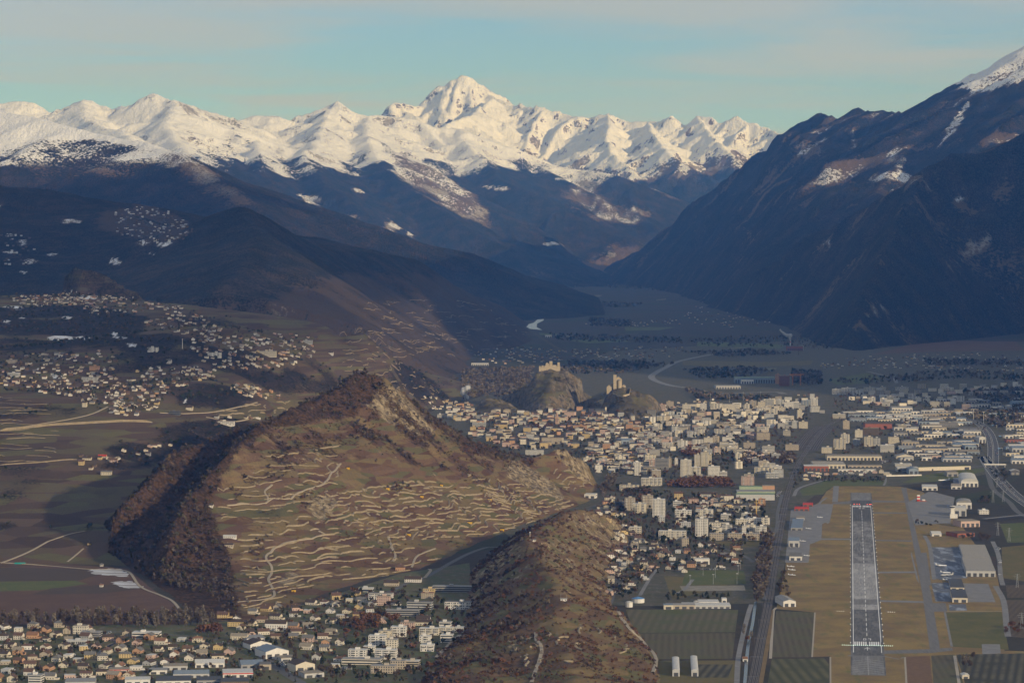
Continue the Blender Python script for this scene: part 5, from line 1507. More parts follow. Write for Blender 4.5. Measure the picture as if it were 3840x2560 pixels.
for q in [
    (ZS3, 545, 695, 450, 232, 16, 'white', 'white', 'tower'), (ZS3, 205, 325, 372, 218, 20, 'beige', 'beige', 'tower'), (ZS3, 415, 545, 345, 190, 20, 'beige', 'beige', 'tower'), (ZS3, 308, 465, 405, 288, 14, 'cream', 'white', 'balcony'),
    (ZS3, 140, 375, 122, 55, 16, 'cream', 'grey', 'balcony'), (ZS3, 90, 210, 345, 268, 14, 'dark grey', 'slate', 'band'), (ZS3, 620, 955, 732, 622, 14, 'ivory', 'white', 'balcony'), (ZS3, 1070, 1220, 690, 472, 20, 'white', 'pale grey', 'tower'),
    (ZS3, 820, 1020, 455, 368, 14, 'white', 'white', 'balcony'), (ZS3, 1075, 1285, 455, 362, 15, 'ivory', 'white', 'balcony'), (ZS3, 1382, 1505, 492, 420, 18, 'white', 'white', 'band'), (ZS3, 1637, 1755, 468, 410, 16, 'white', 'white', 'balcony'),
    (ZS3, 1240, 1480, 588, 516, 13, 'ivory', 'grey', 'grid'), (ZS3, 1280, 1392, 645, 578, 12, 'ivory', 'pale grey', 'balcony'), (ZS3, 1395, 1518, 645, 548, 13, 'white', 'pale grey', 'balcony'), (ZS3, 1515, 1640, 655, 598, 12, 'ivory', 'pale grey', 'balcony'),
    (ZS3, 1642, 1690, 668, 560, 12, 'white', 'pale grey', 'grid'), (ZS3, 1692, 1805, 648, 545, 14, 'ivory', 'pale grey', 'balcony'), (ZS3, 1808, 1942, 668, 566, 14, 'white', 'pale grey', 'balcony'),
    (ZS3, 1246, 1415, 736, 652, 14, 'beige', 'pale grey', 'grid'), (ZS3, 1468, 1636, 736, 652, 14, 'beige', 'pale grey', 'grid'), (ZS3, 1690, 1852, 736, 652, 14, 'beige', 'pale grey', 'grid'),
    (ZS3, 262, 405, 665, 575, 14, 'cream', 'white', 'balcony'), (ZS3, 797, 895, 345, 262, 14, 'white', 'white', 'band'), (ZS3, 1125, 1228, 330, 262, 14, 'white', 'grey', 'grid'), (ZS3, 1230, 1338, 312, 250, 14, 'pink', 'grey', 'balcony'), (ZS3, 1842, 1925, 302, 232, 14, 'orange', 'orange tile', 'balcony'),
    (ZS3, 1565, 1715, 545, 478, 14, 'ivory', 'white', 'grid'), (ZS3, 1715, 1880, 535, 468, 14, 'white', 'white', 'grid'), (ZS3, 1880, 1980, 545, 455, 14, 'ivory', 'slate', 'balcony'), (ZS3, 620, 690, 520, 448, 14, 'pale grey', 'white', 'grid'), (ZS3, 822, 930, 540, 490, 12, 'cream', 'dark brown', 'grid'), (ZS3, 880, 1010, 580, 520, 14, 'pale grey', 'white', 'grid'), (ZS3, 905, 985, 810, 710, 12, 'beige', 'pale grey', 'grid'),
    (ZS1, 495, 625, 1122, 895, 16, 'ivory', 'white', 'tower'), (ZS1, 626, 742, 1090, 985, 14, 'ivory', 'white', 'balcony'), (ZS1, 665, 735, 972, 830, 18, 'cream', 'beige', 'tower'), (ZS1, 742, 835, 972, 800, 18, 'cream', 'beige', 'tower'), (ZS1, 838, 875, 950, 830, 14, 'cream', 'beige', 'grid'),
    (ZS1, 185, 345, 1015, 882, 18, 'grey', 'pale grey', 'band'), (ZS1, 345, 380, 990, 870, 16, 'beige', 'grey', 'grid'), (ZS1, 145, 250, 1115, 1022, 16, 'beige', 'white', 'grid'), (ZS1, 15, 265, 1212, 1118, 16, 'ivory', 'white', 'balcony'), (ZS1, 832, 976, 1092, 975, 16, 'white', 'white', 'grid'),
    (ZS1, 962, 1065, 1118, 1042, 16, 'white', 'white', 'band'), (ZS1, 580, 935, 1132, 1088, 14, 'beige', 'grey', 'grid'), (ZS1, 1240, 1395, 1212, 1098, 18, 'pink', 'beige', 'tower'), (ZS1, 1402, 1580, 1062, 985, 20, 'cream', 'pale grey', 'balcony'), (ZS1, 1542, 1700, 1120, 1058, 20, 'pale grey', 'white', 'balcony'), (ZS1, 1640, 1755, 1110, 1010, 16, 'pale grey', 'beige', 'grid'),
    (ZS1, 425, 460, 965, 880, 12, 'white', 'white', 'grid'), (ZS1, 520, 620, 302, 212, 14, 'ivory', 'grey', 'tower'), (ZS1, 735, 812, 295, 202, 14, 'white', 'grey', 'tower'), (ZS1, 862, 990, 275, 205, 14, 'ivory', 'pale grey', 'balcony'), (ZS1, 1000, 1220, 302, 212, 14, 'ivory', 'pale grey', 'tower'),
    (ZS1, 1282, 1340, 285, 208, 14, 'ivory', 'grey', 'balcony'), (ZS1, 1342, 1425, 268, 172, 14, 'beige', 'pale grey', 'balcony'), (ZS1, 1442, 1530, 282, 185, 14, 'cream', 'pale grey', 'grid'), (ZS1, 1535, 1640, 245, 152, 14, 'pale grey', 'white', 'balcony'), (ZS1, 1665, 1760, 240, 160, 14, 'pale grey', 'white', 'balcony'),
    (ZS1, 1765, 1885, 272, 188, 14, 'white', 'white', 'grid'), (ZS1, 1890, 1975, 262, 200, 14, 'pale grey', 'pale grey', 'grid'), (ZS1, 1980, 2090, 245, 165, 14, 'blue grey', 'white', 'balcony'), (ZS1, 2092, 2178, 235, 150, 14, 'white', 'white', 'balcony'), (ZS1, 322, 410, 258, 180, 16, 'beige', 'beige', 'grid'), (ZS1, 232, 308, 282, 215, 14, 'pink', 'orange tile', 'balcony'),
    (ZS1, 1520, 1600, 318, 250, 14, 'ivory', 'grey', 'grid'), (ZS1, 1705, 1790, 300, 250, 12, 'cream', 'grey', 'grid'), (ZS1, 1430, 1590, 650, 560, 16, 'beige', 'grey', 'grid'), (ZS1, 1008, 1155, 670, 612, 15, 'white', 'slate', 'grid'), (ZS1, 782, 890, 690, 622, 16, 'ivory', 'beige', 'grid'), (ZS1, 892, 970, 680, 602, 14, 'beige', 'grey', 'balcony'),
    (ZS1, 462, 580, 750, 655, 14, 'white', 'grey', 'balcony'), (ZS1, 1092, 1200, 755, 692, 14, 'cream', 'white', 'balcony'), (ZS1, 1268, 1410, 755, 680, 14, 'beige', 'slate', 'grid'), (ZS1, 1500, 1645, 820, 725, 16, 'white', 'beige', 'band'), (ZS1, 1782, 1945, 778, 705, 15, 'beige', 'grey', 'grid'), (ZS1, 1945, 2055, 510, 425, 18, 'cream', 'dark brown', 'grid'),
    (ZS1, 1782, 1855, 505, 420, 14, 'pale grey', 'white', 'balcony'), (ZS1, 1860, 1935, 508, 422, 14, 'pale grey', 'white', 'grid'), (ZS1, 940, 1140, 508, 450, 16, 'beige', 'dark brown', 'grid'), (ZS1, 2225, 2352, 812, 740, 16, 'cream', 'blue grey', 'grid'), (ZS1, 1755, 1840, 600, 535, 16, 'ivory', 'pale grey', 'band'),
    (ZS4, 20, 165, 765, 640, 14, 'cream', 'beige', 'balcony'), (ZS4, 110, 215, 690, 580, 14, 'ivory', 'beige', 'balcony'), (ZS4, 282, 375, 620, 530, 16, 'ivory', 'pale grey', 'grid'), (ZS4, 395, 500, 730, 612, 14, 'cream', 'pale grey', 'balcony'), (ZS4, 500, 590, 722, 625, 14, 'pale grey', 'slate', 'balcony'), (ZS4, 255, 345, 715, 645, 14, 'pale grey', 'white', 'balcony'), (ZS4, 690, 820, 705, 612, 16, 'cream', 'slate', 'grid'),
    (ZS4, 0, 110, 95, 30, 14, 'pale grey', 'white', 'balcony'), (ZS4, 115, 290, 95, 15, 14, 'white', 'white', 'balcony'), (ZS4, 455, 530, 195, 130, 14, 'white', 'white', 'balcony'), (ZS4, 590, 670, 195, 140, 14, 'white', 'white', 'balcony'), (ZS4, 670, 780, 180, 115, 14, 'ivory', 'white', 'balcony'), (ZS4, 940, 1070, 155, 115, 14, 'white', 'reddish brown', 'balcony'),
    (ZS4, 590, 660, 45, 0, 14, 'cream', 'grey', 'balcony'), (ZS4, 775, 935, 45, 0, 14, 'ivory', 'grey', 'balcony'), (ZS4, 1380, 1490, 48, 12, 14, 'ivory', 'white', 'balcony'), (ZS4, 390, 530, 55, 5, 14, 'ivory', 'grey', 'balcony'),
    (Z7, 185, 300, 1312, 1245, 14, 'white', 'white', 'balcony'), (Z7, 255, 335, 1262, 1210, 14, 'cream', 'pale grey', 'balcony'), (Z7, 337, 440, 1252, 1185, 14, 'white', 'white', 'balcony'), (Z7, 45, 168, 1402, 1342, 14, 'white', 'white', 'balcony'), (Z7, 150, 225, 1360, 1318, 14, 'white', 'white', 'balcony'), (Z7, 228, 375, 1405, 1342, 14, 'white', 'white', 'balcony'),
    (Z7, 308, 380, 1335, 1272, 14, 'ivory', 'pale grey', 'grid'), (Z7, 402, 495, 1198, 1155, 14, 'pink', 'beige', 'grid'), (Z7, 532, 665, 1240, 1195, 14, 'ivory', 'white', 'balcony'), (Z7, 667, 762, 1235, 1190, 13, 'ivory', 'white', 'balcony'), (Z7, 668, 750, 1192, 1152, 13, 'white', 'pale grey', 'band'), (Z7, 532, 610, 1292, 1248, 13, 'white', 'white', 'balcony'), (Z7, 676, 762, 1290, 1240, 14, 'white', 'white', 'band'), (Z7, 538, 630, 1352, 1308, 14, 'white', 'white', 'balcony'),
    (Z7, 772, 835, 1222, 1190, 14, 'pale grey', 'white', 'grid'), (Z7, 0, 270, 1442, 1405, 16, 'ivory', 'pale grey', 'band'), (Z7, 200, 368, 1502, 1450, 14, 'beige', 'pale grey', 'grid'), (Z7, 335, 435, 1472, 1415, 14, 'beige', 'pale grey', 'grid'), (Z7, 437, 530, 1465, 1418, 14, 'beige', 'white', 'band'), (Z7, 302, 530, 1112, 1070, 14, 'grey', 'pale grey', 'band'), (Z7, 447, 620, 1065, 1015, 14, 'pale grey', 'grey', 'band'),
    (Z7, 706, 885, 1066, 1014, 14, 'white', 'grey', 'balcony'), (Z7, 620, 920, 948, 908, 16, 'grey', 'pale grey', 'band'), (Z7, 242, 328, 1037, 975, 13, 'pink', 'beige', 'grid'), (Z7, 545, 628, 992, 952, 13, 'beige', 'orange tile', 'grid'), (Z7, 557, 635, 955, 925, 12, 'yellow', 'beige', 'grid'), (Z7, 185, 348, 1000, 955, 14, 'white', 'grey', 'balcony'),
    (Z7, 118, 215, 945, 920, 13, 'pale grey', 'white', 'band'), (Z6, 497, 592, 1232, 1178, 14, 'ivory', 'beige', 'grid'), (Z6, 545, 680, 1265, 1222, 18, 'grey', 'pale grey', 'band'), (Z6, 900, 1085, 1262, 1224, 18, 'white', 'white', 'band'), (Z6, 192, 282, 1565, 1515, 16, 'white', 'pale grey', 'band'), (Z6, 455, 590, 1302, 1278, 12, 'pale grey', 'white', 'grid'),
    (Z3, 560, 670, 980, 945, 16, 'pale grey', 'grey', 'balcony'), (Z3, 615, 680, 898, 868, 14, 'orange', 'reddish brown', 'grid'), (Z3, 1015, 1085, 772, 740, 16, 'white', 'grey', 'balcony'), (Z3, 1430, 1520, 805, 775, 14, 'white', 'grey', 'balcony'), (Z3, 1785, 1900, 800, 765, 14, 'cream', 'grey', 'grid'), (Z3, 2085, 2150, 715, 690, 14, 'pale grey', 'grey', 'grid'), (Z3, 40, 110, 850, 825, 14, 'beige', 'grey', 'grid'), (Z3, 50, 130, 945, 915, 14, 'pale grey', 'white', 'balcony'), (Z3, 1500, 1612, 1275, 1248, 12, 'white', 'reddish brown', 'balcony'), (Z3, 1165, 1240, 1205, 1180, 12, 'dark grey', 'slate', 'band')]:
    bk(*q)
for q in [(ZS4, 595, 762, 802, 715, 22, 'white', 'white', 'band', -.05), (ZS4, 10, 165, 388, 335, 16, 'ivory', 'white', 'band', -.05), (ZS4, 385, 575, 590, 505, 20, 'brown', 'beige', 'band', -.05), (ZS4, 135, 215, 518, 415, 10, 'beige', 'beige', 'grid', 0), (ZS4, 860, 960, 442, 410, 14, 'white', 'grey', 'grid', 0), (ZS4, 1228, 1360, 605, 550, 22, 'white', 'pale grey', 'grid', .3), (ZS4, 1320, 1545, 500, 440, 24, 'grey', 'beige', 'band', -.1), (ZS4, 808, 912, 515, 470, 14, 'cream', 'beige', 'band', 0), (Z8, 2028, 2095, 415, 388, 18, 'white', 'white', 'grid', 0), (ZS4, 775, 975, 975, 945, 22, 'white', 'white', 'band', 0), (Z8, 1500, 1612, 130, 105, 20, 'grey', 'slate', 'band', 0),
          (ZS2, 1150, 1370, 540, 470, 18, 'beige', 'dark brown', 'grid', -.05), (ZS2, 385, 535, 355, 310, 16, 'pale grey', 'white', 'band', -.05), (ZS2, 390, 570, 262, 230, 14, 'pale grey', 'white', 'band', 0), (ZS2, 860, 1140, 262, 228, 16, 'cream', 'grey', 'grid', 0), (ZS2, 890, 1030, 228, 198, 14, 'ivory', 'white', 'band', 0), (ZS2, 970, 1175, 662, 605, 18, 'pale grey', 'slate', 'grid', 0), (ZS2, 2170, 2240, 890, 745, 12, 'white', 'white', 'tower', -.1), (ZS2, 1505, 1645, 390, 335, 16, 'orange', 'dark brown', 'grid', -.1), (ZS2, 1745, 1840, 378, 330, 16, 'yellow', 'reddish brown', 'grid', -.1), (ZS2, 362, 425, 392, 352, 12, 'yellow', 'dark brown', 'grid', 0), (ZS2, 0, 78, 250, 215, 12, 'white', 'grey', 'band', 0), (ZS2, 160, 240, 262, 220, 14, 'blue grey', 'white', 'band', 0),
          (ZS1, 1925, 1985, 388, 282, 12, 'cream', 'beige', 'tower', 0), (ZS1, 1160, 1240, 880, 855, 10, 'white', 'white', 'band', 0)]:
    bk(*q[:8], q[8], q[9], cat='office block', group='offices and public buildings')
# halls and hangars
def hl(Zp, xl, xr, yb, yt, depth, wall, roof, style='flat', rz=0.0, **kw):
    x, y, z, w, h = spot(Zp, xl, xr, yb, yt, depth, rz)
    return hall('aircraft_hangar' if kw.get('cat') == 'hangar' else 'hall', x, y, z, w, depth, max(h, 3), rz, wall, roof, style=style, **kw)
RWA = RW_ANG
RED = plain('red_sheet', (.50, .04, .035), .6, .08, .3)
HG = dict(cat='hangar', group='airport hangars')
for q, kw in [((Z8, 1940, 2138, 842, 802, 195, 'pale grey', 'pale grey', 'flat', RWA), dict(noun='long pale grey ribbed roof hangar, front half, beside the dark apron', place='', ribs=16, **HG)), ((Z8, 1925, 2110, 745, 728, 240, 'pale grey', 'pale grey', 'flat', RWA), dict(noun='long pale grey ribbed roof hangar, rear half, beside the dark apron', place='', ribs=20, **HG)),
              ((Z8, 1845, 1948, 1018, 985, 100, 'cream', 'slate', 'flat', RWA), dict(noun='cream hangar with dark flat roof facing the camera', place='on the small dark apron', **HG)), ((Z8, 1832, 1925, 928, 920, 110, 'cream', 'slate', 'flat', RWA), dict(noun='cream hangar with dark roof behind its twin', place='on the small dark apron', **HG)),
              ((Z8, 1640, 1742, 252, 228, 60, 'white', 'white', 'flat', RWA), dict(noun='white flat hangar standing alone', place='beside the grey apron', **HG)), ((Z8, 1905, 2020, 228, 190, 170, 'white', 'white', 'barrel', RWA), dict(noun='big white vaulted hangar', place='at the far end of the airport', **HG)), ((Z8, 1838, 1905, 243, 222, 40, 'white', 'beige', 'gable', RWA), dict(noun='low white gabled hangar', place='in front of the big white vaulted hangar', **HG)),
              ((Z8, 1875, 1975, 378, 335, 50, 'white', 'pale grey', 'barrel', RWA), dict(noun='white hangar with curved grey roof', place='behind the airport control tower', **HG)), ((Z8, 1855, 1940, 428, 370, 40, 'pale grey', 'white', 'flat', RWA), dict(noun='grey flat terminal building', place='beside the airport control tower', cat='terminal', group='airport buildings')),
              ((Z8, 1900, 2035, 502, 462, 40, 'pink', 'beige', 'flat', .25), dict(noun='pink flat barracks building', place='beside the sports track')), ((Z8, 1875, 2000, 570, 545, 40, 'brick red', 'reddish brown', 'flat', .4), dict(noun='brick red building with reddish roof', place='in front of the pink barracks')), ((Z8, 1705, 1770, 565, 550, 30, 'white', 'white', 'gable', 0), dict(noun='small white gabled shed', place='on the grass beside the grey apron')),
              ((Z8, 1808, 1885, 158, 130, 40, 'grey', 'beige', 'flat', 0), dict(noun='grey flat hangar with pale doors', place='below the wide embankment', **HG)), ((Z8, 1548, 1612, 142, 108, 50, 'blue grey', 'blue grey', 'gablef', 0), dict(noun='blue grey gabled hall', place='behind the airfield end')),
              ((Z8, 725, 797, 640, 595, 45, 'pale grey', 'blue grey', 'gable', RWA), dict(noun='white hangar with pale blue roof', place='between the railway and the runway', **HG)), ((Z8, 730, 814, 730, 702, 50, 'white', 'grey', 'gable', RWA), dict(noun='white hangar with grey roof, nearest', place='between the railway and the runway', **HG)), ((Z8, 740, 818, 525, 508, 170, 'grey', 'blue grey', 'flat', RWA), dict(noun='low hangar with wide blue grey roof', place='between the railway and the runway', **HG)), ((Z8, 778, 832, 455, 440, 40, 'pale grey', 'beige', 'flat', RWA), dict(noun='low beige shed', place='on the left apron')),
              ((Z8, 688, 775, 1047, 1010, 60, 'white', 'pale grey', 'gablef', .12), dict(noun='white gabled barn with pale grey roof', place='alone on the field beside the railway')), ((Z8, 765, 862, 392, 372, 30, 'brick red', 'red', 'flat', RWA), dict(noun='bright red flat fire station', place='beside the railway and the left apron', band=RED)), ((Z8, 822, 890, 362, 345, 30, 'brick red', 'red', 'flat', RWA), dict(noun='smaller bright red building', place='behind the red fire station', band=RED)),
              ((Z8, 1912, 1960, 1538, 1515, 16, 'cream', 'white', 'gablef', 0), dict(noun='small cream gabled barn', place='among the fields at the lower right')), ((Z8, 412, 446, 1420, 1402, 14, 'white', 'orange tile', 'gable', 0), dict(noun='tiny white hut with orange roof', place='between the canal and the railway')),
              ((Z8, 0, 330, 1060, 1040, 36, 'pale grey', 'white', 'flat', 0), dict(noun='long low white works building', place='behind the dark crop fields')), ((Z8, 110, 250, 1040, 1015, 30, 'white', 'white', 'flat', 0), dict(noun='white factory hall', place='behind the long low works')), ((Z8, 268, 302, 1025, 992, 14, 'white', 'white', 'flat', 0), dict(noun='white cube plant tower', place='behind the long low works')), ((Z8, 60, 108, 1522, 1480, 120, 'pale grey', 'white', 'barrel', -.05), dict(noun='white vaulted greenhouse', place='beside the canal road')), ((Z8, -70, -20, 1522, 1480, 110, 'pale grey', 'white', 'barrel', -.05), dict(noun='white vaulted greenhouse', place='below the orchard field')),
              ((Z7, 2205, 2270, 1065, 1035, 16, 'cream', 'blue grey', 'flat', 0), dict(noun='cream plant house with blue roof', place='beside the white storage tanks')), ((Z7, 2222, 2420, 1062, 1035, 20, 'beige', 'pale grey', 'flat', 0), dict(noun='long beige works building', place='right of the white storage tanks')),
              ((ZS1, 1180, 1650, 1388, 1318, 30, 'pale grey', 'green', 'flat', -.04), dict(noun='long grey school with green roof and slit windows', place='beside the railway curve', doors=False)), ((ZS1, 1188, 1655, 1300, 1288, 46, 'pale green', 'pale grey', 'flat', -.04), dict(noun='wide pale green sports hall', place='behind the grey slit window school', doors=False)), ((ZS1, 1218, 1500, 1258, 1222, 24, 'pale green', 'green', 'flat', -.04), dict(noun='pale green wing', place='behind the wide pale green sports hall', doors=False)), ((ZS1, 1500, 1650, 1258, 1212, 22, 'orange', 'beige', 'flat', -.04), dict(noun='pale orange wing', place='behind the wide pale green sports hall', doors=False)),
              ((ZS4, 405, 735, 520, 455, 60, 'brick red', 'reddish brown', 'flat', -.04), dict(noun='big windowless dark red hall', place='behind the brown office block', doors=False)), ((ZS4, -230, 165, 1000, 950, 90, 'cream', 'pale grey', 'flat', -.04), dict(noun='long cream factory with vaulted roof bands', place='beside the railway', ribs=7)), ((ZS4, -60, 610, 900, 850, 60, 'cream', 'beige', 'flat', -.04), dict(noun='long cream shopping centre with pink window bands', place='behind the vaulted factory')), ((ZS4, 80, 540, 1040, 1015, 20, 'white', 'white', 'flat', -.04), dict(noun='long low white depot', place='between the factory and the airfield end')), ((ZS4, 200, 610, 990, 965, 30, 'beige', 'beige', 'flat', -.04), dict(noun='long beige parking deck', place='right of the vaulted factory')),
              ((ZS4, -340, -40, 1040, 970, 40, 'brick red', 'white', 'flat', -.04), dict(noun='brick red factory front with white sills', place='beside the railway')), ((ZS4, 1000, 1420, 800, 755, 40, 'beige', 'grey', 'flat', -.04), dict(noun='wide beige store with row of white doors', place='left of the motorway bend')), ((ZS4, 1030, 1390, 745, 715, 40, 'cream', 'beige', 'flat', -.04), dict(noun='wide cream store', place='behind the beige store')), ((ZS4, 905, 1055, 572, 512, 40, 'cream', 'white', 'flat', -.04), dict(noun='cream box hall with white edge', place='beside the football lawn')), ((ZS4, 1620, 1825, 590, 545, 50, 'white', 'pale grey', 'gable', -.1), dict(noun='white hall with wavy pale roof', place='beside the motorway bend')), ((ZS4, 1560, 1820, 545, 520, 60, 'pale grey', 'grey', 'gable', -.1), dict(noun='grey wavy roofed hall', place='behind the white hall at the motorway bend')),
              ((ZS4, 1800, 1885, 690, 620, 26, 'pale grey', 'white', 'gablef', .3), dict(noun='pale grey tall shed', place='on the motorway embankment')), ((ZS4, 1360, 1710, 918, 880, 40, 'pale grey', 'blue grey', 'flat', -.04), dict(noun='long pale grey depot with blue grey roof', place='left of the motorway')), ((ZS4, 1450, 1720, 875, 850, 40, 'white', 'blue grey', 'flat', -.04), dict(noun='white depot with blue grey roof', place='left of the motorway')), ((ZS4, 1175, 1340, 875, 845, 40, 'pink', 'beige', 'flat', -.04), dict(noun='pink low workshop', place='left of the blue grey depots')), ((ZS4, 790, 1000, 880, 850, 40, 'cream', 'pale grey', 'gablef', 0), dict(noun='cream gabled workshop', place='right of the striped white office')), ((ZS4, 1500, 1800, 735, 695, 50, 'pale grey', 'blue grey', 'flat', -.04), dict(noun='grey garage with red corner', place='beside the motorway bend')), ((ZS4, 800, 1060, 1040, 990, 30, 'pale grey', 'white', 'flat', 0), dict(noun='pale grey depot', place='behind the airfield end')),
              ((ZS4, 2210, 2500, 800, 750, 50, 'pale grey', 'blue grey', 'gable', 0), dict(noun='hall with turquoise grey roof', place='right of the motorway')), ((ZS4, 2230, 2500, 895, 850, 40, 'white', 'white', 'flat', 0), dict(noun='white hall', place='right of the motorway')), ((ZS4, 2190, 2300, 1080, 1030, 24, 'dark grey', 'white', 'gablef', 0), dict(noun='dark shed with white roof', place='right of the motorway bridge')), ((ZS4, 2140, 2450, 680, 650, 40, 'brick red', 'reddish brown', 'flat', 0), dict(noun='low reddish hall', place='right of the motorway bend')), ((ZS4, 1490, 1580, 158, 118, 24, 'white', 'white', 'flat', 0), dict(noun='white box hall in shade', place='at the right edge of the town')), ((ZS4, 1290, 1400, 185, 145, 24, 'white', 'grey', 'flat', 0), dict(noun='white and grey box hall in shade', place='at the right edge of the town')), ((ZS4, 735, 985, 300, 258, 50, 'white', 'pale grey', 'gable', -.05), dict(noun='long hall with grey barrel roof', place='behind the dark red hall')), ((ZS4, 1240, 1380, 310, 285, 40, 'cream', 'white', 'gable', 0), dict(noun='cream hall with white roof', place='behind the riverside works')),
              ((Z6, 1335, 1535, 1462, 1432, 26, 'white', 'white', 'gable', .12), dict(noun='white gabled supermarket', place='left of the grey works hall')), ((Z6, 1525, 1730, 1535, 1498, 34, 'white', 'white', 'flat', .12), dict(noun='white showroom with red roof edge', place='at the bottom of the picture', band=RED)), ((Z6, 1650, 1800, 1468, 1440, 30, 'grey', 'blue grey', 'gable', .2), dict(noun='grey works hall', place='behind the red trimmed showroom')), ((Z6, 1775, 1855, 1478, 1440, 22, 'beige', 'grey', 'flat', .1), dict(noun='beige cube office', place='right of the grey works hall')), ((Z6, 1820, 1972, 1398, 1350, 40, 'white', 'blue grey', 'gablef', .45), dict(noun='white workshop with blue glazed roof', place='beside the bent road')), ((Z6, 1715, 1855, 1335, 1300, 30, 'white', 'dark brown', 'gablef', .45), dict(noun='white market hall with dark brown roof', place='behind the blue roofed workshop')), ((Z6, 1690, 1818, 1285, 1262, 34, 'white', 'pale grey', 'flat', .3), dict(noun='white hall with wide pale roof', place='behind the market hall')),
              ((Z6, 1925, 2035, 1420, 1395, 24, 'pale grey', 'beige', 'flat', .45), dict(noun='low shed with beige roof', place='right of the blue roofed workshop')), ((Z6, 2025, 2152, 1495, 1440, 30, 'cream', 'dark brown', 'gablef', .45), dict(noun='cream barn with dark roof', place='beside the turquoise fence')), ((Z6, 2085, 2215, 1530, 1500, 22, 'pale grey', 'beige', 'flat', .45), dict(noun='long low shed with beige roof', place='at the end of the bent road')), ((Z6, 1115, 1282, 1480, 1452, 24, 'pale grey', 'beige', 'flat', .1), dict(noun='pale garage row with red doors', place='beside the main road')), ((Z6, 1185, 1430, 1532, 1505, 30, 'pale grey', 'blue grey', 'flat', .1), dict(noun='long grey glazed works', place='at the bottom of the picture', ribs=5)), ((Z6, 1065, 1305, 1580, 1552, 40, 'white', 'slate', 'flat', .1), dict(noun='big hall with dark roof', place='at the bottom edge of the picture')), ((Z6, 1345, 1510, 1580, 1548, 30, 'grey', 'slate', 'flat', .1), dict(noun='grey hall with slate roof', place='at the bottom edge of the picture')),
              ((Z6, 855, 1025, 1582, 1545, 24, 'white', 'white', 'flat', .1), dict(noun='white flat store', place='at the bottom edge of the picture')), ((Z6, 445, 650, 1590, 1560, 30, 'pale grey', 'pale grey', 'flat', .1), dict(noun='wide pale grey hall', place='at the bottom edge of the picture')), ((Z6, 1510, 1700, 1600, 1558, 30, 'brown', 'slate', 'flat', .1), dict(noun='brown timber yard hall', place='at the bottom edge of the picture')), ((Z6, 745, 880, 1500, 1475, 18, 'white', 'beige', 'flat', .1), dict(noun='white shop with red band', place='beside the small yellow house', band=RED)), ((Z6, 1020, 1142, 1508, 1480, 20, 'white', 'pale grey', 'flat', .1), dict(noun='white workshop with red doors', place='left of the long grey glazed works')),
              ((ZS3, 1065, 1245, 1032, 965, 18, 'white', 'white', 'flat', 0), dict(noun='white school hall with tall windows', place='behind the football pitch')), ((ZS2, 1620, 1740, 1140, 1095, 26, 'white', 'white', 'flat', -.2), dict(noun='white box hall', place='beside the avenue of bare trees')), ((ZS2, 1870, 2000, 822, 780, 24, 'ivory', 'dark brown', 'flat', -.1), dict(noun='long hall with dark roof', place='in front of the town blocks')), ((ZS2, 2000, 2160, 540, 500, 40, 'blue grey', 'blue grey', 'gable', .1), dict(noun='glass roofed civic block', place='among the town trees')), ((ZS2, 1400, 1510, 258, 190, 20, 'pink', 'beige', 'flat', -.3), dict(noun='windowless pink museum block', place='below the castle hills', doors=False)),
              ((R5 and Z5, 230, 400, 1025, 1005, 60, 'pale grey', 'pale grey', 'flat', .05), dict(noun='low grey ice hall', place='left of the orange high rise')), ((Z5, 405, 490, 990, 965, 30, 'white', 'white', 'flat', 0), dict(noun='white flat hospital wing', place='left of the orange high rise')), ((Z5, 360, 640, 985, 948, 60, 'blue grey', 'green', 'flat', 0), dict(noun='long teal building', place='behind the white hospital wing')), ((Z5, 720, 830, 762, 735, 50, 'brick red', 'reddish brown', 'gable', 0), dict(noun='red roofed waste plant', place='below the steaming chimney')), ((Z5, 805, 832, 760, 728, 30, 'white', 'pale grey', 'flat', 0), dict(noun='white plant silo house', place='right of the steaming chimney')), ((Z4, 895, 1015, 865, 850, 50, 'pale grey', 'white', 'flat', 0), dict(noun='low white depot', place='in front of the far village')), ((Z4, 1405, 1450, 672, 658, 60, 'white', 'white', 'flat', 0), dict(noun='white hall', place='beside the far river bend'))]:
    hl(*q, **kw)
# the orange high rise: slab and striped round part
bk(Z5, 640, 672, 992, 925, 24, 'orange', 'orange tile', 'grid', 0, cat='office block', group='high rises', noun='bright orange slab', place='of the high rise beside the crane')
bk(Z5, 668, 736, 1005, 935, 30, 'brick red', 'beige', 'band', 0, cat='office block', group='high rises', noun='red high rise with dark window bands', place='beside the crane')
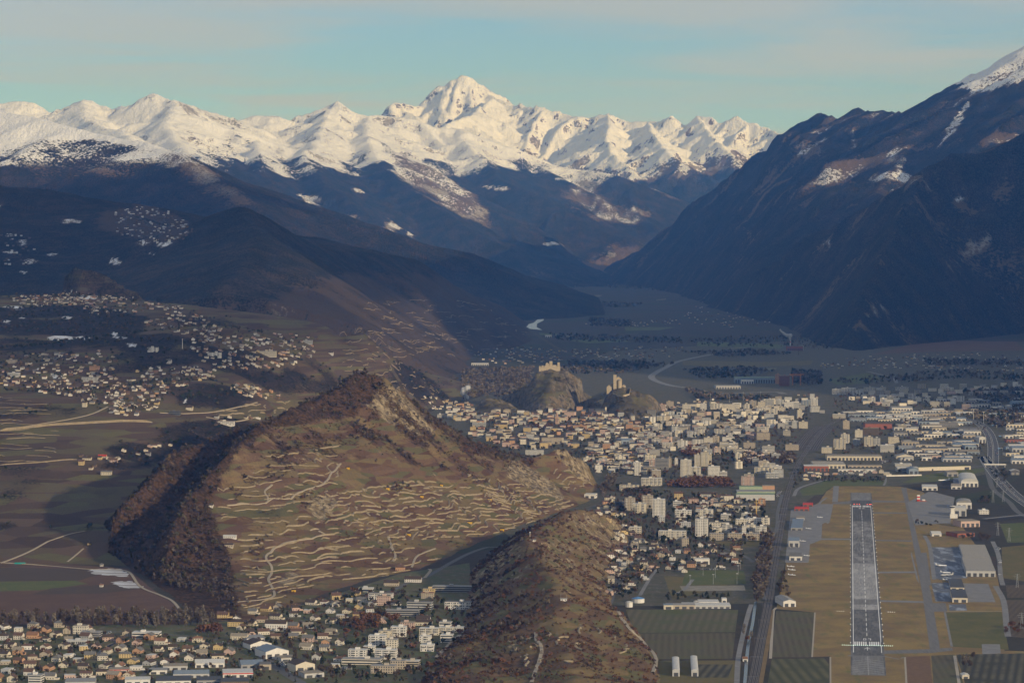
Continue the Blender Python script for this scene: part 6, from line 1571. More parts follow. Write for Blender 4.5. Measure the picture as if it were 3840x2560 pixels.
# bigger houses with roofs
def hs(Zp, xl, xr, yb, yt, depth, wall, roof, rise=3.0, hip=False, rz=-.1, **kw):
    x, y, z, w, h = spot(Zp, xl, xr, yb, yt, depth, rz)
    return house('house', x, y, z, w, depth, max(h, 3), rise, rz, wall, roof, hip=hip, annex=False, **kw)
for q in [(Z6, 1810, 1955, 1212, 1160, 13, 'white', 'dark brown', 4), (Z6, 1555, 1672, 1182, 1150, 16, 'yellow', 'dark brown', 3.5, True), (Z6, 1575, 1688, 1280, 1245, 14, 'cream', 'beige', 3), (ZS3, 1525, 1635, 370, 310, 16, 'cream', 'dark brown', 4, True), (ZS3, 1757, 1865, 372, 312, 16, 'cream', 'reddish brown', 4, True), (ZS3, 858, 960, 345, 310, 14, 'white', 'dark brown', 4, True), (ZS3, 1127, 1230, 335, 302, 14, 'white', 'reddish brown', 4, True), (ZS3, 325, 410, 757, 705, 12, 'white', 'reddish brown', 4), (ZS3, 595, 725, 905, 865, 13, 'white', 'reddish brown', 4), (ZS3, 968, 1070, 1068, 1020, 13, 'orange', 'dark brown', 4),
          (ZS3, 280, 368, 840, 800, 12, 'cream', 'beige', 4), (ZS3, 350, 440, 1180, 1145, 10, 'white', 'reddish brown', 3), (ZS3, 0, 75, 1260, 1200, 12, 'cream', 'beige', 3.5), (Z7, 370, 430, 800, 778, 12, 'orange', 'reddish brown', 5, True), (Z7, 432, 545, 880, 856, 12, 'white', 'dark brown', 4), (Z7, 290, 390, 905, 882, 12, 'beige', 'dark brown', 4), (Z7, 512, 605, 1168, 1128, 13, 'white', 'dark brown', 4), (Z7, 505, 620, 1175, 1150, 10, 'cream', 'dark brown', 3),
          (Z6, 535, 572, 80, 52, 9, 'yellow', 'reddish brown', 3), (Z6, 562, 622, 45, 30, 9, 'cream', 'dark brown', 3), (Z6, 750, 798, 62, 42, 10, 'pink', 'reddish brown', 3), (Z6, 670, 725, 28, 18, 9, 'cream', 'red', 3), (Z6, 688, 760, 148, 125, 10, 'cream', 'grey', 2), (Z6, 1525, 1612, 578, 563, 10, 'white', 'white', 1.5), (Z6, 1535, 1592, 640, 622, 9, 'beige', 'dark brown', 2), (Z6, 1425, 1455, 368, 352, 8, 'white', 'dark brown', 2), (Z6, 680, 702, 912, 898, 6, 'white', 'orange tile', 1.2), (Z6, 597, 620, 625, 612, 6, 'yellow', 'dark brown', 1.5), (Z6, 683, 703, 770, 758, 5, 'white', 'grey', 1.2),
          (Z3, 1280, 1325, 1172, 1152, 12, 'cream', 'dark brown', 4), (Z3, 2262, 2295, 790, 775, 12, 'white', 'dark brown', 4), (Z3, 565, 595, 1150, 1120, 10, 'cream', 'dark brown', 3), (Z3, 1145, 1178, 852, 832, 12, 'white', 'grey', 4)]:
    hs(*q[:8], rise=q[8], hip=len(q) > 9)
# ------------------------------------------------------------------ the rest of the houses, district by district
SPEC = []       # (size seen, kind, dict)
def px_fill(Zp, poly, n, mind, kind, seed, pick, ratio=2.0, tries=40, wide=None):
    """n buildings inside a district outline, no two closer than mind photo pixels"""
    r = random.Random(seed); u0, v0, s = Zp
    P = [(u0 + x * s, v0 + y * s) for x, y in poly]
    ux = [p[0] for p in P]; vy = [p[1] for p in P]
    got = []
    for _ in range(n * tries):
        if len(got) >= n: break
        u = r.uniform(min(ux), max(ux)); v = r.uniform(min(vy), max(vy))
        if not in_poly(np.array([u]), np.array([v]), P)[0]: continue
        if any(((a - u) ** 2 + ((b - v) * ratio) ** 2) < mind * mind for a, b in got): continue
        p = drop(u, v)
        if p[1] > 24000: continue
        k = pick(r)
        if not free(p[0], p[1], k['w'] * .42): continue
        if k.get('road', True) and on_line(p[0], p[1], k['w'] * .5): continue
        got.append((u, v)); OCC.append((p[0], p[1], k['w'] * .42))
        k.update(x=p[0], y=p[1] + k['d'] / 2, z=gz(p[0], p[1]))
        SPEC.append((k['w'] * k['h'] / p[1] ** 2, kind, k))
LINES = [(smooth_line(rail_line, 40), 16), (smooth_line(mw_line, 40), 22), (smooth_line(mw2, 60), 18)]
def on_line(x, y, m):
    for L, w in LINES:
        for a, b in L:
            if abs(a - x) < 60 and (a - x) ** 2 + (b - y) ** 2 < (w + m) ** 2: return True
    return False
WC = ['white'] * 4 + ['cream'] * 5 + ['ivory'] * 4 + ['yellow'] * 2 + ['orange'] * 2 + ['pink'] * 2 + ['beige'] * 2 + ['pale grey']
RC = ['dark brown'] * 8 + ['reddish brown'] * 5 + ['orange tile'] + ['beige'] * 2 + ['grey'] * 3
def p_house(r):
    fl = r.random() < .12
    return dict(w=r.uniform(8.5, 13.5), d=r.uniform(8, 10.5), h=r.uniform(3.8, 6.2), rise=r.uniform(2.0, 3.4), rz=r.choice([-.25, -.1, .15, 1.45, 1.3]) + r.uniform(-.12, .12), wall=r.choice(WC), roof='white' if fl else r.choice(RC), flat=fl, hip=(not fl) and r.random() < .15)
def p_big(r):
    k = p_house(r); k['w'] *= 1.22; k['d'] *= 1.15; k['h'] *= 1.05; k['rise'] *= 1.15
    return k
def p_village(r):
    k = p_house(r); k['wall'] = r.choice(WC + ['white'] * 3 + ['brown'] * 8 + ['beige'] * 3 + ['grey'] * 2); k['annex'] = False
    k['w'] *= .85; k['d'] *= .9; k['h'] *= .85; return k
def p_town(r):
    return dict(w=r.uniform(11, 22), d=r.uniform(11, 15), h=r.uniform(7, 14), rise=r.uniform(2.5, 4), rz=r.choice([-.15, -.05, .1]) + r.uniform(-.08, .08), wall=r.choice(['white', 'cream', 'ivory', 'ivory', 'beige', 'yellow', 'pink', 'pale grey', 'orange']), roof=r.choice(['dark brown', 'dark brown', 'grey', 'reddish brown', 'slate', 'beige']), hip=r.random() < .55, annex=False)
def p_block(r):
    return dict(w=r.uniform(14, 30), d=r.uniform(11, 15), h=r.uniform(8, 19), rz=r.choice([-.15, -.05, .1, .3]) + r.uniform(-.05, .05), wall=r.choice(['white', 'ivory', 'ivory', 'cream', 'pale grey', 'beige', 'pink', 'grey']), roof=r.choice(['grey', 'pale grey', 'white', 'beige', 'slate']), style=r.choice(['grid', 'balcony', 'balcony', 'band']))
def p_hall(r):
    return dict(w=r.uniform(22, 60), d=r.uniform(18, 40), h=r.uniform(5, 9), rz=r.uniform(-.1, .15), wall=r.choice(['white', 'pale grey', 'cream', 'grey', 'beige', 'blue grey']), roof=r.choice(['pale grey', 'white', 'grey', 'beige', 'slate', 'blue grey']), style=r.choice(['flat', 'flat', 'flat', 'gable']))
px_fill(Z6, [(-30, 1200), (480, 1185), (700, 1240), (1100, 1265), (1400, 1290), (1560, 1300), (1650, 1400), (1330, 1420), (1080, 1460), (900, 1540), (700, 1575), (-30, 1575)], 84, 50, 'house', 1, p_big)
px_fill(Z6, [(1500, 1110), (1900, 1060), (2080, 1010), (2330, 960), (2330, 1500), (2100, 1380), (1950, 1290), (1700, 1240)], 36, 44, 'house', 2, p_big)
px_fill(Z6, [(2260, 1000), (2560, 960), (2700, 1000), (2720, 1120), (2560, 1180), (2330, 1200)], 24, 44, 'house', 3, p_big)
px_fill(ZS3, [(20, 560), (280, 520), (420, 700), (620, 780), (1000, 830), (1250, 780), (1680, 860), (1640, 1070), (1060, 1090), (900, 1150), (540, 1120), (380, 1340), (0, 1400)], 72, 23, 'house', 4, p_house)
px_fill(ZS3, [(30, 160), (140, 160), (280, 520), (60, 560), (-150, 400)], 14, 18, 'house', 5, p_house)
px_fill(ZS3, [(760, 240), (1350, 200), (1900, 380), (1540, 400), (1050, 340)], 12, 22, 'town_house', 6, p_town)
px_fill(ZS2, [(60, 50), (470, 210), (900, 190), (1250, 190), (1450, 160), (1900, 200), (2300, 260), (2352, 300), (2352, 420), (1950, 420), (1450, 420), (1150, 400), (680, 330), (300, 330), (100, 250)], 140, 13, 'town_house', 7, p_town, 2.4)
px_fill(ZS2, [(300, 420), (700, 330), (1450, 430), (2352, 430), (2352, 720), (1900, 740), (1560, 640), (1450, 560), (1150, 600), (820, 600), (480, 480)], 100, 18, 'town_house', 8, p_town, 2.2)
px_fill(ZS1, [(60, 340), (500, 320), (1400, 320), (1900, 400), (1780, 640), (1300, 640), (900, 600), (400, 640), (0, 800)], 115, 15, 'apartment_block', 9, p_block, 2.3)
px_fill(ZS1, [(0, 640), (440, 680), (900, 700), (1300, 800), (1700, 760), (1800, 850), (1300, 900), (880, 850), (400, 800), (0, 880)], 44, 18, 'apartment_block', 10, p_block, 2.3)
px_fill(ZS1, [(500, 260), (1500, 200), (2150, 140), (2300, 330), (1800, 380), (900, 330)], 34, 18, 'apartment_block', 11, p_block, 2.4)
px_fill(ZS2, [(1650, 720), (2352, 740), (2160, 860), (1760, 900)], 12, 24, 'apartment_block', 12, p_block)
px_fill(ZS4, [(0, 120), (500, 60), (1100, 80), (1600, 130), (1650, 280), (1100, 240), (600, 240), (300, 200)], 46, 17, 'apartment_block', 13, p_block, 2.4)
px_fill(ZS4, [(150, 330), (800, 320), (1650, 300), (1800, 470), (1300, 480), (800, 430), (300, 440)], 46, 22, 'hall', 14, p_hall, 2.3)
px_fill(ZS4, [(760, 480), (1600, 500), (1830, 640), (1800, 900), (760, 920), (880, 700)], 34, 30, 'hall', 15, p_hall, 2.2)
px_fill(ZS4, [(2120, 420), (2400, 420), (2450, 950), (2180, 960)], 16, 26, 'hall', 16, p_hall, 2.2)
px_fill(ZS4, [(1650, 180), (2352, 160), (2352, 400), (1760, 390)], 22, 22, 'hall', 17, p_hall, 2.4)
px_fill(ZS4, [(-300, 1060), (600, 1030), (700, 1080), (0, 1110), (-350, 1160)], 14, 22, 'house', 18, p_house)
px_fill(ZS4, [(900, 20), (1700, 0), (2352, 0), (2352, 120), (1500, 110)], 26, 18, 'apartment_block', 19, p_block, 2.4)
px_fill(ZS1, [(1130, 900), (1900, 880), (1750, 1150), (1250, 1230)], 12, 20, 'apartment_block', 50, p_block)
px_fill(ZS3, [(760, 230), (1350, 190), (1560, 250), (1500, 400), (1050, 350), (800, 470)], 18, 17, 'house', 51, p_house)
px_fill(ZS1, [(0, 880), (180, 880), (200, 1010), (0, 1100)], 6, 20, 'apartment_block', 52, p_block)
px_fill(ZS2, [(1900, 560), (2352, 560), (2352, 900), (2170, 900), (1900, 780)], 22, 17, 'town_house', 53, p_town)
# villages on the left slope
V_ = lambda P, n, m, sd: px_fill(Z3, P, n, m, 'house', sd, p_village, 1.7)
V_([(100, 360), (450, 350), (800, 390), (960, 400), (700, 440), (250, 460), (80, 430)], 130, 5, 21)
V_([(560, 430), (1000, 430), (1250, 450), (1260, 480), (1050, 500), (780, 520), (600, 520)], 70, 7, 22)
V_([(960, 570), (1200, 490), (1380, 500), (1530, 620), (1480, 680), (1300, 660), (1040, 620)], 70, 7, 23)
V_([(1310, 690), (1560, 670), (1960, 640), (2190, 680), (2170, 760), (2100, 850), (1950, 870), (1700, 900), (1440, 880), (1330, 790)], 150, 7, 24)
V_([(0, 830), (180, 780), (500, 780), (780, 770), (820, 880), (720, 1000), (500, 1080), (200, 1050), (0, 1020)], 140, 8, 25)
V_([(450, 1060), (760, 950), (960, 900), (1200, 860), (1450, 900), (1440, 960), (1300, 1000), (1150, 1050), (1050, 1190), (900, 1220), (700, 1180)], 130, 9, 26)
V_([(1480, 970), (1660, 990), (1920, 1060), (1940, 1100), (1700, 1090), (1630, 1050)], 30, 8, 27)
V_([(1240, 870), (1500, 900), (1480, 980), (1280, 960)], 14, 12, 28)
V_([(1420, 1230), (1500, 1200), (1920, 1220), (1900, 1240), (1440, 1290)], 8, 12, 29)
V_([(840, 1450), (1020, 1430), (1180, 1380), (1200, 1420), (1000, 1490), (860, 1500)], 8, 13, 30)
V_([(540, 1495), (820, 1490), (820, 1560), (600, 1600)], 7, 14, 31)
# villages on the far valley floor
F_ = lambda Zp, P, n, m, sd: px_fill(Zp, P, n, m, 'house', sd, p_village, 2.2)
F_(Z4, [(890, 790), (1060, 730), (1300, 740), (1550, 760), (1520, 830), (1200, 860), (1000, 850)], 95, 7, 41)
F_(Z4, [(1520, 760), (2000, 735), (2352, 740), (2352, 800), (1900, 830), (1560, 820)], 90, 7, 42)
F_(Z5, [(900, 870), (1100, 815), (1500, 790), (2000, 780), (2352, 800), (2352, 910), (1800, 900), (1350, 890), (1000, 890)], 150, 8, 43)
F_(Z5, [(0, 520), (150, 420), (400, 400), (560, 370), (540, 420), (480, 480), (760, 510), (700, 560), (460, 600), (150, 610)], 110, 6, 44)
F_(Z4, [(1500, 580), (1700, 570), (2000, 560), (2352, 540), (2352, 580), (1900, 600)], 45, 6, 45)
F_(Z4, [(560, 1080), (760, 1090), (900, 1130), (900, 1190), (640, 1180)], 26, 10, 46)
F_(Z4, [(2200, 1140), (2352, 1100), (2352, 1180), (2220, 1180)], 10, 12, 47)
F_(Z5, [(100, 1090), (700, 1080), (900, 1060), (940, 1090), (500, 1120), (0, 1130)], 14, 14, 48)
SPEC.sort(key=lambda q: -q[0])
LIM = {'house': 300 - sum(1 for r in REG if r[0]['category'] == 'house'), 'town_house': 240, 'apartment_block': 300 - sum(1 for r in REG if r[0]['category'] == 'apartment block'), 'hall': 300}
rest = {}
for size, kind, k in SPEC:
    far = k['y'] > 7300
    if LIM[kind] > 0 and k['y'] < 11500:
        LIM[kind] -= 1
        if kind == 'apartment_block':
            block('apartment_block', k['x'], k['y'], k['z'], k['w'], k['d'], k['h'], k['rz'], k['wall'], k['roof'], k['style'], top=not far)
        elif kind == 'hall':
            hall('hall', k['x'], k['y'], k['z'], k['w'], k['d'], k['h'], k['rz'], k['wall'], k['roof'], style=k['style'])
        else:
            t = kind == 'town_house'
            house(kind, k['x'], k['y'], k['z'], k['w'], k['d'], k['h'], k['rise'], k['rz'], k['wall'], k['roof'], hip=k.get('hip', False), flat=k.get('flat', False), annex=k.get('annex', True), win=k['y'] < 8800, chim=not far,
                  cat='town house' if t else 'house', group='town houses' if t else 'houses', noun=f"{k['wall']} {'hip roofed' if k.get('hip') else 'gabled'} town house with {k['roof']} roof" if t else None)
    else:
        rest.setdefault('hall' if kind == 'hall' else 'apartment_block' if kind == 'apartment_block' else 'house', []).append(k)
WK = list(WALLS); RK = list(ROOFS)
for kind, L in rest.items():
    mb = MB()
    for k in L:
        ca, sa = math.cos(k['rz']), math.sin(k['rz'])
        def T(x, y, z): return (k['x'] + x * ca - y * sa, k['y'] + x * sa + y * ca, k['z'] + z)
        hw, hd, h = k['w'] / 2, k['d'] / 2, k['h']
        wi = WK.index(k['wall']); ri = len(WK) + RK.index(k['roof'])
        c = [(-hw, -hd), (hw, -hd), (hw, hd), (-hw, hd)]
        for i in range(4):
            a, b = c[i], c[(i + 1) % 4]
            mb.poly([T(*a, -3), T(*b, -3), T(*b, h), T(*a, h)], wi)
        rs = k.get('rise', 0)
        if kind == 'house' and not k.get('flat'):
            mb.poly([T(hw, -hd, h), T(hw, hd, h), T(hw, 0, h + rs)], wi); mb.poly([T(-hw, hd, h), T(-hw, -hd, h), T(-hw, 0, h + rs)], wi)
            e = .6; z = h - .5
            mb.poly([T(-hw - e, -hd - e, z), T(hw + e, -hd - e, z), T(hw + e, 0, h + rs + .1), T(-hw - e, 0, h + rs + .1)], ri)
            mb.poly([T(hw + e, hd + e, z), T(-hw - e, hd + e, z), T(-hw - e, 0, h + rs + .1), T(hw + e, 0, h + rs + .1)], ri)
        else:
            mb.poly([T(*q, h + .1) for q in c], ri)
    o = mb.build({'house': 'distant_houses', 'hall': 'distant_halls', 'apartment_block': 'distant_apartment_blocks'}[kind], [MW[q] for q in WK] + [MR[q] for q in RK])
    o['kind'] = 'stuff'
print('buildings', len(REG), {k: len(v) for k, v in rest.items()}, LIM, time.time() - T0)
# ------------------------------------------------------------------ dry stone terrace walls
n = NT('dry_stone'); p = n.pos()
vo = n.vor(p, 1.1, out='Color')
c = n.mix(n.sep(vo)[0], (.22, .175, .115), (.36, .30, .205))
c = n.mix(1.0, c, n.mr(n.noise(p, .08, 4, .6), .2, .8, .7, 1.2, False), 'MULTIPLY')
M_stone = n.base(c, .95)
def trace(F, x, y, L, step, rnd, tilt=0.0):
    """walk along the contour through x, y"""
    P = []
    e = 9.0
    half = []
    for sg in (1, -1):
        px, py = x, y; Q = []
        k = 0
        while k * step < L / 2:
            gx_ = float(F.hgt(px + e, py) - F.hgt(px - e, py)); gy_ = float(F.hgt(px, py + e) - F.hgt(px, py - e))
            g = math.hypot(gx_, gy_)
            if g < .35: break
            tx, ty = -gy_ / g * sg, gx_ / g * sg
            tx += (gx_ / g) * tilt * sg; ty += (gy_ / g) * tilt * sg
            px += tx * step; py += ty * step
            if not F.inside(px, py): break
            Q.append((px, py)); k += 1
        half.append(Q)
    W = half[1][::-1] + [(x, y)] + half[0]
    out = []
    for i, q in enumerate(W):          # walls step and bend with the plots
        a = W[max(i - 1, 0)]; b = W[min(i + 1, len(W) - 1)]
        tx, ty = b[0] - a[0], b[1] - a[1]; l = math.hypot(tx, ty) or 1
        d = float(vn(np.array([q[0] / 34.0]), np.array([q[1] / 62.0]), 77)[0] - .5) * 24 + float(vn(np.array([q[0] / 12.0]), np.array([q[1] / 20.0]), 78)[0] - .5) * 2.5
        if q == (x, y): d = 0
        out.append((q[0] - ty / l * d, q[1] + tx / l * d) if d else q)
    return out
def wall_mesh(F, P, hh, name, mb=None, lift=.5):
    own = mb is None
    mb = mb or MB()
    V = []
    for i, q in enumerate(P):
        a = P[max(i - 1, 0)]; b = P[min(i + 1, len(P) - 1)]
        tx, ty = b[0] - a[0], b[1] - a[1]; l = math.hypot(tx, ty) or 1
        nx_, ny_ = ty / l, -tx / l
        if F.hgt(q[0] + nx_ * 4, q[1] + ny_ * 4) > F.hgt(q[0] - nx_ * 4, q[1] - ny_ * 4): nx_, ny_ = -nx_, -ny_
        z = float(F.hgt(*q)); t = min(1, min(i, len(P) - 1 - i) * .6 + .35)
        V.append(((q[0] + nx_ * .5, q[1] + ny_ * .5, z - 1.8), (q[0] + nx_ * .3, q[1] + ny_ * .3, z + hh * t), (q[0] - nx_ * .6, q[1] - ny_ * .6, z + hh * t), (q[0] - nx_ * 2.5, q[1] - ny_ * 2.5, z + hh * t * .55)))
    for a, b in zip(V, V[1:]):
        mb.poly([a[0], b[0], b[1], a[1]]); mb.poly([a[1], b[1], b[2], a[2]]); mb.poly([a[2], b[2], b[3], a[3]])
    return mb
WALLN = [0]
wall_rest = MB()
def terrace(F, Zp, poly, n, seed, L0, L1, gap, hh, label, group, limit=10 ** 6, tilt=.06):
    r = random.Random(seed); u0, v0, s = Zp
    P = [(u0 + x * s, v0 + y * s) for x, y in poly]
    ux = [q[0] for q in P]; vy = [q[1] for q in P]
    grid = set(); made = 0
    def key(x, y): return (int(x // gap), int(y // gap))
    for _ in range(n * 12):
        if made >= n: break
        u = r.uniform(min(ux), max(ux)); v = r.uniform(min(vy), max(vy))
        if not in_poly(np.array([u]), np.array([v]), P)[0]: continue
        p = drop(u, v)
        if not F.inside(p[0], p[1]) or abs(float(F.hgt(p[0], p[1])) - p[2]) > 3: continue
        if key(p[0], p[1]) in grid: continue
        W = trace(F, p[0], p[1], r.uniform(L0, L1), 6.0, r, r.uniform(-tilt, tilt * 2))
        keep = []
        for q in W:
            qu, qv = project(q[0], q[1], float(F.hgt(*q)))
            if not in_poly(np.array([qu]), np.array([qv]), P)[0] or key(*q) in grid:
                if q == (p[0], p[1]): break
                if keep and (p[0], p[1]) not in keep: keep = []; continue
                if keep: break
                continue
            keep.append(q)
        if len(keep) < 3: continue
        line = keep
        for lev in range(r.choice((1, 1, 2, 2, 3, 4))):
            if lev:                     # the next wall up the slope runs alongside
                nl = []
                g0 = gap * r.uniform(.85, 1.15); t0 = r.choice((0, 0, 1, 2, 3)); t1 = r.choice((0, 0, 1, 2, 3))
                for q in line[t0:len(line) - t1]:
                    gx_ = float(F.hgt(q[0] + 12, q[1]) - F.hgt(q[0] - 12, q[1])); gy_ = float(F.hgt(q[0], q[1] + 12) - F.hgt(q[0], q[1] - 12)); g = math.hypot(gx_, gy_) or 1
                    w = (q[0] + gx_ / g * g0, q[1] + gy_ / g * g0)
                    qu, qv = project(w[0], w[1], float(F.hgt(*w)))
                    if not F.inside(*w) or not in_poly(np.array([qu]), np.array([qv]), P)[0] or key(*w) in grid:
                        if len(nl) > 3: break
                        nl = []; continue
                    nl.append(w)
                if len(nl) < 4: break
                line = nl
            for q in line: grid.add(key(*q))
            h_ = hh * r.uniform(.7, 1.25)
            made += 1
            if WALLN[0] < 298 and made <= limit:
                o = wall_mesh(F, line, h_, 'terrace_wall').build('terrace_wall', [M_stone])
                q = line[len(line) // 2]
                reg(o, ('long ' if len(line) > 16 else 'short ' if len(line) < 7 else '') + 'tan terrace wall', 'wall', group, q[0], q[1], float(F.hgt(*q)), label)
                WALLN[0] += 1
            else:
                wall_mesh(F, line, h_, 'x', wall_rest)
TG = 'terrace walls in the vineyards'
terrace(C, Z7, [(-100, 560), (300, 560), (700, 720), (300, 860), (0, 870), (-200, 700)], 22, 1, 100, 300, 24, 2.4, 'low on the vineyard hill above the village road', TG)
terrace(C, Z7, [(0, 250), (500, 180), (900, 230), (1200, 300), (1350, 480), (1000, 560), (500, 600), (150, 560), (-100, 420)], 130, 2, 90, 300, 13, 2.6, 'on the sunny middle of the vineyard hill', TG)
terrace(C, Z7, [(850, 140), (1200, 200), (1500, 290), (1640, 330), (1480, 400), (1300, 440), (1000, 330)], 64, 3, 60, 200, 12, 2.5, 'on the right shoulder of the vineyard hill', TG)
terrace(C, Z6, [(1620, 560), (1900, 480), (2334, 440), (2334, 800), (2100, 980), (1700, 1080), (1560, 1000), (1640, 760)], 44, 4, 80, 260, 22, 2.4, 'at the left foot of the vineyard hill', TG)
terrace(C, Z6, [(1480, 230), (1800, 20), (2334, -60), (2334, 420), (1900, 480), (1480, 450)], 40, 5, 40, 140, 22, 1.9, 'high on the left of the vineyard hill', TG)
terrace(C, ZS2, [(1200, 800), (1500, 780), (1700, 960), (1730, 1060), (1400, 1060)], 14, 6, 25, 60, 12, 2.4, 'below the rocky knob at the hill end', TG)
terrace(E, Z3, [(-50, 1050), (600, 1180), (620, 1280), (300, 1560), (-50, 1560)], 20, 7, 60, 200, 45, 1.2, 'on the left vineyard slope', TG, 20)
terrace(E, Z4, [(0, 640), (250, 700), (500, 900), (700, 1060), (560, 1100), (300, 1000), (0, 900)], 44, 8, 40, 120, 26, 1.8, 'on the vineyard dome', TG, 12)
terrace(E, Z3, [(1480, 1190), (1800, 1090), (2100, 1110), (1980, 1190), (1500, 1230)], 12, 9, 50, 140, 24, 2.6, 'on the vineyard dome', TG, 4)
terrace(Bf, Z7, [(1100, 1200), (1900, 1150), (2000, 1400), (1900, 1568), (1100, 1568)], 16, 10, 30, 110, 22, 2.0, 'on the front ridge', TG)
# the long supporting wall of the road on the left slope
for k, (P, nm) in enumerate([([(0, 1315), (150, 1300), (350, 1278), (600, 1265), (850, 1252), (1050, 1258)], 'long tall tan supporting wall'), ([(0, 1550), (250, 1535), (530, 1512)], 'lower long tan supporting wall')]):
    q = [drop(x * .5442, 900 + y * .5442) for x, y in P]
    L = smooth_line([w[:2] for w in q], 12)
    o = wall_mesh(E, L, 5.0 - 2.5 * k, 'x').build('supporting_wall', [M_stone])
    reg(o, nm, 'wall', 'supporting walls', L[8][0], L[8][1], 0, 'on the left vineyard slope')
G_walls = MB()
rr = random.Random(3)
for _ in range(110):        # thin terrace lines on the far foot of the dark hill
    u = rr.uniform(1380, 2000); v = rr.uniform(1130, 1330)
    r_ = ray(u, v); t = 9000.0
    while t < 18000 and CAM_H + r_[2] * t > float(G.hgt(r_[0] * t, r_[1] * t)): t += 60
    if t >= 18000 or float(G.hgt(r_[0] * t, r_[1] * t)) < 4: continue
    W = trace(G, r_[0] * t, r_[1] * t, rr.uniform(60, 260), 14, rr, .04)
    if len(W) > 3: wall_mesh(G, W, 1.2, 'x', G_walls)
o = G_walls.build('distant_terrace_walls', [M_stone]); o['kind'] = 'stuff'
o = wall_rest.build('lesser_terrace_walls', [M_stone]); o['kind'] = 'stuff'
print('walls', WALLN, time.time() - T0)
# ------------------------------------------------------------------ trees
def leaf_mat(name, c0, c1):
    n = NT(name); p = n.pos()
    k = n.noise(p, .35, 3, .6)
    info = n.node('ShaderNodeObjectInfo')
    return n.base(n.mix(n.mr(k, .3, .7), c0, c1), .9)
LM = [leaf_mat('twigs_brown', (.068, .050, .038), (.110, .080, .058)), leaf_mat('twigs_rust', (.115, .058, .036), (.155, .078, .046)), leaf_mat('needles_dark', (.020, .028, .018), (.040, .048, .026)), leaf_mat('twigs_grey', (.13, .108, .082), (.19, .158, .12)), leaf_mat('leaves_orange', (.21, .095, .03), (.26, .13, .045)), leaf_mat('scrub_olive', (.06, .055, .030), (.095, .08, .042))]
M_bark = plain('bark', (.10, .078, .06), .9, .2, .6)
def tree_proto(kind, seed, cards, trunk=True):
    """crown of many small leaf cards; returns vertices, triangles (trunk first) of a tree one metre tall"""
    r = np.random.default_rng(seed)
    V = []; F = []; M_ = []
    sh = {'round': (.30, .36, .62), 'oak': (.40, .34, .60), 'poplar': (.13, .46, .52), 'conifer': (.19, .46, .50), 'bush': (.52, .44, .46), 'willow': (.24, .42, .56)}[kind]
    if trunk:
        for i in range(4):
            a = 2 * math.pi * i / 4; b = 2 * math.pi * (i + 1) / 4
            k = len(V); r0, r1 = .028, .012
            V += [(r0 * math.cos(a), r0 * math.sin(a), -.06), (r0 * math.cos(b), r0 * math.sin(b), -.06), (r1 * math.cos(b), r1 * math.sin(b), .55), (r1 * math.cos(a), r1 * math.sin(a), .55)]
            F += [(k, k + 1, k + 2), (k, k + 2, k + 3)]; M_ += [0, 0]
        for i in range(3):       # limbs
            a = r.uniform(0, 6.28); k = len(V)
            V += [(.012, 0, .32), (-.012, 0, .32), (sh[0] * .7 * math.cos(a), sh[0] * .7 * math.sin(a), .62)]
            F += [(k, k + 1, k + 2)]; M_ += [0]
    nl = 5
    lob = [(r.normal(0, sh[0] * .38), r.normal(0, sh[0] * .38), sh[2] + r.uniform(-.5, .5) * sh[1]) for _ in range(nl)]
    for i in range(cards):
        d = r.normal(size=3); d /= np.linalg.norm(d)
        rad = r.uniform(.45, 1) ** .6
        if kind in ('conifer',):
            zz = r.uniform(0, 1) ** 1.3; w = sh[0] * (1 - zz) * r.uniform(.5, 1) + .01; a = r.uniform(0, 6.28)
            c = np.array((w * math.cos(a), w * math.sin(a), .06 + zz * .92)); sz = .10 * (1.15 - zz)
        elif kind in ('poplar', 'willow'):
            c = np.array((d[0] * sh[0] * rad, d[1] * sh[0] * rad, sh[2] + d[2] * sh[1] * rad)); sz = .075
        else:
            L = lob[r.integers(nl)]
            c = np.array((L[0] + d[0] * sh[0] * .62 * rad, L[1] + d[1] * sh[0] * .62 * rad, L[2] + d[2] * sh[1] * .55 * rad)); sz = .10
        c[2] = max(c[2], .03)
        a = r.normal(size=3); a /= np.linalg.norm(a); b = np.cross(a, r.normal(size=3)); b /= np.linalg.norm(b)
        s_ = sz * r.uniform(.7, 1.3) * (100.0 / cards) ** .45
        k = len(V)
        V += [tuple(c + a * s_), tuple(c - a * s_ * .6 + b * s_), tuple(c - a * s_ * .6 - b * s_)]
        F.append((k, k + 1, k + 2)); M_.append(1)
    return np.array(V), np.array(F), np.array(M_)
PROTO = {}
def proto(kind, var, cards, trunk):
    k = (kind, var, cards, trunk)
    if k not in PROTO: PROTO[k] = tree_proto(kind, 100 + var * 7 + cards, cards, trunk)
    return PROTO[k]
def wood(name, items, cards=30, trunk=True, label=None):
    """items (x, y, z, height, kind, leaf material) joined as one mass"""
    Vs, Fs, Ms = [], [], []; off = 0
    r = random.Random(len(items))
    for x, y, z, h, kind, lm in items:
        V, F, M_ = proto(kind, r.randrange(5), cards, trunk)
        a = r.uniform(0, 6.28); ca, sa = math.cos(a) * h, math.sin(a) * h
        w = r.uniform(.85, 1.25)
        W = np.empty_like(V)
        W[:, 0] = x + w * (V[:, 0] * ca - V[:, 1] * sa); W[:, 1] = y + w * (V[:, 0] * sa + V[:, 1] * ca); W[:, 2] = z + V[:, 2] * h
        Vs.append(W); Fs.append(F + off); Ms.append(np.where(M_ == 0, 0, 1 + lm)); off += len(V)
    me = mesh_np(name, np.concatenate(Vs), np.concatenate(Fs))
    for m in [M_bark] + LM: me.materials.append(m)
    me.polygons.foreach_set('material_index', np.concatenate(Ms).astype(np.int32))
    o = link(name, me); o['kind'] = 'stuff'
    return o
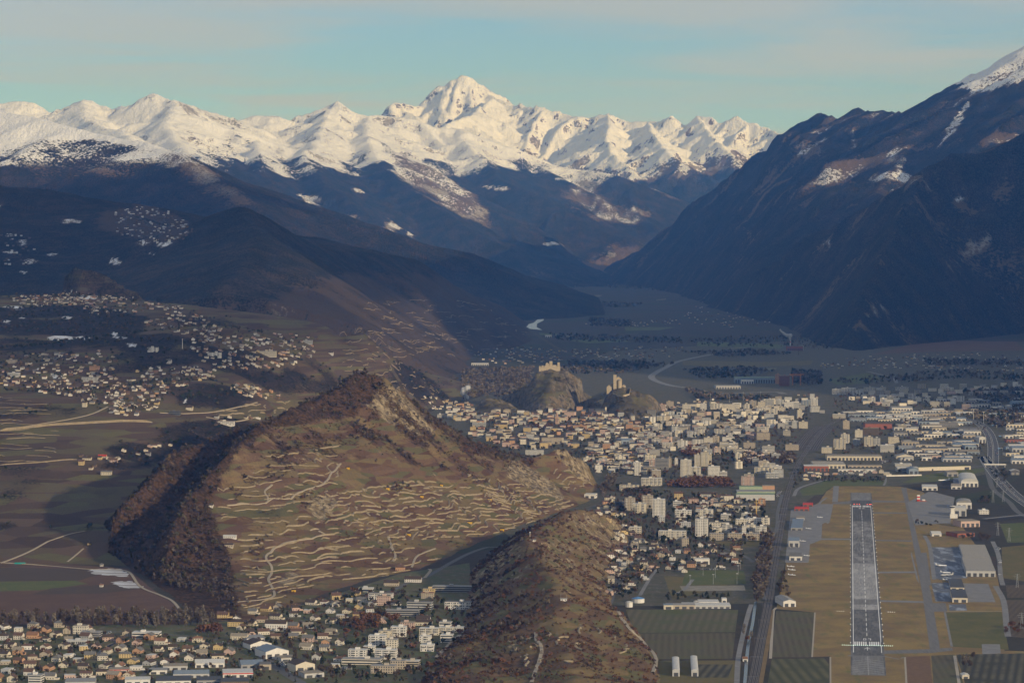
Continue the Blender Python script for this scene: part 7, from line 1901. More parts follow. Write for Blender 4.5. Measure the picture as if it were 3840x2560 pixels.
TREE_ME = {}
TN = [0]
def tree(name, x, y, z, h, kind, lm, noun, place=None, group='trees'):
    t = empty(name, (x, y, z), RND.uniform(0, 6.28)); t.scale = (h * RND.uniform(.9, 1.15), h * RND.uniform(.9, 1.15), h)
    var = RND.randrange(4); k = (kind, var, lm)
    if k not in TREE_ME:
        V, F, M_ = tree_proto(kind, 500 + var, 120)
        a = mesh_np('trunk', V, F[M_ == 0]); b = mesh_np('crown', V, F[M_ == 1])
        a.materials.append(M_bark); b.materials.append(LM[lm]); TREE_ME[k] = (a, b)
    for nm, me in zip(('trunk', 'crown'), TREE_ME[k]):
        o = bpy.data.objects.new(nm, me); COL.objects.link(o); o.parent = t
    reg(t, noun, 'tree', group, x, y, z, place); TN[0] += 1
    OCC.append((x, y, 2))
KN = {('round', 0): 'bare brown tree', ('oak', 1): 'broad rust brown tree', ('conifer', 2): 'dark green conifer', ('poplar', 3): 'tall narrow grey poplar', ('willow', 3): 'tall bare pale tree', ('oak', 4): 'orange leaved tree', ('round', 2): 'dark evergreen tree', ('willow', 0): 'tall bare brown tree', ('oak', 0): 'broad bare brown tree', ('poplar', 2): 'dark green cypress', ('bush', 5): 'olive bush', ('bush', 1): 'rust bush', ('round', 5): 'olive green tree'}
def trees_in(Zp, poly, n, h0, h1, kinds, seed, gap, place=None, single=True, avoid=True):
    r = random.Random(seed); u0, v0, s = Zp
    W = [drop(u0 + x * s, v0 + y * s)[:2] for x, y in poly]
    xs = [q[0] for q in W]; ys = [q[1] for q in W]; out = []
    for _ in range(n * 25):
        if len(out) >= n: break
        x = r.uniform(min(xs), max(xs)); y = r.uniform(min(ys), max(ys))
        if not in_poly(np.array([x]), np.array([y]), W)[0]: continue
        if any((a[0] - x) ** 2 + (a[1] - y) ** 2 < gap * gap for a in out): continue
        if avoid and (not free(x, y, 2.0) or on_line(x, y, -4)): continue
        kd, lm = r.choice(kinds)
        out.append((x, y, gz(x, y), r.uniform(h0, h1), kd, lm))
    if single:
        for x, y, z, h, kd, lm in out:
            tree('conifer_tree' if kd == 'conifer' else 'poplar_tree' if kd == 'poplar' else 'bush' if kd == 'bush' else 'broadleaf_tree', x, y, z, h, kd, lm, KN[(kd, lm)], place)
        return []
    return out
BARE = [('round', 0)] * 4 + [('willow', 3)] * 3 + [('round', 3)] if False else [('round', 0)] * 4 + [('willow', 3)] * 3
# the nearest and largest: each tree a thing of its own
trees_in(Z6, [(0, 1135), (400, 1120), (900, 1105), (1350, 1095), (1480, 1130), (1480, 1190), (1100, 1195), (900, 1205), (500, 1180), (200, 1190), (0, 1190)], 110, 13, 21, [('willow', 3)] * 4 + [('willow', 0)] * 3 + [('poplar', 3)] * 2, 1, 6, 'in the tree belt below the red vineyard plain')
trees_in(Z6, [(1360, 1230), (1500, 1225), (1505, 1250), (1370, 1252)], 6, 15, 19, [('oak', 1)], 2, 7, 'in the rust red clump beside the tree belt')
trees_in(Z7, [(0, 1190), (120, 1120), (400, 1130), (390, 1170), (180, 1230), (0, 1250)], 30, 11, 16, [('oak', 1)] * 5 + [('round', 0)], 3, 8, 'in the rust red grove above the white apartment cluster')
trees_in(Z8, [(505, 720), (610, 700), (600, 800), (570, 1000), (500, 1010), (470, 900)], 34, 10, 16, [('round', 0), ('willow', 0), ('round', 0), ('willow', 3)], 4, 8, 'between the canal and the railway')
trees_in(Z8, [(660, 830), (760, 860), (720, 1000), (650, 1000)], 14, 9, 13, [('round', 0), ('willow', 3), ('round', 5)], 5, 8, 'beside the railway near the gabled barn')
trees_in(Z6, [(1680, 1180), (1740, 1180), (1780, 1260), (1950, 1300), (2100, 1400), (2330, 1500), (2330, 1568), (2100, 1480), (1850, 1330)], 22, 9, 14, [('round', 2), ('round', 0), ('conifer', 2), ('willow', 0)], 6, 9, None)
trees_in(Z8, [(400, 1200), (500, 1210), (490, 1290), (420, 1290)], 5, 8, 11, [('willow', 3), ('oak', 1)], 7, 7, 'along the canal road')
trees_in(Z8, [(1890, 560), (2120, 560), (2110, 600), (1900, 596)], 9, 9, 13, [('oak', 0), ('round', 0)], 8, 9, 'beside the brick red building')
trees_in(Z8, [(1900, 1410), (2000, 1400), (1990, 1470), (1910, 1480)], 7, 8, 12, [('round', 0), ('willow', 3)], 9, 8, 'in the fields at the lower right')
trees_in(Z8, [(2190, 1190), (2334, 1180), (2334, 1235), (2200, 1235)], 9, 8, 12, [('round', 0), ('oak', 1)], 10, 8, 'at the right edge beside the airfield')
trees_in(ZS3, [(620, 735), (740, 720), (740, 800), (630, 800)], 5, 10, 14, [('round', 2)], 11, 7, 'in front of the long ivory balcony block')
trees_in(ZS3, [(0, 1320), (150, 1330), (380, 1390), (380, 1440), (60, 1480), (0, 1450)], 12, 8, 12, [('round', 2), ('round', 2), ('round', 0)], 12, 8, 'behind the white storage tanks')
trees_in(ZS3, [(700, 1395), (1000, 1400), (1480, 1410), (1480, 1460), (720, 1470)], 22, 7, 11, [('round', 2), ('round', 5), ('conifer', 2)], 13, 7, 'in the hedge behind the long low works')
print('single trees', TN, time.time() - T0)
# woods and scrub: masses
rr = np.random.default_rng(5)
def mask_scatter(F, dens, n, h0, h1, kinds, smin=0, seed=1):
    r = np.random.default_rng(seed)
    w = np.clip(dens, 0, None) * (F.H > 1.5)
    q = w.ravel() / w.sum()
    idx = r.choice(len(q), n, p=q)
    x = F.X.ravel()[idx] + r.uniform(-F.res / 2, F.res / 2, n); y = F.Y.ravel()[idx] + r.uniform(-F.res / 2, F.res / 2, n)
    z = F.hgt(x, y)
    return [(x[i], y[i], z[i], r.uniform(h0, h1), *kinds[r.integers(len(kinds))]) for i in range(n)]
left = (ctree > .5) * 1.0
it = mask_scatter(C, left * (.3 + sstep(-.3, .4, C_n)), 2600, 5, 11, [('round', 0)] * 6 + [('round', 5)] * 3 + [('willow', 3)] + [('oak', 0)] * 2, seed=1)
wood('hillside_wood', it, 26)
clump = sstep(.05, .4, fbm(C.X, C.Y, 70, 4, 150)) * (ccu > 850)
it = mask_scatter(C, upper * (.15 + clump), 1500, 2.0, 5.5, [('bush', 1)] * 3 + [('bush', 0)] * 5 + [('bush', 5)] * 2, seed=12)
it += mask_scatter(C, clump * (ctree < .6), 1250, 1.6, 4.5, [('bush', 1)] * 3 + [('bush', 0)] * 3 + [('bush', 5)] * 2, seed=2)
it += mask_scatter(C, sstep(85, 20, np.hypot(C.X - sm[0] + 12, C.Y - sm[1])), 170, 2.5, 5.5, [('bush', 0), ('round', 5), ('round', 2)], seed=13)
cl2 = np.zeros(C.H.shape)
for cu, cv, ru, rv in [(1500, 1830, 50, 26), (1150, 1880, 26, 36), (1360, 1620, 50, 45), (1800, 1690, 70, 26), (1990, 1720, 40, 40), (2120, 1720, 40, 30), (880, 1860, 20, 40), (960, 2050, 26, 40), (1040, 1780, 40, 20)]:
    cl2 = np.maximum(cl2, sstep(1.2, .5, ((ccu - cu) / ru) ** 2 + ((ccv - cv) / rv) ** 2))
it += mask_scatter(C, cl2, 420, 4, 9, [('round', 0)] * 3 + [('oak', 1)] * 2, seed=3)
wood('vineyard_scrub', it, 18, False)
bw = sstep(.0, .5, fbm(Bf.X, Bf.Y, 46, 4, 160)) * sstep(.12, .3, bsl) + .05
bw *= np.where(bu < 1990, 1.5, 1.0)
bw += .12
it = mask_scatter(Bf, bw, 5200, 2.0, 5.5, [('bush', 1)] * 8 + [('bush', 0)] * 4 + [('bush', 5)], seed=4)
it += mask_scatter(Bf, bw * (bu < 2060), 900, 5, 9, [('round', 0)] * 4 + [('oak', 1)] * 2 + [('willow', 3)], seed=5)
wood('ridge_scrub', it, 20, False)
it = mask_scatter(E, np.clip(e_tree - .42, 0, 1) * (ev > 1080), 3300, 5, 12, [('round', 0)] * 2 + [('round', 2)] * 4 + [('round', 5)], seed=6)
it += mask_scatter(E, (ev > 1180) * (ev < 1480) * (.2 + (E_n > 0)), 900, 4, 9, [('round', 0)] * 2 + [('round', 2)] * 3 + [('round', 5)], seed=16)
wood('slope_wood', it, 12, False)
it = mask_scatter(V, sstep(.0, .4, V_n) * (vsl < .8), 500, 2, 6, [('bush', 5), ('bush', 0), ('round', 2)], seed=7)
it += mask_scatter(Kn, np.ones(Kn.H.shape), 160, 4, 10, [('round', 0), ('oak', 1), ('round', 2)], seed=8)
wood('crag_scrub', it, 14, False)
# trees among the buildings
TK = [('round', 0)] * 4 + [('round', 2)] * 3 + [('oak', 1)] + [('willow', 0)] + [('conifer', 2)] + [('round', 5)]
it = []
for Zp, P, n_, h0, h1, g in [(Z6, [(0, 1195), (700, 1230), (1400, 1280), (1900, 1060), (2330, 960), (2330, 1568), (0, 1568)], 620, 3, 9, 3), (Z7, [(0, 960), (400, 900), (860, 1060), (830, 1250), (640, 1420), (540, 1568), (0, 1568)], 330, 4, 11, 4),
                             (ZS3, [(20, 100), (1900, 220), (1950, 660), (1680, 860), (1640, 1070), (1060, 1090), (540, 1150), (380, 1340), (0, 1400)], 850, 5, 12, 4), (ZS2, [(60, 50), (470, 210), (1900, 200), (2352, 300), (2352, 900), (1760, 900), (1450, 600), (820, 640), (480, 480)], 900, 5, 12, 4),
                             (ZS1, [(0, 330), (2100, 150), (2100, 380), (1800, 900), (0, 1250)], 950, 5, 12, 5), (ZS4, [(0, 100), (2000, 100), (1830, 900), (760, 950), (0, 1000)], 620, 5, 11, 5), (ZS1, [(340, 1130), (1110, 1130), (1120, 1230), (340, 1240)], 0, 8, 12, 5)]:
    it += trees_in(Zp, P, n_, h0, h1, TK, n_ + 3, g, None, False)
wood('town_trees', it, 22)
it = trees_in(ZS1, [(335, 1190), (700, 1140), (1100, 1150), (1140, 1240), (340, 1235)], 190, 9, 14, [('oak', 1)], 31, 5, None, False) + trees_in(ZS1, [(500, 840), (560, 770), (700, 740), (820, 790), (660, 860)], 90, 9, 14, [('oak', 1)], 32, 5, None, False) + trees_in(ZS2, [(940, 360), (1100, 330), (1500, 360), (1480, 400), (1000, 400)], 60, 8, 13, [('round', 0), ('oak', 1)], 33, 6, None, False)
wood('rust_grove', it, 26)
it = trees_in(ZS1, [(1150, 860), (1500, 840), (1900, 830), (1900, 960), (1250, 960)], 190, 9, 15, [('willow', 0), ('poplar', 3), ('round', 0)], 34, 6, None, False) + trees_in(ZS2, [(1780, 1060), (1880, 900), (2010, 880), (1960, 980), (1820, 1140)], 90, 8, 12, [('round', 0), ('willow', 3)], 35, 5, None, False)
it += trees_in(ZS3, [(1900, 640), (2020, 640), (2010, 900), (1960, 1300), (1880, 1450), (1800, 1500), (1780, 1250), (1850, 900)], 120, 8, 14, [('round', 0), ('willow', 0), ('willow', 3)], 36, 6, None, False)
wood('bare_avenue_trees', it, 24)
it = []
for k_, P in enumerate([[(0, 780), (500, 770), (800, 780), (820, 900), (500, 1080), (0, 1040)], [(450, 1060), (960, 880), (1450, 890), (1300, 1010), (1050, 1200), (700, 1190)], [(1310, 660), (1960, 640), (2190, 680), (2100, 860), (1440, 900)], [(80, 360), (800, 390), (1250, 450), (1250, 500), (250, 470)], [(960, 560), (1380, 490), (1530, 640), (1040, 640)]]):
    it += trees_in(Z3, P, 330, 4, 10, [('round', 2)] * 3 + [('round', 0)] * 3 + [('round', 5)], 140 + k_, 5, None, False)
wood('village_trees', it, 14, False)
# far woods on the valley floor
def floor_wood(Zp, P, n, h0, h1, kinds, seed):
    r = random.Random(seed); u0, v0, s = Zp
    W = [gr(u0 + x * s, v0 + y * s)[:2] for x, y in P]; xs = [q[0] for q in W]; ys = [q[1] for q in W]
    X = np.array([r.uniform(min(xs), max(xs)) for _ in range(n * 6)]); Y = np.array([r.uniform(min(ys), max(ys)) for _ in range(n * 6)])
    k = in_poly(X, Y, W); X, Y = X[k][:n], Y[k][:n]
    return [(x, y, gz(x, y), r.uniform(h0, h1), *r.choice(kinds)) for x, y in zip(X, Y) if free(x, y, 3) and not on_line(x, y, 4)]
it = floor_wood(Z4, [(830, 900), (1330, 880), (1300, 1000), (1240, 1090), (950, 1090), (830, 1120)], 900, 9, 16, [('round', 3), ('round', 0), ('willow', 3)], 1)
for sd, P in enumerate([[(1330, 900), (2100, 830), (2110, 900), (1900, 930), (1600, 930)], [(1700, 540), (2000, 560), (2000, 600), (1720, 600)], [(1560, 840), (2300, 860), (2250, 880), (1580, 900)], [(1100, 300), (1700, 290), (1800, 330), (1200, 350)], [(1700, 280), (2300, 330), (2250, 360), (1800, 330)], [(1450, 420), (2100, 440), (2000, 470), (1480, 460)], [(1420, 650), (2352, 680), (2352, 720), (1500, 700)]]):
    it += floor_wood(Z4, P, 300, 9, 18, [('round', 0), ('round', 2), ('round', 3)], 60 + sd)
for sd, P in enumerate([[(0, 690), (700, 660), (1000, 700), (1040, 760), (600, 740), (200, 740)], [(0, 780), (500, 760), (800, 790), (300, 810)], [(0, 900), (400, 880), (640, 910), (380, 960), (100, 960)], [(750, 900), (960, 920), (960, 1000), (760, 1000)], [(960, 980), (1500, 940), (1900, 900), (2352, 930), (2352, 980), (1900, 960), (1300, 1000)], [(1650, 830), (2352, 840), (2352, 870), (1700, 870)], [(1900, 1050), (2352, 1020), (2352, 1120), (2150, 1130), (2000, 1080)], [(1900, 1220), (2352, 1150), (2352, 1290), (2180, 1300)], [(0, 1030), (280, 1080), (620, 1090), (600, 1110), (100, 1100)]]):
    it += floor_wood(Z5, P, 330, 8, 17, [('round', 0), ('round', 2), ('round', 3), ('poplar', 3)], 80 + sd)
wood('valley_wood', it, 10, False)
it = []
for sd, (Zp, P, n_) in enumerate([(Z8, [(2040, 300), (2110, 300), (2090, 340), (2010, 340)], 40), (Z8, [(1580, 470), (1790, 470), (1790, 500), (1600, 500)], 12), (Z8, [(2100, 110), (2200, 110), (2250, 250), (2150, 200)], 60), (Z8, [(860, 160), (1390, 170), (1390, 200), (870, 195)], 90), (Z8, [(760, 120), (860, 100), (800, 200), (740, 260)], 30)]):
    it += trees_in(Zp, P, n_, 4, 9, [('round', 0), ('round', 2), ('bush', 5)], 120 + sd, 4, None, False)
wood('airfield_edge_trees', it, 20, False)
print('trees done', time.time() - T0)
# ------------------------------------------------------------------ castles, churches, towers
M_cast = plain('castle_stone', (.42, .35, .25), .95, .2, .3)
M_slate = MR['slate']
def crenel(mb, x0, x1, y0, y1, z0, z1, n=6, axis=0, m=1.2):
    mb.box(x0, x1, y0, y1, z0, z1)
    for i in range(n):
        if axis == 0:
            w = (x1 - x0) / (2 * n - 1); a = x0 + 2 * i * w; mb.box(a, a + w, y0, y1, z1 + .002, z1 + m)
        else:
            w = (y1 - y0) / (2 * n - 1); a = y0 + 2 * i * w; mb.box(x0, x1, a, a + w, z1 + .002, z1 + m)
def gable(mb, x0, x1, y0, y1, z0, h, rise, ridge_x=True, mi=0, mr=1):
    mb.box(x0, x1, y0, y1, z0, h, mi)
    if ridge_x:
        ym = (y0 + y1) / 2
        mb.poly([(x1, y0, h), (x1, y1, h), (x1, ym, h + rise)], mi); mb.poly([(x0, y1, h), (x0, y0, h), (x0, ym, h + rise)], mi)
        mb.poly([(x0 - .5, y0 - .5, h - .2), (x1 + .5, y0 - .5, h - .2), (x1 + .5, ym, h + rise + .1), (x0 - .5, ym, h + rise + .1)], mr); mb.poly([(x1 + .5, y1 + .5, h - .2), (x0 - .5, y1 + .5, h - .2), (x0 - .5, ym, h + rise + .1), (x1 + .5, ym, h + rise + .1)], mr)
    else:
        xm = (x0 + x1) / 2
        mb.poly([(x0, y0, h), (x1, y0, h), (xm, y0, h + rise)], mi); mb.poly([(x1, y1, h), (x0, y1, h), (xm, y1, h + rise)], mi)
        mb.poly([(x1 + .5, y0 - .5, h - .2), (x1 + .5, y1 + .5, h - .2), (xm, y1 + .5, h + rise + .1), (xm, y0 - .5, h + rise + .1)], mr); mb.poly([(x0 - .5, y1 + .5, h - .2), (x0 - .5, y0 - .5, h - .2), (xm, y0 - .5, h + rise + .1), (xm, y1 + .5, h + rise + .1)], mr)
def vtop(px, py, D):
    """highest rock under the line of sight at px, py of the castle view"""
    p = at(1280 + px * .5442, 900 + py * .5442, D)
    return p[0], p[1], float(V.hgt(p[0], p[1]))
x, y, z = vtop(1434, 890, 9180)
ruin = empty('castle_ruin', (x, y, z))
k = .468
def X4(px, c=1434): return (px - c) * k
mb = MB()
for a, b, h in [(1362, 1400, 5), (1400, 1436, 9), (1436, 1470, 8), (1470, 1508, 7)]:
    crenel(mb, X4(a), X4(b) - .01, -6, -4.6, -16, h, 5)
crenel(mb, X4(1362), X4(1362) + 1.4, -4.5, 22, -16, 6, 7, 1); crenel(mb, X4(1508) - 1.4, X4(1508), -4.5, 24, -16, 8, 7, 1); crenel(mb, X4(1364), X4(1506), 24.1, 25.5, -16, 7, 16)
mb.build('curtain_wall', [M_cast], ruin)
mb = MB(); crenel(mb, X4(1434), X4(1455), 4, 14, -14, 23, 4); mb.build('keep', [M_cast], ruin)
mb = MB(); mb.box(X4(1408), X4(1432), 6, 8, -14, 15); mb.poly([(X4(1408), 5.9, 15), (X4(1432), 5.9, 15), (X4(1416), 5.9, 20)]); mb.build('gable_wall', [M_cast], ruin)
mb = MB(); crenel(mb, X4(1490), X4(1506), 8, 16, -14, 19, 3); mb.build('corner_tower', [M_cast], ruin)
mb = MB(); gable(mb, X4(1458), X4(1486), 10, 18, -14, 6, 5); mb.build('chapel', [M_cast, M_cast], ruin)
mb = MB(); mb.cyl(X4(1385), 2, -14, 10, 4.5, 4.5, 12); mb.build('round_tower', [M_cast], ruin)
reg(ruin, 'ruined tan stone castle with square keep and broken curtain walls', 'castle', 'castles', x, y, 0, 'on the higher crag')
x, y, z = vtop(1910, 1012, 8950)
ch = empty('fortified_church', (x, y, z))
k = .456
def X5(px): return (px - 1910) * k
MC = [M_cast, MR['beige']]
mb = MB(); gable(mb, X5(1886), X5(1934), 0, 30, -14, 22, 9, False); mb.build('nave', MC, ch)
mb = MB(); crenel(mb, X5(1874), X5(1896), -8, 1, -14, 36, 4); mb.build('bell_tower', [M_cast], ch)
mb = MB(); mb.cyl(X5(1916), -4, -14, 18, 7, 7, 12); mb.cyl(X5(1916), -4, 18, 23, 7.4, .2, 12, 1); mb.build('apse', MC, ch)
for a, b, yy, h0, h, r in [(1828, 1862, -4, -26, -2, 7), (1850, 1888, 6, -24, 4, 8), (1936, 1960, 2, -24, 2, 4)]:
    mb = MB(); gable(mb, X5(a), X5(b), yy, yy + 12, h0, h, r, False); mb.build('house_wing', MC, ch)
mb = MB()
R_ = [(1796, 1068), (1830, 1050), (1870, 1060), (1905, 1078), (1940, 1082), (1985, 1070), (1992, 1030), (1958, 1015)]
W_ = []
for px, py in R_:
    p = drop(1280 + px * .5442, 900 + py * .5442); W_.append((p[0] - x, p[1] - y, p[2] - z))
for a, b in zip(W_, W_[1:]):
    mb.poly([(a[0], a[1], a[2] - 6), (b[0], b[1], b[2] - 6), (b[0], b[1], b[2] + 6), (a[0], a[1], a[2] + 6)])
    mb.poly([(a[0], a[1], a[2] + 6), (b[0], b[1], b[2] + 6), (b[0], b[1] + 1.6, b[2] + 6), (a[0], a[1] + 1.6, a[2] + 6)]); mb.poly([(b[0], b[1] + 1.6, b[2] - 6), (a[0], a[1] + 1.6, a[2] - 6), (a[0], a[1] + 1.6, a[2] + 6), (b[0], b[1] + 1.6, b[2] + 6)])
mb.build('rampart', [M_cast], ch)
reg(ch, 'fortified tan church with gabled nave, crenellated tower and ramparts', 'church', 'castles', x, y, 0, 'on the lower crag')
# cathedral and yellow church
x, y, z, w, h = spot(ZS2, 1300, 1335, 322, 245, 9)
t = empty('cathedral', (x, y, z))
M_tower = plain('tower_stone', (.36, .25, .20), .9, .15, .4)
mb = MB(); mb.box(-4.6, 4.6, -4.6, 4.6, -2, 21)
for zz in (9, 14):
    for xx in (-2, 2): mb.box(xx - .7, xx + .7, -4.7, -4.55, zz, zz + 2.6, 1)
mb.build('tower', [M_tower, M_glass], t)
mb = MB(); mb.cyl(0, 0, 21, 37, 5.2, .15, 8)
for sx in (-1, 1):
    for sy in (-1, 1): mb.cyl(sx * 4, sy * 4, 21, 26, 1.1, .1, 6)
mb.build('spire', [M_tower], t)
mb = MB(); gable(mb, -8, 8, 5, 42, -2, 11, 6, False); mb.build('nave', [MW['beige'], MR['slate']], t)
reg(t, 'stone church tower with pointed pinkish spire', 'church', 'churches', x, y, 0, 'in the old town below the crags')
x, y, z, w, h = spot(ZS2, 1742, 1850, 222, 180, 14)
t = empty('church', (x, y, z))
mb = MB(); gable(mb, -w / 2, w / 2, -7, 7, -2, h, 7)
for i in range(5): mb.box(-w / 2 + w * (i + .5) / 5 - .8, -w / 2 + w * (i + .5) / 5 + .8, -7.1, -6.95, h * .4, h * .8, 2)
mb.build('nave', [MW['yellow'], MR['slate'], M_glass], t)
mb = MB(); mb.box(w / 2 + .1, w / 2 + 5, -3, 3, -2, 24); mb.cyl(w / 2 + 2.5, 0, 24, 30, 3, .2, 8, 1); mb.build('bell_tower', [MW['cream'], MR['slate']], t)
reg(t, 'yellow church with slim bell tower', 'church', 'churches', x, y, 0, 'below the church crag')
# tanks
def tank(Zp, xl, xr, yb, yt, noun, place, cap='dome', mat='white', rim=None):
    x, y, z, w, h = spot(Zp, xl, xr, yb, yt, 0)
    r = w / 2; y += r
    t = empty('storage_tank', (x, y, z))
    mb = MB(); mb.cyl(0, 0, -1, h, r, r, 24); mb.build('shell', [MW[mat]], t)
    mb = MB(); mb.cyl(0, 0, h + .003, h + r * .22, r * 1.01, r * .25, 24); mb.build('roof', [rim or MR['white']], t)
    mb = MB(); mb.cyl(0, 0, h * .93, h * .99, r + .12, r + .12, 24); mb.build('rim', [rim or M_metal], t)
    for i in range(10):
        a = math.pi + math.pi * i / 9
        if i == 4:
            mb = MB(); mb.bar((r * 1.02 * math.cos(a), r * 1.02 * math.sin(a), 0), (r * 1.02 * math.cos(a), r * 1.02 * math.sin(a), h), .25); mb.build('ladder', [M_metal], t)
    reg(t, noun, 'tank', 'storage tanks', x, y, 0, place)
M_blue = plain('blue_paint', (.10, .22, .42), .6, .1, .3)
tank(ZS3, 215, 305, 1556, 1492, 'smaller white cylindrical tank', 'at the foot of the front ridge')
tank(ZS3, 295, 450, 1505, 1452, 'wide white tank with blue rim and dome', 'at the foot of the front ridge', rim=M_blue)
tank(ZS4, 2030, 2102, 312, 245, 'left grey gas tank', 'beyond the motorway bend', mat='grey')
tank(ZS4, 2128, 2212, 318, 232, 'right larger grey gas tank', 'beyond the motorway bend', mat='grey')
tank(ZS3, 1050, 1110, 1530, 1480, 'squat cream tank', 'beside the long low white works', mat='cream')
# control tower
x, y, z, w, h = spot(Z8, 1832, 1860, 440, 366, 8)
t = empty('control_tower', (x, y, z))
mb = MB(); mb.box(-3.6, 3.6, -4, 4, -1, 19); mb.build('shaft', [MW['white']], t)
mb = MB(); mb.cyl(0, 0, 19, 19.8, 5.4, 5.4, 8); mb.cyl(0, 0, 22.6, 23.3, 5.6, 5.2, 8); mb.build('cab_roof', [MW['white']], t)
mb = MB(); mb.cyl(0, 0, 19.8, 22.6, 4.4, 5.2, 8); mb.build('cab_glass', [M_glass], t)
mb = MB(); mb.bar((0, 0, 23.3), (0, 0, 29), .15); mb.build('antenna', [M_metal], t)
mb = MB(); mb.box(-6, 9, -10, -4.1, -1, 8); mb.build('base_building', [MW['white']], t)
reg(t, 'white airport control tower with glazed cab', 'control tower', 'airport buildings', x, y, 0, 'beside the grey apron')
# cranes
M_or = plain('crane_orange', (.62, .22, .05), .6, .1, .3); M_yel = plain('crane_yellow', (.68, .42, .05), .6, .1, .3)
def lattice(mb, a, b, w):
    a = Vector(a); b = Vector(b); d = (b - a); L = d.length; d.normalize()
    u = d.cross(Vector((.3, .9, .2))).normalized() * w / 2; q = d.cross(u).normalized() * w / 2
    for s1, s2 in ((1, 1), (1, -1), (-1, 1), (-1, -1)): mb.bar(a + u * s1 + q * s2, b + u * s1 + q * s2, w * .12)
    n_ = max(2, int(L / (w * 1.6)))
    for i in range(n_):
        p0 = a + d * (L * i / n_); p1 = a + d * (L * (i + 1) / n_); s_ = 1 if i % 2 else -1
        mb.bar(p0 + u * s_ + q, p1 - u * s_ + q, w * .08); mb.bar(p0 + u * s_ - q, p1 - u * s_ - q, w * .08)
def crane(p, h, j0, j1, mat, noun, place, w=2.2):
    t = empty('tower_crane', p)
    mb = MB(); lattice(mb, (0, 0, 0), (0, 0, h), w); mb.build('mast', [mat], t)
    mb = MB(); lattice(mb, (j0, 0, h), (j1, 0, h), w * .8); mb.build('jib', [mat], t)
    mb = MB(); cw = j0 if abs(j0) < abs(j1) else j1; mb.box(cw - 2, cw + 2, -1, 1, h - 3.2, h - .9, bottom=True); mb.build('counterweight', [M_dark], t)
    mb = MB(); mb.bar((0, 0, h + 7), (j1 * .7, 0, h + .9), .12); mb.bar((0, 0, h + 7), (j0 * .8, 0, h + .9), .12); mb.bar((0, 0, h), (0, 0, h + 7), .4); mb.build('tie', [mat], t)
    reg(t, noun, 'crane', 'tower cranes', p[0], p[1], 0, place)
crane(R5(812, 1000), 40, 14, -42, M_or, 'tall orange tower crane with long jib', 'right of the orange high rise', 3)
crane(R5(758, 1000), 37, -10, 34, M_or, 'orange tower crane, left one', 'right of the orange high rise', 3)
crane(S3(1818, 440), 27, -4, 9, M_yel, 'slim yellow orange crane with short jib', 'among the white blocks beside the railway', 1.2)
# chimney and smoke
p = R5(742, 738)
t = empty('chimney_stack', p)
mb = MB(); mb.cyl(0, 0, 0, 18, 2.6, 2.4, 12); mb.build('shaft', [MW['white']], t)
for i in range(3):
    mb = MB(); mb.cyl(0, 0, 18.01 + i * 5, 18 + (i + 1) * 5, 2.4, 2.3, 12); mb.build('band', [RED if i % 2 else MW['white']], t)
reg(t, 'white chimney with red bands giving off steam', 'chimney', 'chimneys', p[0], p[1], 0, 'on the plain below the dark massif')
n = NT('steam'); tr = n.node('ShaderNodeBsdfTransparent'); df = n.node('ShaderNodeBsdfTranslucent'); d2 = n.node('ShaderNodeBsdfDiffuse'); m1 = n.node('ShaderNodeMixShader'); m2 = n.node('ShaderNodeMixShader')
df.inputs[0].default_value = (.9, .9, .9, 1); d2.inputs[0].default_value = (.9, .9, .9, 1)
m1.inputs[0].default_value = .5; n.t.links.new(df.outputs[0], m1.inputs[1]); n.t.links.new(d2.outputs[0], m1.inputs[2])
lw = n.node('ShaderNodeLayerWeight'); lw.inputs[0].default_value = .35
n.put(m2.inputs[0], n.mr(lw.outputs['Facing'], .1, .9, .42, 0.0)); n.t.links.new(tr.outputs[0], m2.inputs[1]); n.t.links.new(m1.outputs[0], m2.inputs[2])
n.t.links.new(m2.outputs[0], n.t.nodes['Material Output'].inputs['Surface']); n.t.nodes.remove(n.b)
def puffs(name, P, mat):
    mb = MB(); r_ = random.Random(2)
    for x, y, z, r in P:
        nu, nv = 10, 6
        b = len(mb.v)
        for j in range(nv + 1):
            ph = math.pi * (j / nv - .5)
            for i in range(nu):
                th = 2 * math.pi * i / nu; q = r * (1 + .18 * math.sin(3 * th + x))
                mb.v.append((x + q * math.cos(ph) * math.cos(th), y + q * math.cos(ph) * math.sin(th), z + q * math.sin(ph)))
        for j in range(nv):
            for i in range(nu):
                mb.f.append((b + j * nu + i, b + j * nu + (i + 1) % nu, b + (j + 1) * nu + (i + 1) % nu, b + (j + 1) * nu + i)); mb.mi.append(0)
    o = mb.build(name, [mat])
    o.data.polygons.foreach_set('use_smooth', [True] * len(o.data.polygons)); o['kind'] = 'stuff'
def plume(x, y, z0, pts):
    out = []; r_ = random.Random(5)
    for (ax, az, ar), (bx, bz, br) in zip(pts, pts[1:]):
        for i in range(6):
            t_ = i / 6; out.append((x + ax + (bx - ax) * t_ + r_.uniform(-2, 2), y + r_.uniform(-3, 3), z0 + az + (bz - az) * t_, ar + (br - ar) * t_))
    return out
puffs('smoke', plume(p[0], p[1], 33, [(0, 0, 2.5), (-3, 12, 6), (2, 26, 8), (-14, 24, 8), (-26, 30, 6), (-40, 40, 5), (-50, 55, 4)]), n.m)
q = R4(855, 1110)
puffs('smoke', plume(q[0], q[1], 4, [(0, 0, 3), (6, 10, 7), (-8, 22, 9), (-4, 34, 10), (14, 42, 10)]), n.m)
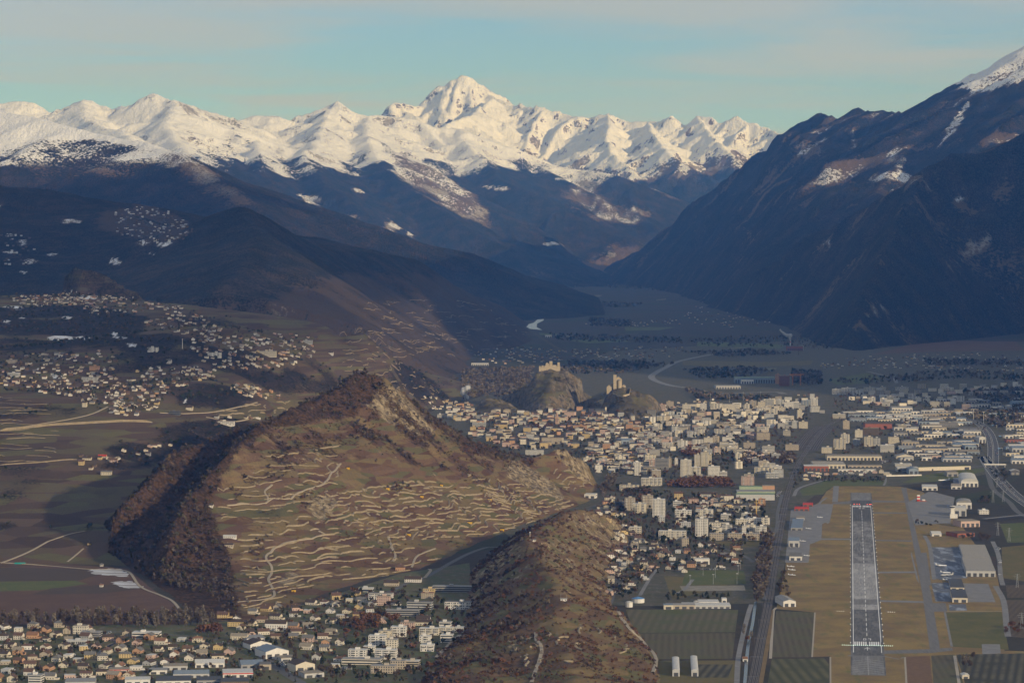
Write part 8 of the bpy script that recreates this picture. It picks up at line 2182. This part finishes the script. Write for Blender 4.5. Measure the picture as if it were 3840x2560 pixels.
# masts and poles
def pole(p, h, w, mat, noun, place, name='mast', head=None, group='masts', arms=0):
    t = empty(name, p)
    mb = MB(); mb.cyl(0, 0, -1, h, w, w * .6, 8); mb.build('shaft', [mat], t)
    if head == 'lamp':
        mb = MB(); mb.box(-1.6, 1.6, -.4, .4, h, h + 1.2, bottom=True); mb.build('lamp_head', [M_metal], t)
    elif head == 'ball':
        mb = MB(); mb.cyl(0, 0, h, h + 1.6, 1.1, .5, 8); mb.build('cap', [mat], t)
    reg(t, noun, 'mast', group, p[0], p[1], p[2], place)
MWH = MW['white']
pole(S4(1732, 402), 29, .8, MWH, 'left tall white mast', 'before the motorway bend', head='ball')
pole(S4(1858, 452), 33, .8, MWH, 'right tall white mast', 'beside the motorway bend', head='ball')
p = at(1280 + 1290 * .5484, 1700 + 572 * .5484, 4560); p = (p[0], p[1], gz(p[0], p[1]) - .5)
pole(p, 14, .5, MWH, 'white antenna mast', 'on top of the front ridge', head='ball')
house('hut', p[0] + 6, p[1] + 3, p[2], 7, 5, 2.6, 1, .1, 'white', 'grey', noun='small white hut', place='beside the mast on the front ridge', group='huts', cat='hut', chim=False, annex=False)
p = drop(1280 + 1521 * .5484, 1700 + 1008 * .5484)
house('hut', p[0], p[1] + 3, p[2], 9, 5, 3.2, .8, 0, 'white', 'pale grey', noun='white reservoir hut', place='on the crest of the front ridge', group='huts', cat='hut', chim=False, annex=False)
for dx in (-4, 4):
    pole((p[0] + dx, p[1] + 7, p[2]), 10, .16, M_metal, 'thin grey antenna', 'behind the white reservoir hut')
p = drop(1257 * .5442, 900 + 748 * .5442); pole(p, 24, .9, MWH, 'white antenna tower', 'between the hillside villages', head='ball')
for sx, sy, h in [(1005, 1282, 15), (1165, 1165, 16), (1315, 1195, 16), (1290, 1270, 15), (1580, 1275, 17), (1625, 1090, 14), (1595, 1160, 15)]:
    pole(S3(sx, sy), h, .22, M_metal, 'slim grey floodlight mast', 'around the football pitch', 'floodlight_mast', 'lamp', 'floodlights of the football pitch')
for sx, sy, h in [(865, 190, 22), (1095, 190, 20), (1265, 165, 22), (1480, 150, 20)]:
    pole(S1(sx, sy), h * 1.2, .5, M_metal, 'tall stadium floodlight mast', 'behind the row of white blocks', 'floodlight_mast', 'lamp', 'floodlights of the stadium')
def pylon(p, h, noun, place):
    t = empty('power_pylon', p)
    mb = MB(); w = h * .09
    for sx in (-1, 1):
        for sy in (-1, 1): mb.bar((sx * w, sy * w, 0), (sx * .3, sy * .3, h), .16)
    for i in range(6):
        z0, z1 = h * i / 6, h * (i + 1) / 6; a = w * (1 - i / 6.5); b = w * (1 - (i + 1) / 6.5); mb.bar((-a, -a, z0), (b, -b, z1), .1); mb.bar((a, -a, z0), (-b, -b, z1), .1)
    mb.build('lattice', [M_metal], t)
    for zz, l in ((.72, 5), (.84, 6.5), (.95, 4)):
        mb = MB(); mb.bar((-l, 0, h * zz), (l, 0, h * zz), .16); mb.build('cross_arm', [M_metal], t)
    reg(t, noun, 'pylon', 'power pylons', p[0], p[1], 0, place)
for x_, y_, h in [(2122, 335, 26), (2192, 330, 24), (2155, 560, 25), (2232, 600, 25), (2288, 915, 22), (2318, 1200, 24), (2150, 230, 22)]:
    pylon(R8(x_, y_), h, 'grey lattice power pylon', 'along the right edge beside the motorway fields')
# railway gantries
RL = smooth_line(rail_line, 130)
for i in range(2, len(RL) - 1):
    a, b = RL[i - 1], RL[i + 1]
    an = math.atan2(b[1] - a[1], b[0] - a[0]) - math.pi / 2
    if RL[i][1] > 9500: break
    t = empty('catenary_gantry', (RL[i][0], RL[i][1], .25), an)
    for s_ in (-1, 1):
        mb = MB(); mb.bar((s_ * 7.8, 0, 0), (s_ * 7.8, 0, 8.4), .15); mb.build('post', [MR['grey']], t)
    mb = MB(); mb.bar((-8, 0, 8.3), (8, 0, 8.3), .16); mb.bar((-8, 0, 7.4), (8, 0, 7.4), .1); mb.build('beam', [MR['grey']], t)
    reg(t, 'grey steel catenary gantry', 'gantry', 'catenary gantries over the railway', RL[i][0], RL[i][1], 0, 'spanning the railway tracks')
# motorway sign gantries, bridge, retaining wall
for (x0, y0), (x1, _), h in [((1955, 500), (2018, 0), 8), ((2040, 632), (2096, 0), 8), ((2030, 785), (2090, 0), 8)]:
    a = S4(x0, y0); b = S4(x1, y0)
    t = empty('sign_gantry', (a[0], a[1], 0)); L = b[0] - a[0]
    mb = MB(); mb.bar((L, 0, 0), (L, 0, h), .4); mb.build('post', [MWH], t)
    mb = MB(); mb.bar((0, 0, h), (L, 0, h), .4); mb.build('beam', [MWH], t)
    mb = MB(); mb.box(1, 7, -.3, -.05, h - 2.6, h, bottom=True); mb.build('sign_panel', [M_blue], t)
    reg(t, 'white gantry with sign panel', 'sign gantry', 'sign gantries', a[0], a[1], 0, 'over the motorway')
a = S4(1868, 985); b = S4(2135, 985)
t = empty('road_bridge', (a[0], a[1], 0)); L = b[0] - a[0]
mb = MB(); mb.box(0, L, 0, 10, 5.2, 6.6, bottom=True); mb.build('deck', [MW['pale grey']], t)
for s_ in (0, 9.6):
    mb = MB(); mb.box(0, L, s_, s_ + .4, 6.603, 7.6); mb.build('parapet', [MW['white']], t)
for f in (.05, .5, .95):
    mb = MB(); mb.box(L * f - .8, L * f + .8, 2, 8, -1, 5.2); mb.build('pier', [MW['pale grey']], t)
reg(t, 'pale concrete bridge', 'bridge', 'bridges', a[0], a[1], 0, 'crossing the motorway')
a = S4(1062, 1030); b = S4(1700, 1012)
t = empty('retaining_wall', (a[0], a[1], 0), math.atan2(b[1] - a[1], b[0] - a[0])); L = math.hypot(b[0] - a[0], b[1] - a[1])
mb = MB(); mb.box(0, L, 0, 1.2, -1, 8.5); mb.build('wall_face', [MW['cream']], t)
mb = MB(); mb.box(0, L, 1.203, 26, -1, 8.2, top=0); mb.build('bank', [M_green], t)
mb = MB(); mb.box(L * .25, L * .28, -.1, .05, 0, 4); mb.box(L * .88, L * .97, -.1, .05, 0, 6); mb.build('opening', [M_dark], t)
reg(t, 'long pale retaining wall with grass behind', 'retaining wall', 'walls at the airport', a[0], a[1], 0, 'behind the far end of the airport')
a = S4(665, 1098); b = S4(1098, 1088)
t = empty('noise_wall', (a[0], a[1], 0), math.atan2(b[1] - a[1], b[0] - a[0])); L = math.hypot(b[0] - a[0], b[1] - a[1])
mb = MB(); mb.box(0, L, 0, .5, -.5, 3.2); mb.build('wall_face', [MWH], t)
reg(t, 'thin white wall', 'wall', 'walls at the airport', a[0], a[1], 0, 'at the edge of the airfield grass')
# yellow huts in the vineyards and other small things
for i, (fn, x_, y_, w_, nm, pl_) in enumerate([(Z7, 878, 478, 9, 'bright yellow hut', 'on the dark plot low on the vineyard hill'), (Z7, 317, 246, 6, 'yellow hut', 'on a high terrace left of the bushes'), (Z7, 550, 300, 6, 'small yellow hut', 'beside the bushy outcrop'), (Z7, 1014, 320, 7, 'yellow hut', 'on the right shoulder terraces'), (Z7, 462, 560, 6, 'yellow hut', 'beside the vineyard lane'), (Z7, 1100, 526, 7, 'low yellow hut', 'above the shaded hollow'), (Z7, 685, 222, 5, 'tiny yellow hut', 'high on the vineyard hill'), (Z7, 46, 106, 5, 'tiny yellow hut', 'near the hill crest'), (Z6, 2008, 945, 6, 'yellow hut', 'above the village road bend')]):
    p = drop(fn[0] + x_ * fn[2], fn[1] + y_ * fn[2])
    house('vineyard_hut', p[0], p[1] + 2, p[2], w_, 4.5, 3.6, 1.2, -.1, 'yellow', 'dark brown', noun=nm, place=pl_, cat='hut', group='yellow vineyard huts', chim=False, annex=False, win=False)
for o in bpy.data.objects:
    if o.name.startswith('vineyard_hut'):
        for c in o.children:
            if c.name.startswith('wall'): c.data.materials[0] = M_yel
p = gr(75, 2116)
M_teal = plain('teal_film', (.03, .25, .22), .5, .1, .3)
t = empty('tunnel_greenhouse', p)
mb = MB()
for i in range(8):
    a0, a1 = math.pi * i / 8, math.pi * (i + 1) / 8
    mb.poly([(-9, -4 * math.cos(a0), 4 * math.sin(a0)), (9, -4 * math.cos(a0), 4 * math.sin(a0)), (9, -4 * math.cos(a1), 4 * math.sin(a1)), (-9, -4 * math.cos(a1), 4 * math.sin(a1))])
mb.build('film', [M_teal], t)
for s_ in (-9, 9):
    mb = MB(); mb.poly([(s_, -4 * math.cos(math.pi * i / 8), 4 * math.sin(math.pi * i / 8)) for i in range(9)]); mb.build('end_wall', [M_teal], t)
reg(t, 'teal green tunnel greenhouse', 'greenhouse', 'greenhouses', p[0], p[1], 0, 'at the edge of the left vineyard plain')
p = R8(1612, 326)
t = empty('radar_station', (p[0], p[1], 0))
mb = MB(); mb.box(-4, 16, -8, 8, -.5, 1.4); mb.build('base', [MW['brick red']], t)
for i in range(4):
    mb = MB(); mb.box(-3, 3, -3, 3, 1.403 + i * 3, 1.4 + (i + 1) * 3 - .003); mb.build('band', [RED if i % 2 == 0 else MWH], t)
mb = MB(); mb.box(8, 14, -3, 3, 1.403, 4); mb.build('cabin', [MWH], t)
reg(t, 'red and white banded radar block', 'radar station', 'airport buildings', p[0], p[1], 0, 'on the grass between taxiway and grey apron')
# retaining bank mounds at the airport
# ------------------------------------------------------------------ aircraft
n = NT('aircraft_white'); M_air = n.base((.80, .80, .80), .35)
def aircraft(p, rz, L, noun, place, jet=True, mat=None):
    mat = mat or M_air
    t = empty('aircraft', (p[0], p[1], .3), rz); s = L / 20
    mb = MB(); R = []
    prof = [(-10, .25), (-9, .75), (-7.5, 1.1), (4, 1.1), (7.5, .7), (10, .25)]
    for x_, r in prof:
        R.append([(x_ * s, r * s * math.cos(a * math.pi / 4), (1.9 + (.35 if x_ > 5 else 0) + r * math.sin(a * math.pi / 4)) * s) for a in range(8)])
    for a, b in zip(R, R[1:]):
        for i in range(8): mb.poly([a[i], a[(i + 1) % 8], b[(i + 1) % 8], b[i]][::-1])
    mb.poly(R[0]); mb.poly(R[-1][::-1]); mb.build('fuselage', [mat], t)
    for sg in (-1, 1):
        mb = MB(); zz = 1.5 * s if jet else 2.9 * s; sw = 3 if jet else .4
        P = [(-2 * s, sg * .9 * s, zz), (1.6 * s, sg * .9 * s, zz), (1.2 * s + sw * s, sg * 10 * s, zz + .5 * s), (-.2 * s + sw * s, sg * 10 * s, zz + .5 * s)]
        Q = [(a, b, c + .25 * s) for a, b, c in P]
        mb.poly(P if sg < 0 else P[::-1]); mb.poly(Q[::-1] if sg < 0 else Q)
        for i in range(4): mb.poly([P[i], P[(i + 1) % 4], Q[(i + 1) % 4], Q[i]])
        mb.build('wing', [mat], t)
        mb = MB(); zt = (5.2 if jet else 2.4) * s
        P = [(8 * s, 0, zt), (9.8 * s, 0, zt), (10.4 * s, sg * 3.6 * s, zt), (9.4 * s, sg * 3.6 * s, zt)]; Q = [(a, b, c + .2 * s) for a, b, c in P]
        mb.poly(P); mb.poly(Q[::-1])
        for i in range(4): mb.poly([P[i], P[(i + 1) % 4], Q[(i + 1) % 4], Q[i]])
        mb.build('tailplane', [mat], t)
        if jet:
            mb = MB(); mb.bar((4.2 * s, sg * 1.9 * s, 2.6 * s), (7.4 * s, sg * 1.9 * s, 2.6 * s), .75 * s, n=8); mb.build('engine', [MW['pale grey']], t)
        mb = MB(); mb.cyl(0, sg * 1.6 * s, -.3, 1.0 * s, .5 * s, .3 * s, 8); mb.build('wheel', [M_dark], t)
    mb = MB(); P = [(6.5 * s, -.15 * s, 2.4 * s), (9.6 * s, -.15 * s, 2.4 * s), (10.3 * s, -.15 * s, 5.4 * s), (8.8 * s, -.15 * s, 5.4 * s)]; Q = [(a, .15 * s, c) for a, b, c in P]
    mb.poly(P); mb.poly(Q[::-1])
    for i in range(4): mb.poly([P[(i + 1) % 4], P[i], Q[i], Q[(i + 1) % 4]])
    mb.build('tail_fin', [mat], t)
    mb = MB(); mb.cyl(-7.5 * s, 0, -.3, 1.1 * s, .4 * s, .3 * s, 8); mb.build('nose_wheel', [M_dark], t)
    if jet:
        mb = MB(); mb.box(-8.7 * s, -8.1 * s, -.72 * s, .72 * s, 2.2 * s, 2.55 * s, bottom=True); mb.build('cockpit_glass', [M_glass], t)
    else:
        mb = MB(); mb.box(-10.4 * s, -10.2 * s, -3 * s, 3 * s, 1.8 * s, 2.1 * s, bottom=True); mb.build('propeller', [M_dark], t)
    reg(t, noun, 'aircraft', 'parked aircraft', p[0], p[1], 0, place)
aircraft(R8(1768, 772), 2.9, 19, 'white business jet', 'on the dark apron before the ribbed hangar')
aircraft(R8(1798, 820), 2.9, 17, 'smaller white jet', 'low on the dark apron before the ribbed hangar')
aircraft(R8(1808, 838), .2, 22, 'slender pale grey jet', 'nearest on the dark apron', mat=MW['pale grey'])
aircraft(R8(1786, 190), .15, 27, 'large white jet', 'beside the far white hangar')
aircraft(R8(1805, 868), 2.9, 12, 'white small aircraft', 'behind the cream twin hangars', False)
for x_, y_, w_ in [(740, 777, 'first'), (748, 800, 'second'), (747, 835, 'third')]:
    aircraft(R8(x_, y_), 2.8, 13, 'small white propeller plane', 'on the grass beside the railway', False)
for x_, y_ in [(822, 602), (770, 632), (850, 702), (862, 517), (940, 440), (770, 627)]:
    aircraft(R8(x_, y_), 2.9, 11, 'small white propeller plane', 'on the left apron by the hangars', False)
# ------------------------------------------------------------------ runway lights
def glow(name, col, st):
    n = NT(name); n.b.inputs['Emission Color'].default_value = (*col, 1); n.b.inputs['Emission Strength'].default_value = st; n.base(col, .5); return n.m
M_lw = glow('lamp_white', (1, .97, .9), 1.6); M_lg = glow('lamp_green', (.75, 1, .88), 1.5); M_lr = glow('lamp_red', (1, .10, .06), 5)
def light_me(nm, m_, r):
    mb = MB(); mb.cyl(0, 0, 0, .5, r * .5, r, 8); mb.cyl(0, 0, .5, .5 + r, r, r * .4, 8); me = mb.mesh(nm); me.materials.append(m_); return me
LME = {'w': light_me('lamp', M_lw, .34), 'g': light_me('lamp', M_lg, .42), 'r': light_me('lamp', M_lr, .6)}
POST = None
def rlight(xl, yl, c, noun, place):
    p = rw(xl, yl)
    o = bpy.data.objects.new('runway_light', LME[c]); COL.objects.link(o); o.location = (p[0], p[1], .2)
    reg(o, noun, 'runway light', 'lights of the runway', p[0], p[1], 0, place)
yy = T1 + 20
while yy < T2 + 20:
    for sg in (-1, 1): rlight(sg * (HW + 2.2), yy, 'w', 'small white runway edge light', 'along the left runway edge' if sg < 0 else 'along the right runway edge')
    yy += 62
for i in range(27):
    rlight(-34 + i * 68 / 26, T1 - 4, 'g', 'bright greenish white light', 'in the bar across the near runway threshold')
for x_ in (-15, -9, -4, 12, 17, 19.5):
    rlight(x_, T2 + 22, 'r', 'red light', 'at the far runway end')
for sg in (-1, 1):
    for i in range(4):
        p = rw(sg * (33 + i * 3.2), rw_y(1082)); t = bpy.data.objects.new('approach_unit', LME['w']); COL.objects.link(t); t.location = (p[0], p[1], .3); t.scale = (1.0, 1.0, 1.0)
        reg(t, 'pale approach slope light unit', 'runway light', 'lights of the runway', p[0], p[1], 0, 'beside the middle of the runway')
# ------------------------------------------------------------------ cars
def car_mesh(col, van=False):
    mb = MB(); L, W, H = (2.2, .88, .75) if not van else (2.7, 1.0, 1.0)
    mb.box(-L, L, -W, W, .25, H, 0)
    a = [(-L * .62, -W * .92), (L * .8, -W * .92), (L * .8, W * .92), (-L * .62, W * .92)] if not van else [(-L * .6, -W * .95), (L * .98, -W * .95), (L * .98, W * .95), (-L * .6, W * .95)]
    top = 1.45 if not van else 2.2
    b = [(x * .78 + .1, y * .85) for x, y in a]
    k = len(mb.v); mb.v += [(x, y, H + .002) for x, y in a] + [(x, y, top) for x, y in b]
    for i in range(4): mb.f.append((k + i, k + (i + 1) % 4, k + 4 + (i + 1) % 4, k + 4 + i)); mb.mi.append(1)
    mb.f.append((k + 4, k + 5, k + 6, k + 7)); mb.mi.append(0)
    for sx in (-.62, .62):
        for sy in (-1, 1): mb.box(sx * L - .33, sx * L + .33, sy * W - .12, sy * W + .12, 0, .62, 2)
    me = mb.mesh('car'); me.materials.append(col); me.materials.append(M_glass); me.materials.append(M_dark); return me
CC = {'white': (.75, .75, .74), 'silver': (.45, .46, .47), 'black': (.03, .03, .035), 'red': (.42, .03, .03), 'blue': (.05, .10, .28), 'grey': (.18, .18, .19)}
CM = {}
for k_, c_ in CC.items():
    n = NT('car_paint_' + k_); n.b.inputs['Specular IOR Level'].default_value = .5; CM[k_] = (car_mesh(n.base(c_, .3)), car_mesh(n.m, True))
CN = [0]
def car(x, y, z, rz, place, r):
    c = r.choice(['white', 'white', 'white', 'silver', 'silver', 'black', 'grey', 'red', 'blue']); van = r.random() < .18
    o = bpy.data.objects.new('van' if van else 'car', CM[c][1 if van else 0]); COL.objects.link(o); o.location = (x, y, z); o.rotation_euler = (0, 0, rz)
    reg(o, f'{c} {"van" if van else "car"}', 'van' if van else 'car', 'cars on roads and car parks', x, y, z, place); CN[0] += 1
r = random.Random(21)
ML = smooth_line(mw_line, 14)
for i in range(6, len(ML) - 2):
    if ML[i][1] > 9300: break
    if r.random() < .34:
        a, b = ML[i], ML[i + 1]; an = math.atan2(b[1] - a[1], b[0] - a[0]); off = r.choice([-10, -6, 6, 10])
        car(a[0] - math.sin(an) * off, a[1] + math.cos(an) * off, .3, an + (0 if off < 0 else math.pi), 'driving on the motorway', r)
def lot(Zp, poly, n_, place, rz=0.0, sx=3.0, sy=7.0, keep=.7):
    u0, v0, s = Zp
    W = [gr(u0 + a * s, v0 + b * s)[:2] for a, b in poly]; xs = [q[0] for q in W]; ys = [q[1] for q in W]; made = 0
    y = min(ys) + 2
    while y < max(ys) and made < n_:
        x = min(xs) + 1
        while x < max(xs) and made < n_:
            if in_poly(np.array([x]), np.array([y]), W)[0] and r.random() < keep and free(x, y, 1.5): car(x, y, .3, rz + math.pi / 2 + r.choice([0, math.pi]), place, r); made += 1
            x += sx
        y += sy
lot(Z8, [(2150, 640), (2168, 650), (2180, 830), (2165, 830)], 34, 'parked in the row behind the ribbed hangar', math.pi / 2, 5, 3.0)
lot(ZS4, [(20, 1020), (560, 1005), (620, 1060), (0, 1080)], 40, 'parked before the long low white depot', 0, 3.4, 9)
lot(ZS4, [(620, 820), (750, 810), (760, 900), (600, 940)], 30, 'parked right of the striped white office', 0, 3.4, 9)
lot(Z6, [(1180, 1555), (1330, 1540), (1560, 1540), (1560, 1566), (1200, 1568)], 12, 'parked among the works halls at the bottom', 0, 4, 8)
lot(Z6, [(1860, 1400), (1900, 1400), (2010, 1480), (1980, 1500)], 22, 'parked along the bent road', .5, 4, 6)
lot(Z6, [(650, 1260), (740, 1215), (760, 1225), (690, 1275)], 20, 'parked beside the grey office slab', 0, 3.4, 7)
lot(Z6, [(1480, 1270), (1580, 1265), (1600, 1300), (1500, 1320)], 12, 'parked on the asphalt above the market hall', 0, 4, 8)
lot(Z7, [(-40, 1455), (60, 1455), (70, 1475), (-30, 1480)], 14, 'parked below the low white school', 0, 3, 7)
lot(ZS1, [(1660, 1330), (1760, 1180), (1790, 1190), (1690, 1360)], 24, 'parked between the green school and the railway', 0, 4, 8)
lot(ZS3, [(1080, 1088), (1560, 1084), (1560, 1096), (1080, 1098)], 24, 'parked in the row above the football pitch', 0, 3.2, 7)
lot(Z8, [(730, 630), (800, 622), (800, 640), (735, 645)], 10, 'parked before the pale blue roofed hangar', 0, 3.2, 6)
print('cars', CN, 'things', len(REG), time.time() - T0)
# far light fields and the snow covered chalets on the dark hill
M_ff = plain('pale_field', (.16, .15, .085), .95, .25, .01); M_ff2 = plain('green_far_field', (.10, .12, .05), .95, .25, .01)
for P, m_ in [([(1450, 408), (1620, 385), (1800, 378), (1780, 390), (1600, 405), (1470, 415)], M_ff), ([(930, 300), (1180, 268), (1200, 274), (1000, 298)], M_ff), ([(1810, 256), (1890, 251), (1885, 257), (1815, 260)], M_ff), ([(1540, 660), (1615, 656), (1610, 665), (1545, 668)], M_ff), ([(1660, 657), (1720, 653), (1715, 661), (1665, 663)], M_ff), ([(1500, 300), (1700, 296), (1690, 305), (1510, 308)], M_ff), ([(2170, 410), (2240, 402), (2235, 412), (2175, 416)], M_ff), ([(1360, 640), (1480, 645), (1500, 655), (1370, 655)], M_ff2), ([(1230, 913), (1330, 908), (1330, 918), (1240, 920)], M_ff), ([(1560, 690), (1900, 680), (2000, 700), (1700, 712)], M_ff2), ([(1950, 600), (2300, 600), (2200, 620), (1960, 625)], M_ff2)]:
    sheet('far_field', pl(R4, P), .35, m_)
for P, m_ in [([(1000, 960), (1270, 915), (1380, 950), (1300, 985), (1060, 1000)], M_green), ([(300, 745), (440, 735), (450, 742), (320, 750)], M_ff), ([(1300, 790), (1700, 690), (2300, 700), (2352, 760), (1700, 770)], plain('brown_field', (.12, .075, .05), .95, .25, .01)), ([(100, 700), (700, 720), (690, 745), (100, 730)], M_ff2), ([(0, 830), (600, 840), (900, 830), (880, 860), (300, 880), (0, 860)], M_olive), ([(560, 885), (650, 880), (640, 892), (560, 895)], M_ff)]:
    sheet('far_field', pl(R5, P), .34, m_)
mb = MB(); r = random.Random(9)
CP = [(430, 800), (540, 775), (640, 800), (735, 860), (690, 910), (560, 915), (440, 880)]
CP2 = [(0, 880), (130, 880), (150, 960), (60, 1010), (0, 1010)]
made = 0
for _ in range(6000):
    if made >= 230: break
    P = CP if r.random() < .8 else CP2
    u = r.uniform(0, 760); v = r.uniform(770, 1010)
    if not in_poly(np.array([u]), np.array([v]), P)[0]: continue
    q = ray(u, v); tt = 9500.0
    while tt < 18400 and CAM_H + q[2] * tt > float(G.hgt(q[0] * tt, q[1] * tt)): tt += 40
    if tt >= 18400: continue
    x, y = q[0] * tt, q[1] * tt; z = float(G.hgt(x, y)); w = r.uniform(3.5, 6); h = r.uniform(3, 5); made += 1
    mb.box(x - w, x + w, y - 6, y + 6, z - 4, z + h, r.choice([0, 0, 1, 2]))
    mb.poly([(x - w - 1, y - 7, z + h), (x + w + 1, y - 7, z + h), (x + w + 1, y, z + h + 4), (x - w - 1, y, z + h + 4)], r.choice([3, 4, 4])); mb.poly([(x + w + 1, y + 7, z + h), (x - w - 1, y + 7, z + h), (x - w - 1, y, z + h + 4), (x + w + 1, y, z + h + 4)], 4)
o = mb.build('distant_chalets', [MW['brown'], MW['dark grey'], MW['white'], plain('snowy_roof', (.45, .46, .49), .8, .1, .1), MR['dark brown']]); o['kind'] = 'stuff'
finish_labels()
print('SCRIPT SECONDS', round(time.time() - T0, 1), 'objects', len(bpy.data.objects))
